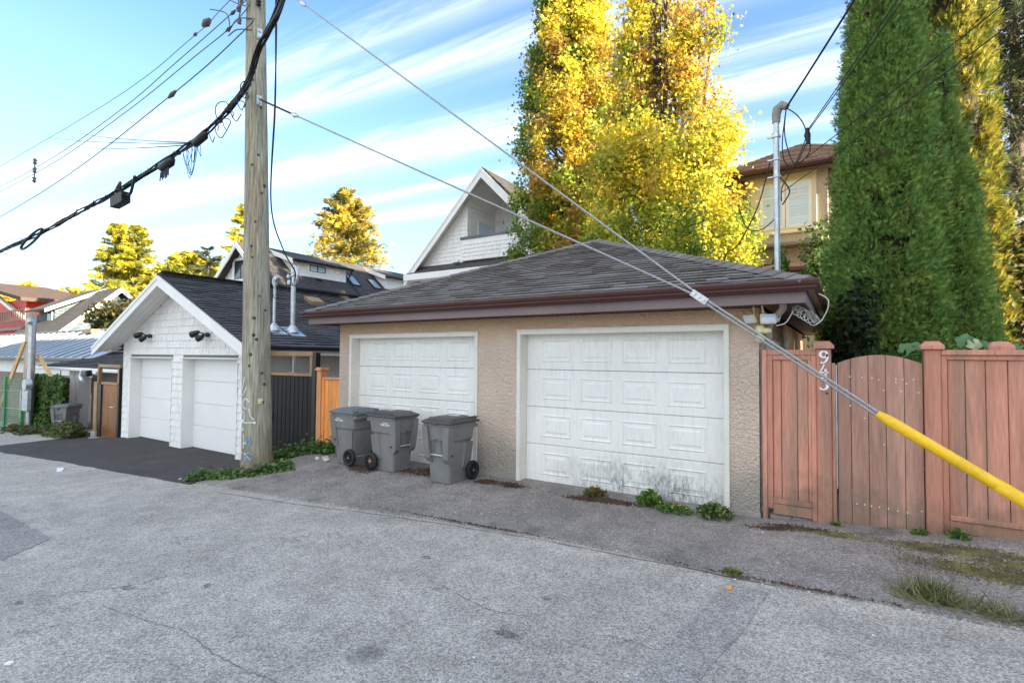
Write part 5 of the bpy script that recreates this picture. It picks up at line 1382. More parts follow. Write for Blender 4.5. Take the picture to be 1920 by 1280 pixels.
def dormer(ya, yb_, xf, wins, sun=False):
    zt = 7.36; rz = 8.10; xe = xf + .35
    d = MB(); d.prism([(xe, ya - .3, zt - .06), (xe, ya - .3, zt - .17), (xr, ya - .3, rz - .12), (xr, ya - .3, rz)], (0, yb_ - ya + .6, 0))
    dr = d.build('dormer_roof', M_shingle_s, H)
    B('dormer_gutter', M_black, H, (xe, xe + .10, ya - .3, yb_ + .3, zt - .15, zt - .04), c=.02)
    b = MB(); b.prism([(xe + .0, ya - .302, zt - .05), (xe, ya - .302, zt - .30), (xr, ya - .302, rz - .26), (xr, ya - .302, rz - .01)], (0, -.05, 0)); b.build('bargeboard', M_white, H)
    w = MB(); w.prism([(xf, ya, zt - .12), (xf, ya, g3(xf) - .05), (xr, ya, rz - .2)], (0, yb_ - ya, 0)); w.build('dormer_wall', M_white, H)
    for k in range(4):
        z = g3(xf) + .02 + k * .19
        if z + .185 < zt - .14: B('siding_board', M_white, H, (xf + .003, xf + .016, ya, yb_, z, z + .182))
    for (w0, w1) in wins:
        f = MB(); z0, z1 = 6.80, 7.20
        for bx in ((w0 - .1, w0, z0 - .1, z1 + .08), (w1, w1 + .1, z0 - .1, z1 + .08), (w0, w1, z1, z1 + .08), (w0, w1, z0 - .1, z0)): f.box(xf + .017, xf + .045, bx[0], bx[1], bx[2], bx[3])
        wf = f.build('window_frame', M_white, H)
        B('window_pane', M_blind, H, (xf + .017, xf + .022, w0, w1, z0, z1))
        c = (w0 + w1) / 2
        B('sash', M_black, H, (xf + .023, xf + .04, w0, w0 + .05, z0, z1), (xf + .023, xf + .04, w1 - .05, w1, z0, z1), (xf + .023, xf + .04, c - .03, c + .03, z0, z1), (xf + .023, xf + .04, w0 + .05, w1 - .05, z0, z0 + .04), (xf + .023, xf + .04, w0 + .05, w1 - .05, z1 - .04, z1))
dormer(10.75, 14.35, -25.0, [(11.75, 12.85)])
dormer(17.6, 24.5, -25.0, [(20.2, 21.4)])
for ya in (14.75, 16.5):
    m = MB(); xa, xb_ = -25.55, -24.75; up = .10
    m.prism([(xa, ya, g3(xa) + .0), (xb_, ya, g3(xb_) + .0), (xb_, ya, g3(xb_) + .13), (xa, ya, g3(xa) + .13)], (0, .62, 0)); k_ = m.build('skylight', M_black, H)
    m = MB(); m.prism([(xa + .05, ya + .06, g3(xa + .05) + .131), (xb_ - .05, ya + .06, g3(xb_ - .05) + .131), (xb_ - .05, ya + .06, g3(xb_ - .05) + .137), (xa + .05, ya + .06, g3(xa + .05) + .137)], (0, .50, 0)); m.build('skylight_pane', M_skylight, k_)
MB().tube([(-24.6, 14.55, 7.25), (-24.85, 14.6, 7.05), (-25.1, 14.6, g3(-25.1) + .06), (-24.05, 14.6, g3(-24.05) + .06)], .045, 6).build('downspout', M_black, H)
m = MB(); m.box(-24.95, -24.7, 12.1, 12.4, g3(-24.8) - .1, g3(-24.8) + .14); m.build('roof_vent', M_black, H)

# the beige house on the right
H = thing('beige_house', 'beige stucco house with bay window and brown hip roof at upper right', 'house', (-.5, 13.6, 0))
B('wall', M_stucco2, H, (-3.0, 2.0, 13.62, 22, -.5, 8.42))
B('bay_wall', M_stucco2, H, (-2.0, .47, 13.0, 13.618, 5.95, 8.42), c=.01)
B('bay_base', M_fascia, H, (-2.02, .49, 12.98, 13.61, 5.86, 5.948))
f = MB()
for bx in ((-1.86, -1.57, 6.32, 8.22), (.01, .15, 6.32, 8.22)): f.cbox(bx[0], bx[1], 12.95, 12.999, bx[2], bx[3], .008)
f.cbox(-1.57, .01, 12.95, 12.999, 8.02, 8.22, .008); f.cbox(-1.92, .20, 12.92, 12.999, 6.24, 6.319, .01); f.cbox(-1.57, .01, 12.95, 12.999, 6.32, 6.44, .008); f.cbox(-1.90, .18, 12.93, 12.999, 8.221, 8.29, .01)
f.build('window_trim', M_cream2, H)
wf = MB()
for (a, b) in ((-1.57, -.79), (-.77, .01)):
    for bx in ((a, a + .10, 6.44, 8.02), (b - .10, b, 6.44, 8.02), (a + .10, b - .10, 6.44, 6.54), (a + .10, b - .10, 7.92, 8.02)): wf.cbox(bx[0], bx[1], 12.965, 12.998, bx[2], bx[3], .006)
    wf.box(a + .10, b - .10, 12.972, 12.99, 7.50, 7.55); wf.box((a + b) / 2 - .02, (a + b) / 2 + .02, 12.972, 12.99, 7.55, 7.92)
wf.build('window_frame', M_white, H)
for (a, b) in ((-1.47, -.89), (-.67, -.09)):
    p_ = B('window_pane', M_blind, H, (a, b, 12.985, 12.999, 6.54, 7.92))
    nb = 22
    for k in range(nb):
        z = 6.80 + k * (1.10 / nb)
        bl = MB(); bl.add([(a, 12.9845, z), (b, 12.9845, z), (b, 12.981, z + .03), (a, 12.981, z + .03)], [(0, 1, 2, 3)]); bl.build('blind_slat', M_blind, p_)
hx0, hx1, hy0 = -3.3, 2.4, 12.55
ax, ay, az = -.45, 15.4, 10.12
m = MB(); yb_ = 22.5
m.add([(hx0, hy0, 8.45), (hx1, hy0, 8.45), (hx1, yb_, 8.45), (hx0, yb_, 8.45), (ax, ay, az), (ax, yb_ - 2.8, az), (hx0, hy0, 8.40), (hx1, hy0, 8.40), (hx1, yb_, 8.40), (hx0, yb_, 8.40)],
      [(0, 1, 4), (1, 2, 5, 4), (2, 3, 5), (3, 0, 4, 5), (0, 6, 7, 1), (1, 7, 8, 2), (2, 8, 9, 3), (3, 9, 6, 0)])
hr = m.build('roof', M_shingle_b, H)
vl = math.hypot(2.85, az - 8.45)
tb = slope_tabs((hx0, hy0 - .02, 8.455), (1, 0, 0), (0, 2.85, az - 8.45), int(vl / .16), .16, .33, lambda d: (d / vl * 2.85, 5.7 - d / vl * 2.85), th=.016, seed=51); shingle_part(tb, hr, M_shingle_b)
hip_caps((hx0, hy0, 8.47), (ax, ay, az + .01), hr, M_shingle_b, 16, .14); hip_caps((hx1, hy0, 8.47), (ax, ay, az + .01), hr, M_shingle_b, 16, .14)
ring([(0, 8.32), (.08, 8.32), (.10, 8.36), (.13, 8.40), (.13, 8.46), (0, 8.46)], hx0, hx1, hy0, yb_).build('gutter', M_gutter, H)
ring([(0, 8.18), (0, 8.33), (.03, 8.33), (.03, 8.18)], hx0 + .06, hx1 - .06, hy0 + .06, yb_).build('fascia', M_soffit, H)
ring([(0, 8.36), (0, 8.385), (.9, 8.385), (.9, 8.36)], hx0 + 1.0, hx1 - 1.0, hy0 + 1.0, yb_ - 1).build('soffit', M_soffit, H)
MB().prism([(-3.3, 13.6, 5.35), (-3.3, 12.85, 5.06), (-3.3, 12.85, 5.0), (-3.3, 13.6, 5.26)], (4.6, 0, 0)).build('lower_roof', M_shingle_b, H)
B('lower_gutter', M_gutter, H, (-3.3, 1.3, 12.72, 12.85, 4.93, 5.07), c=.02); B('lower_fascia', M_gutter, H, (-3.3, 1.3, 12.852, 12.9, 4.72, 4.99))

# glimpse of a yellow house at the right edge
H = thing('yellow_house', 'pale yellow house with white bargeboard glimpsed at the right edge', 'house', (9, 16, 0))
m = MB()
for xe in (5.25, 13.0): m.prism([(9.1, 15.9, 8.9), (xe, 15.9, 8.9 - .68 * abs(xe - 9.1)), (xe, 15.9, 8.75 - .68 * abs(xe - 9.1)), (9.1, 15.9, 8.75)], (0, 3.6, 0))
m.build('roof', M_shingle_s, H)
m = MB(); m.prism([(5.2, 15.89, 6.24), (9.1, 15.89, 8.88), (9.1, 15.89, 8.62), (5.2, 15.89, 5.98)], (0, -.05, 0)); m.build('bargeboard', M_white, H)
m = MB(); m.prism([(5.6, 16.3, -.5), (12.6, 16.3, -.5), (12.6, 16.3, 6.3), (9.1, 16.3, 8.6), (5.6, 16.3, 6.3)], (0, 3, 0)); m.build('wall', mk('yellow house paint', (.62, .40, .15), rough=.7), H)

# ------------------------------------------------------------------ down the lane on the left
t = thing('side_gate', 'narrow gate with orange tinted slats on the far side of the white garage', 'gate', (-18.5, 0, -.7))
B('post', M_black, t, (-19.24, -19.02, -.05, .08, -.72, 1.0), (-17.82, -17.70, -.05, .08, -.72, 1.55), c=.01)
B('timber_post', M_bronze, t, (-19.62, -19.36, -.04, .1, -.55, 1.05), c=.01)
B('post_footing', M_concrete, t, (-19.66, -19.32, -.08, .14, -.85, -.55), c=.02)
B('frame', M_bronze, t, (-19.34, -19.245, -.05, .06, 1.0, 1.60), (-19.34, -17.68, -.05, .06, 1.52, 1.61), (-17.83, -17.72, -.051, .06, 1.06, 1.52), (-19.02, -17.83, -.05, .06, .98, 1.06), c=.008)
n = 9; w = 1.19 / n
M_sg = mk('orange reflection slat', (.34, .15, .06), rough=.25, spec=.6, metal=.5, var=.1, rnd=.1)  # black slats coloured bronze to carry an orange reflection
for k in range(n): B('slat', M_sg, t, (-19.02 + k * w + .006, -19.02 + (k + 1) * w - .006, -.015, .02, -.70, .979), c=.01)
l = MB(); l.tube([(-18.05, -.02, .30), (-18.05, -.07, .30), (-18.22, -.07, .31)], .02, 6); l.build('handle', M_steel, t)
B('threshold', M_concrete, None, (-19.3, -17.75, -.25, .3, -.9, -.69)); tag(bpy.context.scene.objects['threshold'], 'pale concrete threshold under the narrow orange tinted gate', 'step')

t = thing('brown_garage', 'low garage with brown grey siding and dark hip roof left of the white garage', 'garage', (-23, 1.4, -.9))
B('wall', M_siding, t, (-24.3, -18.6, 1.5, 7, -1.2, 1.32))
for k in range(17):
    z = -.75 + k * .12
    MB().prism([(-24.2, 1.499, z), (-24.2, 1.43, z), (-24.2, 1.49, z + .112), (-24.2, 1.499, z + .112)], (5.5, 0, 0)).build('siding_board', M_siding, t)
B('corner_post', M_white, t, (-25.0, -24.55, .95, 1.4, -1.1, 1.36), (-24.55, -24.22, 1.0, 1.35, -1.1, 1.36), c=.01)
m = MB(); e = [(-28.0, .75, 1.42), (-18.3, .75, 1.42), (-18.3, 9, 1.42), (-28.0, 9, 1.42)]; a_ = (-23.4, 4.9, 2.42); a2 = (-22.6, 4.9, 2.42)
m.add(e + [a_, a2] + [(x, y, z - .06) for x, y, z in e], [(0, 1, 5, 4), (1, 2, 5), (2, 3, 4, 5), (3, 0, 4), (0, 6, 7, 1), (1, 7, 8, 2), (2, 8, 9, 3), (3, 9, 6, 0)])
br = m.build('roof', M_shingle_b, t)
vl = math.hypot(4.15, 1.0)
tb = slope_tabs((-28.0, .73, 1.425), (1, 0, 0), (0, 4.15, 1.0), int(vl / .2), .2, .4, lambda d: (d / vl * 4.6, 9.7 - d / vl * 4.3), th=.022, seed=61); shingle_part(tb, br, M_shingle_s)
B('gutter', M_white, t, (-28.0, -18.3, .62, .74, 1.30, 1.42), c=.02)
B('soffit', M_white, t, (-27.9, -18.4, .76, 1.49, 1.33, 1.36))
MB().prism([(-28.25, .6, 1.66), (-28.0, .6, 1.36), (-27.9, .6, 1.36), (-28.15, .6, 1.66)], (0, .05, 0)).build('gutter_end', M_white, t)
B('window_frame', M_white, t, (-19.0, -18.9, 1.44, 1.469, .7, 1.28), (-18.75, -18.65, 1.44, 1.469, .7, 1.28), (-19.0, -18.65, 1.43, 1.469, .6, .70))
B('window_pane', M_blind, t, (-18.9, -18.75, 1.45, 1.469, .7, 1.28))
fl_ = thing('security_light', 'white security light with pale arm beside the narrow side gate', 'lamp', (-19.6, -.02, 1.1))
m = MB(); m.tube(smooth_path([(-19.40, -.05, 1.30), (-19.7, -.15, 1.38), (-20.1, -.2, 1.35), (-20.25, -.2, 1.2), (-20.05, -.2, 1.05)], 5), [.05] * 20 + [.07], 8); m.build('lamp_arm', M_label, fl_)
m = MB(); m.cbox(-19.95, -19.5, -.3, -.1, 1.22, 1.42, .04); m.build('lamp_head', M_black, fl_)

t = thing('ivy_fence', 'dark board fence smothered in green ivy beside the white corner post', 'fence', (-24.2, .3, -.9))
for k in range(9):
    B('board', M_darkwood, t, (-26.2, -22.9, .30, .335, -.95 + k * .225, -.95 + k * .225 + .215))
def leaf_patch(name, n, fn, size, cols, mat, parent=None, kind=None, tmpl=LEAF, faces=LEAFF, flat=.0):
    P = []; Nn = []
    for _ in range(n):
        p, nn_ = fn(); P.append(p); Nn.append(nn_)
    P = np.array(P); Nn = np.array(Nn) + rand_unit(n) * (1 - flat) * .7; Nn /= np.linalg.norm(Nn, axis=1)[:, None]
    xa, ya = axes_from(Nn)
    sz = size * rng.uniform(.6, 1.3, n)
    c = np.array(cols)[rng.integers(0, len(cols), n)] * rng.uniform(.75, 1.25, (n, 1))
    return leaf_mesh(name, P, xa, ya, sz, tmpl, faces, c, mat, parent, kind)
GRN = [(.075, .15, .03), (.10, .19, .04), (.055, .12, .025), (.14, .21, .05)]
def ivy_pt():
    while True:
        x, z = rng.uniform(-26.4, -22.85), rng.uniform(-1.0, 1.1)
        gap = (-24.3 < x < -23.4) and (-.7 < z < .75)
        if gap and rng.random() < .86: continue
        d = rng.uniform(0, .18) + (.25 * max(0, -.3 - z))
        return (x, .28 - d, z + .05 * math.sin(x * 5)), (rng.normal() * .3, -1, .35)
leaf_patch('ivy', 4200, ivy_pt, .17, GRN, M_leaf, t)

t = thing('power_post', 'temporary timber power post with steel conduit and yellow braces', 'post', (-25.7, -.1, -.95))
B('timber_post', M_timbergrey, t, (-26.12, -25.70, -.14, .10, -1.0, 3.55), c=.01)
m = MB(); m.cyl((-25.5, -.1, -1), (-25.5, -.1, 3.05), .09, 10); m.tube([(-25.5, -.1, 3.0), (-25.5, -.1, 3.15), (-25.42, -.16, 3.22), (-25.3, -.2, 3.1)], [.11, .12, .12, .09], 10); m.build('conduit', M_galv, t)
m = MB(); m.cbox(-25.8, -25.05, -.3, -.13, -.25, .55, .03); m.build('meter_box', M_galv, t); m = MB(); m.cyl((-25.3, -.13, .75), (-25.3, -.32, .75), .24, 12); m.build('meter', M_galv, t)
def brace(a, b, w):
    m = MB(); m.prism([(a[0] - w, a[1], a[2]), (a[0] + w, a[1], a[2]), (b[0] + w, b[1], b[2]), (b[0] - w, b[1], b[2])], (0, .06, 0)); m.build('brace', M_timber, t)
brace((-26.0, -.2, 2.4), (-29.2, -.2, -.75), .17); brace((-26.0, -.1, 2.3), (-26.5, -.1, -.6), .12); brace((-25.55, .1, 1.9), (-24.1, .1, 1.1), .16)
t = thing('green_fence', 'temporary green wire fence panel at the left edge', 'fence', (-28, -.25, -1))
for x in (-25.62, -27.7, -30.4): B('post', M_greenmetal, t, (x - .05, x + .05, -.30, -.2, gz(x, -.25), 1.0), c=.01)
m = MB()
for k in range(22):
    z = -.9 + k * .088
    m.tube([(-31.5, -.25, z - .2), (-25.62, -.25, z)], .009 if k % 8 else .022, 4)
for k in range(60): m.tube([(-31.4 + k * .1, -.25, -1.1), (-31.4 + k * .1, -.25, .95)], .005, 3)
m.build('wire_mesh', M_greenmesh, t, kind='stuff')

t = thing('metal_roof_building', 'low white building under a grey standing seam metal roof at far left', 'building', (-40, 3, -1.5))
B('wall', M_white, t, (-60, -29, 3.0, 9, .85, 1.9)); B('lower_wall', M_siding, t, (-60, -29, 3.02, 9, -2.6, .849))
for x in (-33.0, -38.0, -43.5): B('door_joint', M_black, t, (x, x + .12, 2.985, 3.01, .85, 1.66))
for k in range(9): B('siding_board', M_siding, t, (-50, -29, 2.99 - .01 * (k % 2), 3.018, .1 + k * .083, .1 + k * .083 + .078))
x = -60.0
ev, rg_ = (2.55, 1.75), (6.3, 3.42)
while x < -28.4:
    m = MB(); m.prism([(x + .012, ev[0], ev[1]), (x + .012, rg_[0], rg_[1]), (x + .012, rg_[0], rg_[1] - .05), (x + .012, ev[0], ev[1] - .05)], (1.13, 0, 0))
    m.prism([(x - .02, ev[0], ev[1]), (x - .02, rg_[0], rg_[1]), (x - .02, rg_[0], rg_[1] + .06), (x - .02, ev[0], ev[1] + .06)], (.04, 0, 0))
    m.build('roof_panel', M_metalroof, t); x += 1.154
MB().prism([(-60, 6.3, 3.40), (-60, 10, 1.75), (-60, 10, 1.7), (-60, 6.3, 3.34)], (31.6, 0, 0)).build('back_roof', M_metalroof, t)
B('ridge_cap', M_metalroof, t, (-60, -28.4, 6.15, 6.45, 3.43, 3.50)); B('gutter', M_black, t, (-60, -28.4, 2.40, 2.55, 1.58, 1.74), c=.02)
B('roof_hatch', M_bronze, t, (-38.6, -37.2, 5.6, 6.1, 3.22, 3.45))

H = thing('red_house', 'red house with sloped dark roof and balcony railing at the far left edge', 'house', (-80, 12, -2))
B('wall', M_red, H, (-100, -77.0, 12.6, 20, -3, 8.2)); B('lower_wall', M_red, H, (-100, -73.7, 12.2, 19, -3, 4.9))
MB().prism([(-100, 11.6, 11.9), (-75.0, 11.6, 8.15), (-75.0, 11.6, 7.75), (-100, 11.6, 11.5)], (0, 9, 0)).build('roof', M_shingle_b, H)
MB().prism([(-88, 12.0, 9.6), (-74.2, 12.0, 5.45), (-74.2, 12.0, 5.1), (-88, 12.0, 9.2)], (0, .4, 0)).build('bargeboard', M_timber if False else M_trimold, H)
B('fascia', M_redtrim, H, (-100, -73.6, 11.7, 12.19, 4.9, 5.5)); B('deck_edge', M_siding, H, (-100, -73.4, 11.65, 12.3, 4.55, 4.88))
m = MB(); m.box(-100, -74, 11.75, 11.85, 6.75, 6.85); m.box(-100, -74, 11.75, 11.85, 5.6, 5.68); m.build('railing', M_siding, H)
for k in range(16): B('baluster', M_siding, H, (-74.2 - k * .8, -74.05 - k * .8, 11.76, 11.84, 5.68, 6.75))

H = thing('blue_grey_house', 'blue grey shingled house with sloping roofs behind the metal roof', 'house', (-52, 11, -2))
xR = -46.0
MB().prism([(xR, 6.5, 3.45), (xR, 10.3, 7.1), (xR, 14.2, 3.4), (xR, 14.2, 3.1), (xR, 10.3, 6.8), (xR, 6.5, 3.15)], (-10.2, 0, 0)).build('roof', M_shingle_s, H)
MB().prism([(xR + .02, 6.5, 3.47), (xR + .02, 10.3, 7.12), (xR + .02, 14.2, 3.42), (xR + .02, 14.2, 3.05), (xR + .02, 10.3, 6.72), (xR + .02, 6.5, 3.05)], (.15, 0, 0)).build('bargeboard', M_trimold, H)
MB().prism([(xR - .6, 7.0, -2), (xR - .6, 7.0, 3.6), (xR - .6, 10.3, 6.75), (xR - .6, 13.7, 3.5), (xR - .6, 13.7, -2)], (-9, 0, 0)).build('wall', M_blueshingle, H)
cx = -51.0
ck = MB(); ck.prism([(cx, 7.75, 5.6), (cx, 7.75, 4.4), (cx, 10.25, 6.9)], (-3.4, 0, 0)); dw = ck.build('dormer_wall', M_blueshingle, H)
for k in range(11):
    z = 4.45 + k * .22; ya = 7.75 if z + .2 < 5.6 else 7.75 + (z + .2 - 5.6) / 1.3 * 2.5; yb_ = 7.75 + (z - 4.4)
    if yb_ - ya > .1: B('wall_shingle_course', M_blueshingle, H, (cx, cx + .03 + .03 * (k % 2), ya, yb_, z, z + .20))
MB().prism([(cx + .5, 7.0, 5.40), (cx + .5, 10.9, 7.42), (cx + .5, 10.9, 7.26), (cx + .5, 7.0, 5.24)], (-4.4, 0, 0)).build('dormer_roof', M_shingle_s, H)
MB().prism([(cx + .52, 7.0, 5.40), (cx + .52, 10.9, 7.42), (cx + .52, 10.9, 7.15), (cx + .52, 7.0, 5.13)], (.08, 0, 0)).build('bargeboard', M_trimold, H)
B('window_frame', M_trimold, H, (cx - 1.3, cx - .3, 7.68, 7.745, 4.45, 5.35)); B('window_pane', M_glass, H, (cx - 1.15, cx - .45, 7.66, 7.679, 4.55, 5.25))

# block added out of frame at the lane's right end to shade the lane
H = thing('added_shade_block', 'unseen brick block added at the lane end to keep the lane shaded', 'building', (39, -3, 0))
B('wall', M_brownbrick, H, (36, 46, -16, 5.7, -1, 29)); B('parapet', M_concrete, H, (35.9, 46.1, -16.1, 5.8, 29.0, 29.5))
wd = MB()
for k in range(6):
    for j_ in range(6): wd.box(35.96, 36.02, -14.5 + j_ * 3.6, -12.7 + j_ * 3.6, 1.5 + k * 3.6, 3.3 + k * 3.6)
wd.build('window', M_glass, H)

# ------------------------------------------------------------------ trees and plants
def trunk_mesh(name, segs, parent, mat=None):
    m = MB()
    for pts, rs in segs: m.tube(pts, rs, 8)
    return m.build(name, mat or M_bark, parent)
def unit(v): return v / (np.linalg.norm(v, axis=1)[:, None] + 1e-9)

def sweetgum(label, base, H, env, leaders, n_clump, per, pal, seed, size=.15, zmin=3.2):
    """autumn sweetgum: upright leaders, clumps of star leaves hung through the crown's volume"""
    rg = np.random.default_rng(seed)
    t = thing('sweetgum_tree', label, 'tree', base, 'autumn sweetgum trees behind the garage')
    segs = []; bx, by, bz = base
    segs.append(([(bx, by, bz - .2), (bx + .05, by, 3), (bx, by + .05, 7), (bx + .1, by, H * .8), (bx, by, H)], [.26, .20, .12, .05, .015]))
    cl = []
    for (lx, ly, lz, lr) in leaders:                        # (offset, top height, spread) : upright limbs
        z0 = rg.uniform(2.5, 4.5)
        segs.append(([(bx, by, z0), (bx + lx * .6, by + ly * .6, z0 + (lz - z0) * .35), (bx + lx, by + ly, lz)], [.11, .06, .012]))
    while len(cl) < n_clump:
        z = rg.uniform(zmin, H); r = env(z)
        a = rg.uniform(0, 2 * math.pi); q = math.sqrt(rg.uniform(.10, 1.0))
        x, y = math.cos(a) * r * q, math.sin(a) * r * q
        ok = z < H * .62 or any((x - lx * min(1, z / lz)) ** 2 + (y - ly * min(1, z / lz)) ** 2 < lr ** 2 * max(.12, min(1, (lz - z) / (lz * .35))) and z < lz for lx, ly, lz, lr in leaders)
        if ok:
            cl.append((x, y, z, q))
            if rg.random() < .5:
                zz = max(2.5, z - rg.uniform(.8, 2.0)); segs.append(([(bx + x * .15, by + y * .15, zz), (bx + x * .6, by + y * .6, (zz + z) / 2 + .1), (bx + x, by + y, z)], [.035, .02, .007]))
    trunk_mesh('trunk', segs, t)
    P = []; C = []; Nn = []
    for (x, y, z, q) in cl:
        n = int(per * rg.uniform(.5, 1.5)); rad = rg.uniform(.28, .52)
        d = rg.normal(size=(n, 3)) * np.array([rad * .62, rad * .62, rad * .72]) * rg.uniform(.5, 1.1, (n, 1))
        P.append(np.array([bx + x, by + y, z]) + d)
        c0 = np.array(pal(x, y, z, q, rg))
        C.append(c0[None, :] * rg.uniform(.50, 1.18, (n, 1)) + rg.normal(size=(n, 3)) * np.array([.03, .02, .004]))
        o = np.array([x, y, .3]); o /= np.linalg.norm(o) + 1e-6
        Nn.append(o[None, :] * .55 + np.array([0, 0, .35]) + rg.normal(size=(n, 3)) * .75)
    P = np.concatenate(P); C = np.clip(np.concatenate(C), .012, .9); Nn = unit(np.concatenate(Nn))
    xa, ya = axes_from(Nn)
    leaf_mesh('crown', P, xa, ya, size * rng.uniform(.65, 1.25, len(P)), STAR, STARF, C, M_leaf, t)
    return t
GOLD, YEL, OCH, GREEN, LIME, RUST = (.66, .49, .06), (.72, .62, .06), (.56, .36, .08), (.20, .31, .05), (.47, .51, .06), (.48, .22, .07)
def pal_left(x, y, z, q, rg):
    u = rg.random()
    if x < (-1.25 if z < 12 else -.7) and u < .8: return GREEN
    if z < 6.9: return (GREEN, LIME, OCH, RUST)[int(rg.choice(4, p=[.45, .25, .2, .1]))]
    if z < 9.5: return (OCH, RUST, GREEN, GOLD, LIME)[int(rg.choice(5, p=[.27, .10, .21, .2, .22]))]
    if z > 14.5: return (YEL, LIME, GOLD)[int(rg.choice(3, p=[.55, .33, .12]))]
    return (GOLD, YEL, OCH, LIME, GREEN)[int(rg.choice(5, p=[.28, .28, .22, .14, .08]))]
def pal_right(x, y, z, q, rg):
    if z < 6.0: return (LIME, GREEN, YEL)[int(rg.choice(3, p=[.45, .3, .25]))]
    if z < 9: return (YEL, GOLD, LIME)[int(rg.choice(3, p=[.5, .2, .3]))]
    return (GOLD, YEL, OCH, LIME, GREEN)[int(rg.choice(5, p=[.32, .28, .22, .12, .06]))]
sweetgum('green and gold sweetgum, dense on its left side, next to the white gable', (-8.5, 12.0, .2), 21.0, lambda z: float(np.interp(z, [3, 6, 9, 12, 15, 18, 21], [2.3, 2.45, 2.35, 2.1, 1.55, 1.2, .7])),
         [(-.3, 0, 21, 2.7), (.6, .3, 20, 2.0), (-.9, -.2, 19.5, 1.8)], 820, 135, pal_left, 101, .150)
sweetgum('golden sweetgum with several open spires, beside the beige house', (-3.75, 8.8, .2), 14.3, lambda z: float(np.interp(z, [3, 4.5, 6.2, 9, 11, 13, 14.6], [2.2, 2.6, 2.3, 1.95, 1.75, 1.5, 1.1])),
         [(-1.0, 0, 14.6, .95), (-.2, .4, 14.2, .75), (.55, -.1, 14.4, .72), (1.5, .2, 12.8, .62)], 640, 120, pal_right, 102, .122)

def cedar(label, base, H, env, n, pal, seed, spray=.30, group='columnar cedars on the right', hole=None, name='cedar_tree'):
    """columnar cedar: upright feathery sprays, gathered in tufts, over a dark inner mass of dry twigs"""
    rg = np.random.default_rng(seed); bx, by, bz = base
    t = thing(name, label, 'tree', base, group)
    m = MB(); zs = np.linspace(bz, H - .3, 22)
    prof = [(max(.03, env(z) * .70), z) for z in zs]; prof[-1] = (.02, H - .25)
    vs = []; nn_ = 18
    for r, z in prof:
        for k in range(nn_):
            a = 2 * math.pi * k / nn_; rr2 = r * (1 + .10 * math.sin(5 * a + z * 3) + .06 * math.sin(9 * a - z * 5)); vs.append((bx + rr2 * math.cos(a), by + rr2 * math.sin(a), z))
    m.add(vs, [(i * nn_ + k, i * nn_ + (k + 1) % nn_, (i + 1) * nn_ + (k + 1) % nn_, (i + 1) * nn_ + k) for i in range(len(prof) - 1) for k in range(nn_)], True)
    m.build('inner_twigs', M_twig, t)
    trunk_mesh('trunk', [([(bx, by, bz - .2), (bx, by, bz + 1)], [.16, .12])], t)
    zz = np.linspace(bz, H, 400); w = np.array([env(z) for z in zz]) + .05; cdf = np.cumsum(w) / w.sum()
    nt = n // 26
    z = np.interp(rg.random(nt), cdf, zz); a = rg.uniform(0, 2 * math.pi, nt)
    r = np.array([env(q) for q in z]) * rg.uniform(.80, 1.03, nt)
    lump = (.13 * np.abs(np.sin(a * 2.5 + .25 * z + seed)) - .09) + .07 * np.sin(a * 5 + z * 1.9) + .06 * np.sin(a * 8 - z * 4.7); r = r * (1 + lump)
    tc = np.stack([bx + r * np.cos(a), by + r * np.sin(a), z], 1)
    out = np.stack([np.cos(a), np.sin(a), np.zeros(nt)], 1)
    k = 26
    P = np.repeat(tc, k, 0) + rg.normal(size=(nt * k, 3)) * np.array([.055, .055, .085])
    O = np.repeat(out, k, 0) + rg.normal(size=(nt * k, 3)) * .45; O = unit(O)
    ya = unit(O * rg.uniform(.35, 1.0, (nt * k, 1)) + np.array([0, 0, 1.0]) * rg.uniform(-.1, 1.0, (nt * k, 1)))
    side = unit(np.cross(ya, O + .55 * rand_unit(nt * k) + 1e-3)); 
    P = P + ya * spray * .18
    tcol = np.array([pal(p[0] - bx, p[1] - by, p[2], rg) for p in tc])
    C = np.repeat(tcol, k, 0) * rg.uniform(.65, 1.3, (nt * k, 1))
    keep = np.ones(len(P), bool)
    if hole is not None:
        hx, hz, rx, rz = hole; d2 = ((P[:, 0] - hx) / rx) ** 2 + ((P[:, 2] - hz + .05 * np.sin(P[:, 0] * 17)) / rz) ** 2; keep = ~((d2 < rg.uniform(.2, 1.3, len(P))) & (P[:, 1] < by) & (rg.random(len(P)) < .93))
    leaf_mesh('crown', P[keep], side[keep], ya[keep], (spray * rg.uniform(.6, 1.25, len(P)))[keep], SPRAY, SPRAYF, C[keep], M_needle, t)
    return t
def pal_cedar(x, y, z, rg):
    return np.array([(.26, .42, .105), (.205, .36, .10), (.33, .47, .11), (.41, .50, .12), (.22, .16, .08)][int(rg.choice(5, p=[.36, .29, .22, .11, .02]))])
def pal_cedar2(x, y, z, rg):
    return np.array([(.26, .27, .04), (.32, .30, .045), (.16, .21, .04), (.36, .31, .05)][int(rg.choice(4))])
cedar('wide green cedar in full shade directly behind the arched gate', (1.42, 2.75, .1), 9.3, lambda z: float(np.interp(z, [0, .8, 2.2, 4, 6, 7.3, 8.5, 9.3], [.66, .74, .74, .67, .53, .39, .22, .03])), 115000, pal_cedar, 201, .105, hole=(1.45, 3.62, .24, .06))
cedar('slender green cedar leaning against the right of the wide one', (2.15, 3.15, .1), 6.9, lambda z: float(np.interp(z, [0, .8, 2.5, 4.4, 5.7, 6.9], [.52, .62, .58, .33, .16, .02])), 48000, pal_cedar, 202, .10)
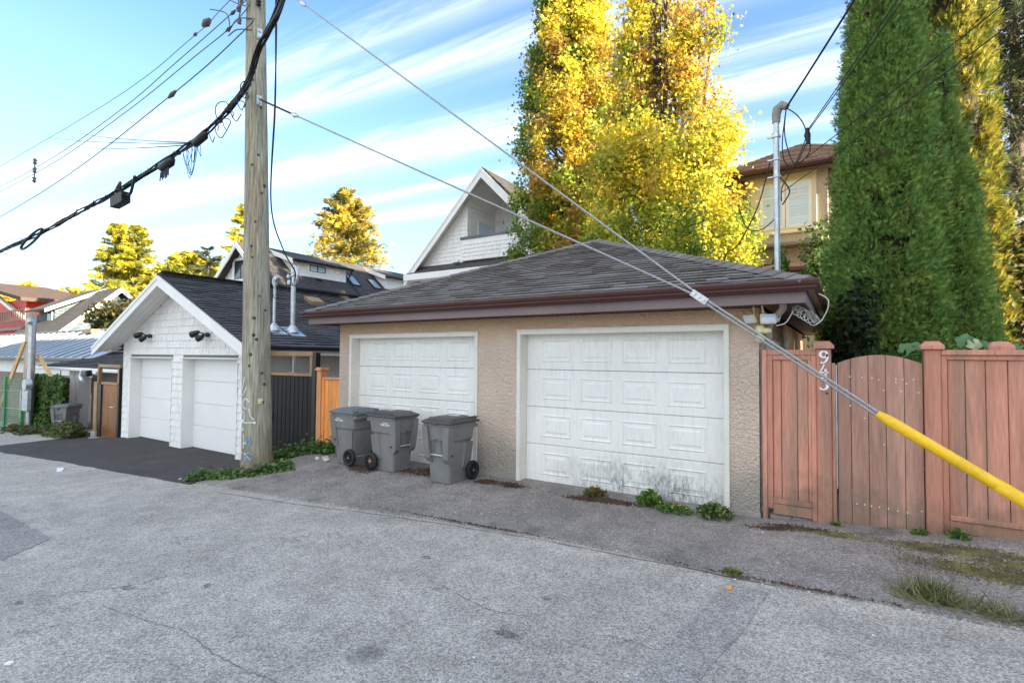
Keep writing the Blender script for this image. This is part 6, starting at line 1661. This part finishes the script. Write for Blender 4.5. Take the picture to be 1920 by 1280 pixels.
cedar('tall cedar lit golden by the sun behind the wide green one', (2.6, 6.3, .1), 14.5, lambda z: float(np.interp(z, [0, 1, 3, 6, 9, 12, 14.5], [.78, .84, .84, .76, .64, .42, .05])), 46000, pal_cedar2, 203, .19)

def conifer(label, base, H, R0, n, pal, seed, size, lop=.25, name='conifer_tree', droop=-.15, group='sunlit conifers beyond the roofs', power=.8, spires=((0, 0, 1),)):
    rg = np.random.default_rng(seed); bx, by, bz = base
    t = thing(name, label, 'tree', base, group)
    segs = []; P = []; D = []; C = []
    for (sx, sy, hs) in spires:
        h = (H - bz) * hs; segs.append(([(bx + sx * .3, by + sy * .3, bz - .3), (bx + sx, by + sy, bz + h * .5), (bx + sx, by + sy, bz + h)], [.35 * R0 / 3, .2 * R0 / 3, .02]))
        nb = int(n / 42 / len(spires))
        for b in range(nb):
            f = rg.random() ** .8; z = bz + h * (.05 + .95 * f); a = rg.uniform(0, 6.283)
            L = R0 * (1 - f) ** power * rg.uniform(1 - lop, 1 + lop * .6) + .12 * R0
            if len(spires) > 1: L *= .62
            m_ = 42; s = rg.random(m_) ** .6
            d = np.array([math.cos(a), math.sin(a), droop + .35 * f])
            p = np.array([bx + sx, by + sy, z]) + s[:, None] * L * d + rg.normal(size=(m_, 3)) * np.array([.10, .10, .07]) * L * (1.1 - .5 * s[:, None])
            P.append(p); D.append(np.repeat(d[None], m_, 0)); C.append(np.repeat(np.array(pal(rg))[None], m_, 0))
            if b % 3 == 0: segs.append(([(bx + sx, by + sy, z), tuple(np.array([bx + sx, by + sy, z]) + d * L * .8)], [.05 * R0 / 3, .015]))
    P = np.concatenate(P); D = np.concatenate(D); C = np.concatenate(C) * rg.uniform(.65, 1.3, (len(P), 1))
    trunk_mesh('trunk', segs, t)
    ya = unit(D + rg.normal(size=D.shape) * .6); xa = unit(np.cross(ya, rand_unit(len(P))))
    leaf_mesh('crown', P, xa, ya, size * rg.uniform(.6, 1.3, len(P)), SPRAY, SPRAYF, C, M_needle, t)
    return t
pc_y = lambda rg: [(.50, .46, .04), (.58, .50, .04), (.36, .36, .04), (.22, .24, .04)][int(rg.integers(0, 4))]
pc_r = lambda rg: [(.56, .44, .06), (.48, .36, .06), (.32, .27, .05), (.16, .16, .04)][int(rg.integers(0, 4))]
pc_d = lambda rg: [(.06, .08, .045), (.075, .095, .045), (.10, .105, .045)][int(rg.integers(0, 3))]
conifer('twin topped golden cedar rising behind the blue grey house', (-55.8, 14, 1), 14.3, 5.9, 30000, pc_y, 301, .55, lop=.15, spires=((-1.3, 0, 1), (2.1, .3, .95), (4.2, 1, .58)), power=.85)
conifer('small round golden conifer peeking over the white garage ridge', (-51.2, 18, 3), 11.4, 5.2, 6000, pc_y, 302, .75, power=.55)
conifer('ragged brown gold conifer standing above the dormer roof', (-44, 30, 5), 19.7, 4.7, 11000, pc_r, 303, .75, lop=.5, power=.55)
conifer('yellow tree almost hidden behind the utility pole', (-46.0, 20, 2), 15.9, 2.8, 6000, pc_y, 304, .6, power=.6)
conifer('dark ivy clad conifer top left of the utility pole', (-47.5, 17.5, 2), 11.7, 2.3, 2200, pc_d, 305, .5, power=.5)
conifer('dark grey green conifer at the upper right edge', (6.9, 21.8, .2), 25, 2.9, 26000, pc_d, 306, .42, lop=.4, group='dark conifers', power=.3)

def bush(label, name, c, r, n, size, cols, seed, group=None, tmpl=LEAF, faces=LEAFF, mat=None, lumps=9, cat='tree'):
    rg = np.random.default_rng(seed)
    t = thing(name, label, cat, (c[0], c[1], c[2] - r[2]), group)
    L = rg.normal(size=(lumps, 3)); L = unit(L) * rg.uniform(.35, .8, (lumps, 1))
    k = rg.integers(0, lumps, n); d = unit(rg.normal(size=(n, 3))) * (rg.random((n, 1)) ** .4) * .48
    P = (L[k] + d) * np.array(r) + np.array(c)
    cl = np.array(cols); lc = cl[rg.integers(0, len(cols), lumps)]
    C = lc[k] * .6 + cl[rg.integers(0, len(cols), n)] * .4; C = C * rg.uniform(.7, 1.25, (n, 1))
    Nn = unit(d / .48 + rg.normal(size=(n, 3)) * .6 + np.array([0, 0, .3])); xa, ya = axes_from(Nn)
    trunk_mesh('trunk', [([(c[0], c[1], c[2] - r[2] * 1.1), (c[0] + .05, c[1], c[2])], [.06 * r[2], .02])] + [([(c[0], c[1], c[2] - r[2] * .6), tuple(np.array(c) + L[i] * np.array(r))], [.03 * r[2], .008]) for i in range(lumps)], t)
    leaf_mesh('crown', P, xa, ya, size * rg.uniform(.6, 1.3, n), tmpl, faces, C, mat or M_leaf, t)
    return t
bush('round golden tree between the red house and blue grey house', 'maple_tree', (-105, 24, 7.8), (11.3, 5, 6.1), 9000, .95, [(.60, .42, .03), (.50, .34, .03), (.30, .28, .03)], 401, lumps=22)
bush('golden tree tops above the red house roof', 'maple_tree', (-130, 25, 11.2), (8, 4, 3.9), 3000, .9, [(.60, .42, .03), (.55, .34, .03)], 402, lumps=10)
bush('olive and rust tree in front of the blue grey house', 'fruit_tree', (-38.4, 7.8, 3.9), (4.4, 1.6, 1.9), 6500, .32, [(.075, .09, .025), (.11, .10, .03), (.16, .10, .035), (.055, .07, .02)], 403, lumps=20)
bush('dark green shrub between the mast and the wide cedar', 'shrub', (.42, 8.2, 3.7), (1.0, .8, 1.5), 3800, .15, [(.09, .16, .04), (.12, .19, .05), (.07, .12, .03)], 404, lumps=16, cat='shrub')
bush('slim upright green shoots just right of the mast', 'shrub', (-.32, 6.2, 3.85), (.22, .22, .95), 420, .12, [(.09, .17, .03), (.13, .21, .04)], 405, lumps=9, cat='shrub')
bush('shrub with yellow top at the right edge behind the cedars', 'shrub', (3.75, 6.6, 2.6), (.9, .9, 2.4), 3600, .16, [(.09, .12, .03), (.30, .26, .04), (.06, .09, .025)], 406, lumps=18, cat='shrub')
bush('dark evergreen shrub far back in the side passage', 'shrub', (1.15, 6.2, 1.5), (.75, 1.1, 1.7), 2600, .14, [(.03, .05, .018), (.04, .065, .02)], 408, lumps=14, cat='shrub')
bush('dark evergreen shrub in the side passage behind the number post', 'shrub', (.95, 1.9, 1.6), (.5, .6, 1.5), 2600, .11, [(.02, .035, .012), (.03, .05, .015)], 407, lumps=14, cat='shrub')

t = thing('squash_plant', 'squash vine with big leaves climbing over the fence top', 'plant', (1.9, .15, 1.9))
def big_leaf(c, nrm, up, s, col):
    pts = []
    for i in range(15):
        a = -math.pi / 2 + .25 + (2 * math.pi - .5) * i / 14; rr_ = s * (.85 + .15 * math.cos(5 * a)); pts.append((rr_ * math.cos(a), rr_ * math.sin(a)))
    n_ = Vector(nrm).normalized(); u = Vector(up); u = (u - n_ * u.dot(n_)).normalized(); r_ = u.cross(n_)
    vs = [Vector(c)] + [Vector(c) + r_ * a + u * b - n_ * (.25 * (a * a + b * b) / s) for a, b in pts]
    m = MB(); m.add(vs, [(0, i, i + 1) for i in range(1, 15)], True); m.build('leaf', col, t)
M_sq = mk('squash leaf green', (.065, .15, .055), rough=.5, var=.2, vs=14, fine=.15); M_sq2 = mk('pale squash leaf', (.35, .38, .22), rough=.5, var=.2, vs=14)
big_leaf((1.43, .17, 2.07), (-.2, -1, .5), (.2, .2, 1), .085, M_sq); big_leaf((1.53, .22, 2.10), (.1, -1, .9), (.8, 0, .5), .075, M_sq)
big_leaf((1.93, .22, 2.15), (-.2, -1, .4), (-.2, .2, 1), .095, M_sq); big_leaf((2.0, .18, 2.11), (.2, -1, .3), (.3, .3, -1), .075, M_sq2); big_leaf((2.09, .2, 2.09), (.2, -1, .6), (.7, .2, .6), .08, M_sq); big_leaf((2.31, .2, 2.08), (.2, -1, .7), (.9, 0, .3), .06, M_sq)
MB().tube(smooth_path([(1.3, .2, 1.9), (1.5, .2, 2.0), (1.9, .2, 2.02), (2.4, .2, 2.0)], 5), .008, 5).build('vine', M_greenmetal if False else M_sq, t)

# weeds, ivy, grass, litter
def weed(label, c, r, h, n, size, cols, seed, flowers=0):
    rg = np.random.default_rng(seed); x, y = c; z = gz(x, y) + .02
    t = thing('weed', label, 'weed', (x, y, z), 'weeds along the garage foot')
    a = rg.uniform(0, 6.283, n); q = rg.random(n) ** .6; hh = h * (1 - q * .65) * rg.uniform(.25, 1.1, n)
    P = np.stack([x + np.cos(a) * r * q, y + np.sin(a) * r * q * .8, z + hh], 1)
    ya = unit(np.stack([np.cos(a) * .8, np.sin(a) * .8, rg.uniform(.0, 1.0, n)], 1) + rg.normal(size=(n, 3)) * .35); xa = unit(np.cross(ya, rand_unit(n)))
    C = np.array(cols)[rg.integers(0, len(cols), n)] * rg.uniform(.7, 1.3, (n, 1))
    leaf_mesh('foliage', P, xa, ya, size * rg.uniform(.6, 1.3, n), [(0, -.5, 0), (.2, .0, .05), (.12, .25, 0), (0, .5, -.04), (-.12, .25, 0), (-.2, 0, .05)], [(0, 1, 2, 3), (0, 3, 4, 5)], C, M_leaf, t)
    m = MB()
    for k in range(8): 
        b = rg.uniform(0, 6.283); m.tube([(x, y, z - .02), (x + math.cos(b) * r * .5, y + math.sin(b) * r * .4, z + h * .6)], .004, 4)
    m.build('stem', M_sq, t)
    if flowers:
        m = MB()
        for k in range(flowers):
            b, q = rg.uniform(0, 6.283), rg.random(); p = (x + math.cos(b) * r * q, y + math.sin(b) * r * q * .8, z + h * rg.uniform(.7, 1.15)); m.lathe([(0, -.006), (.016, 0), (.0, .008)], p, 6)
        m.build('flower', M_yellow, t, kind='stuff')
WG_ = [(.12, .24, .05), (.16, .29, .06), (.08, .17, .04), (.24, .31, .08)]
weed('brown and green weed near the middle of the wide door', (-2.06, -.16), .17, .13, 170, .08, [(.20, .17, .05), (.12, .14, .04), (.28, .19, .06)], 501, 2)
weed('bushy green weed with pointed leaves below the wide door', (-1.27, -.20), .17, .20, 240, .11, WG_, 502, 3)
weed('low yellow flowered weed between two bigger weeds', (-.93, -.30), .22, .09, 220, .07, WG_, 503, 6)
weed('variegated green weed beside the right door post', (-.46, -.30), .20, .20, 330, .085, [(.10, .19, .05), (.07, .14, .04), (.34, .36, .16)], 504, 0)
weed('tiny green weed at the foot of the number post', (.78, -.10), .05, .05, 40, .05, WG_, 505)
weed('small weed at the foot of the right gate post', (1.50, -.14), .07, .07, 60, .06, WG_, 506)
weed('leafy weed at the corner of the wide fence panel', (1.80, -.14), .09, .10, 90, .07, WG_, 507)
weed('green weed with yellow flowers beside the pale lid bin', (-7.20, -.22), .18, .36, 260, .10, WG_, 508, 9)
weed('weed sprouting from the crack at the lane edge', (.02, -1.93), .09, .05, 60, .05, [(.12, .14, .04), (.22, .20, .07)], 509)
m = MB(); rs = random.Random(8)
st_ = [(-7.22 + rs.uniform(-.18, .12), -.62 + rs.uniform(-.12, .12)) for _ in range(9)]
for i, (x, y) in enumerate(st_):
    s = rs.uniform(.03, .055); z = gz(x, y) + .02 + s * .5
    mm = MB(); mm.lathe([(0, -s * .6), (s * .8, -s * .4), (s, 0), (s * .7, s * .45), (0, s * .6)], (x, y, z), 7, smooth=False); mm.v = [(a + rs.uniform(-.2, .2) * s, b + rs.uniform(-.2, .2) * s, c + rs.uniform(-.15, .15) * s) for a, b, c in mm.v]
    tag(mm.build('stone', M_stone), 'white stone in the small heap beside the pale lid bin', 'stone', 'white stones beside the bin')

def line_pt(pts, w, h, hump=.0):
    P = [np.array(p, float) for p in pts]; ls = [np.linalg.norm(P[i + 1] - P[i]) for i in range(len(P) - 1)]; tot = sum(ls)
    def f():
        s = rng.random() * tot; i = 0
        while s > ls[i] and i < len(ls) - 1: s -= ls[i]; i += 1
        p = P[i] + (P[i + 1] - P[i]) * s / ls[i]; o = rng.normal() * w; d = (P[i + 1] - P[i]) / ls[i]
        x, y = p[0] - d[1] * o, p[1] + d[0] * o
        return (x, y, gz(x, y) + .03 + abs(rng.normal()) * h * max(.2, 1 - abs(o) / (2.2 * w))), (rng.normal() * .35, -.25 + rng.normal() * .3, 1)
    return f
IVY = [(.12, .22, .055), (.15, .26, .07), (.09, .17, .045), (.20, .28, .10)]
tag(leaf_patch('ivy', 1300, line_pt([(-9.05, -2.1), (-8.5, -1.85), (-8.0, -1.72), (-7.55, -1.35), (-7.45, -1.15)], .08, .07), .10, IVY, M_leaf), 'creeping ivy round the foot of the utility pole', 'ivy', kind='stuff')
tag(leaf_patch('ivy', 1500, line_pt([(-8.55, -.85), (-8.25, -.5), (-7.95, -.2), (-7.62, -.12)], .09, .15), .10, IVY, M_leaf), 'ivy spilling below the orange cedar fence', 'ivy', kind='stuff')
tag(leaf_patch('weeds', 1100, line_pt([(-21.9, -.35), (-21.0, -.32), (-19.9, -.3)], .18, .24), .14, [(.08, .12, .03), (.12, .15, .04), (.16, .16, .06)], M_leaf), 'weeds in front of the far wheeled bin', 'weeds', kind='stuff')
tag(leaf_patch('weeds', 700, line_pt([(-26, -.45), (-24, -.4), (-22.8, -.6)], .2, .10), .16, [(.10, .11, .04), (.16, .13, .05), (.08, .10, .03)], M_leaf), 'dry weeds at the foot of the ivy fence', 'weeds', kind='stuff')
def blades(name, n, fn, length, cols, label, up=.8):
    P, ya = [], []
    for _ in range(n):
        p, _n = fn(); P.append((p[0], p[1], gz(p[0], p[1]) + .022)); ya.append((rng.normal() * .6, rng.normal() * .6, up * rng.uniform(.2, 1.2)))
    P = np.array(P); ya = unit(np.array(ya)); xa = unit(np.cross(ya, rand_unit(n)))
    L = length * rng.uniform(.4, 1.3, n)
    C = np.array(cols)[rng.integers(0, len(cols), n)] * rng.uniform(.7, 1.25, (n, 1))
    return tag(leaf_mesh(name, P, xa, ya, L, [(-.022, 0, 0), (.022, 0, 0), (.016, .5, .05), (0, 1, -.12), (-.016, .5, .05)], [(0, 1, 2, 4), (4, 2, 3)], C, M_grass, None, 'stuff'), label, 'grass', kind='stuff')
DRY = [(.16, .20, .07), (.22, .24, .09), (.42, .36, .20), (.32, .27, .14), (.13, .17, .06)]
blades('grass', 1500, line_pt([(1.18, -1.66), (1.4, -1.70), (1.75, -1.78), (2.2, -1.88), (2.9, -1.95)], .075, .1), .15, DRY, 'straggly grass tuft on the lane edge at lower right')
blades('grass', 380, line_pt([(1.32, -1.64), (1.52, -1.70)], .05, .1), .17, DRY[:3] + DRY[4:], 'taller green grass clump within the straggly tuft', 1.6)
blades('grass', 900, line_pt([(1.2, -1.1), (1.7, -1.05), (2.2, -1.0), (2.6, -1.1)], .16, .1), .07, [(.16, .14, .05), (.22, .18, .06), (.12, .11, .04)], 'dry mossy grass on the asphalt near the wide fence panel')
M_moss = mk('brown green moss', (.17, .14, .075), rough=.95, var=.3, vs=6, fine=.35, fs=60, c2=(.20, .18, .06), c2scale=3.0, bump=1.0, bs=70)
def litter_bed(label, c, rx, ry, n, mat, seed, h=.018, name='needle_litter', cat='litter'):
    """a ragged bed of needles, crumbs and moss tufts lying on the asphalt"""
    rs_ = random.Random(seed); m = MB()
    lob = [(rs_.gauss(0, rx * .45), rs_.gauss(0, ry * .45), rs_.uniform(.25, .6)) for _ in range(7)]
    for _ in range(n):
        l_ = rs_.choice(lob); x = c[0] + l_[0] + rs_.gauss(0, rx * .3); y = c[1] + l_[1] + rs_.gauss(0, ry * .3)
        if y > -.015 and x < .05: continue
        s = rs_.uniform(.004, .017); z = gz(x, y) + .022; hh = rs_.uniform(.2, 1) * h; a = rs_.uniform(0, 3.14); k = rs_.uniform(.35, 1)
        ca, sa = math.cos(a) * s, math.sin(a) * s
        m.add([(x + ca, y + sa, z), (x - sa * k, y + ca * k, z), (x - ca, y - sa, z), (x + sa * k, y - ca * k, z), (x, y, z + hh)], [(0, 1, 4), (1, 2, 4), (2, 3, 4), (3, 0, 4)])
    return tag(m.build(name, mat), label, cat, kind='stuff')
litter_bed('brown needle litter below the wide door', (-1.95, -.36), .42, .13, 2600, M_debris, 1)
litter_bed('brown needle litter beside the stucco pier between the doors', (-3.62, -.34), .30, .16, 2200, M_debris, 2)
litter_bed('brown litter between the bins', (-5.05, -.42), .45, .22, 2200, M_debris, 3)
litter_bed('brown litter under the pale lid bin', (-6.2, -.75), .35, .20, 1400, M_debris, 4)
litter_bed('brown moss in front of the number post', (.35, -.36), .34, .10, 1300, M_debris, 5)
litter_bed('dark moss beside the gate foot', (.75, -.42), .30, .10, 900, M_moss, 6)
litter_bed('green brown moss patch on the asphalt in front of the wide fence', (1.75, -.55), .50, .17, 2600, M_moss, 7, name='moss', cat='moss')
litter_bed('green brown moss patch nearer the lane at far right', (2.0, -1.0), .50, .24, 2900, M_moss, 8, name='moss', cat='moss')
litter_bed('crumbs of dirt along the lane edge on the right', (.55, -1.93), .75, .035, 200, M_debris, 9)
litter_bed('crumbs of dirt along the lane edge in the middle', (-2.6, -2.0), 1.6, .03, 300, M_debris, 10)
m = MB(); rs = random.Random(77)
for _ in range(260):
    x = rs.uniform(-9, 2.6); y = rs.uniform(-2.6, -.2) if rs.random() < .75 else rs.uniform(-5.5, -2)
    s = rs.uniform(.006, .016); z = gz(x, y) + .024; a = rs.uniform(0, 3); ca, sa = math.cos(a) * s, math.sin(a) * s
    m.add([(x + ca, y + sa, z), (x - sa * .6, y + ca * .6, z), (x - ca, y - sa, z), (x + sa * .6, y - ca * .6, z), (x, y, z + s * .6)], [(0, 1, 4), (1, 2, 4), (2, 3, 4), (3, 0, 4)])
tag(m.build('grit', M_stone), 'pale grit and flakes scattered over the asphalt', 'grit', kind='stuff')
def scrap(name, lab, cat, x, y, w, d, mat, h=.012, rz=.3):
    z = gz(x, y) + .012; mm = MB(); c, s = math.cos(rz), math.sin(rz)
    pts = [(-w, -d), (w * .8, -d * 1.1), (w * 1.1, d * .6), (.1 * w, d * 1.2), (-w * .9, d)]
    mm.prism([(x + c * a - s * b, y + s * a + c * b, z) for a, b in pts], (0, 0, h)); return tag(mm.build(name, mat), lab, cat)
scrap('paper_scrap', 'torn white paper lying where lane meets fresh asphalt', 'paper', -13.1, -2.75, .24, .05, M_label, .006, -.3)
scrap('plastic_cap', 'small white plastic lid on the lane in the lower left corner', 'litter', -3.66, -5.76, .022, .013, M_label, .012, .6)
scrap('orange_scrap', 'small orange object on the lane near the dark strip', 'litter', .045, -2.22, .018, .015, M_orange, .022, .2)
for i, (x, y, lab) in enumerate(((-3.55, -1.02, 'white paper flake on the driveway right of the bins'), (-2.95, -.98, 'white paper flake halfway across the driveway'), (-4.2, -2.02, 'white scrap on the lane edge below the bins'), (-9.3, -2.15, 'white scrap beside the ivy left of the pole'))):
    scrap('paper_flake', lab, 'paper', x, y, .035, .015, M_label, .006, i * .7)

# cracks and stains of the old lane
M_crack = mk('open asphalt crack', (.13, .12, .11), rough=.95, var=.2, vs=20)
M_stain = asphalt('oil stained asphalt', (.22, .205, .185), (.40, .38, .35), .35, crack=False, patches=.3, vs=6)
def crack(pts, w, seed):
    rs_ = random.Random(seed); P = smooth_path([(x, y, 0) for x, y in pts], 9); m_ = MB(); L_, R_ = [], []
    for i, q_ in enumerate(P):
        t_ = P[min(i + 1, len(P) - 1)] - P[max(i - 1, 0)]; n_ = Vector((-t_.y, t_.x, 0)).normalized()
        c_ = q_ + n_ * rs_.uniform(-.012, .012); ww = w * rs_.uniform(.35, 1.2) * (.15 if i in (0, len(P) - 1) else 1)
        for arr, s_ in ((L_, 1), (R_, -1)):
            a_ = c_ + n_ * ww * s_; arr.append((a_.x, a_.y, gz(a_.x, a_.y) + .0035))
    n_ = len(P); m_.add(L_ + R_, [(i, i + 1, n_ + i + 1, n_ + i) for i in range(n_ - 1)])
    m_.build('crack', M_crack, kind='structure')
crack([(-4.2, -5.1), (-3.48, -5.01), (-3.2, -4.96), (-2.69, -5.0), (-2.24, -5.0), (-1.96, -4.98), (-1.5, -5.06)], .003, 1)
crack([(-5.2, -5.6), (-5.04, -5.37), (-4.98, -5.25)], .003, 2)
crack([(-2.1, -3.42), (-1.94, -3.46), (-1.67, -3.52), (-1.39, -3.56), (-1.11, -3.47)], .003, 3)
crack([(-.6, -3.44), (-.35, -3.40), (-.2, -3.42), (.05, -3.27)], .003, 4)
crack([(-4.7, -5.1), (-4.45, -4.81), (-4.38, -4.55)], .004, 5)
crack([(-7.6, -2.42), (-5.5, -2.33), (-4.2, -2.2), (-2.6, -2.07), (-.8, -1.97), (.4, -1.95)], .009, 6)
def stain(x, y, rx, ry, seed):
    rs_ = random.Random(seed); n_ = 18; m_ = MB(); vs = [(x, y, gz(x, y) + .004)]
    for i in range(n_):
        a_ = 6.283 * i / n_; k_ = rs_.uniform(.55, 1.15); vs.append((x + rx * k_ * math.cos(a_), y + ry * k_ * math.sin(a_), gz(x, y) + .004))
    m_.add(vs, [(0, i + 1, (i + 1) % n_ + 1) for i in range(n_)]); m_.build('oil_stain', M_stain, kind='structure')

for args in ((-1.15, -3.78, .10, .055, 1), (-1.18, -3.15, .05, .03, 2), (-4.39, -4.82, .08, .05, 3), (-3.82, -4.45, .05, .04, 4), (-4.87, -5.42, .05, .03, 5), (-2.6, -3.0, .06, .05, 6)): stain(*args)
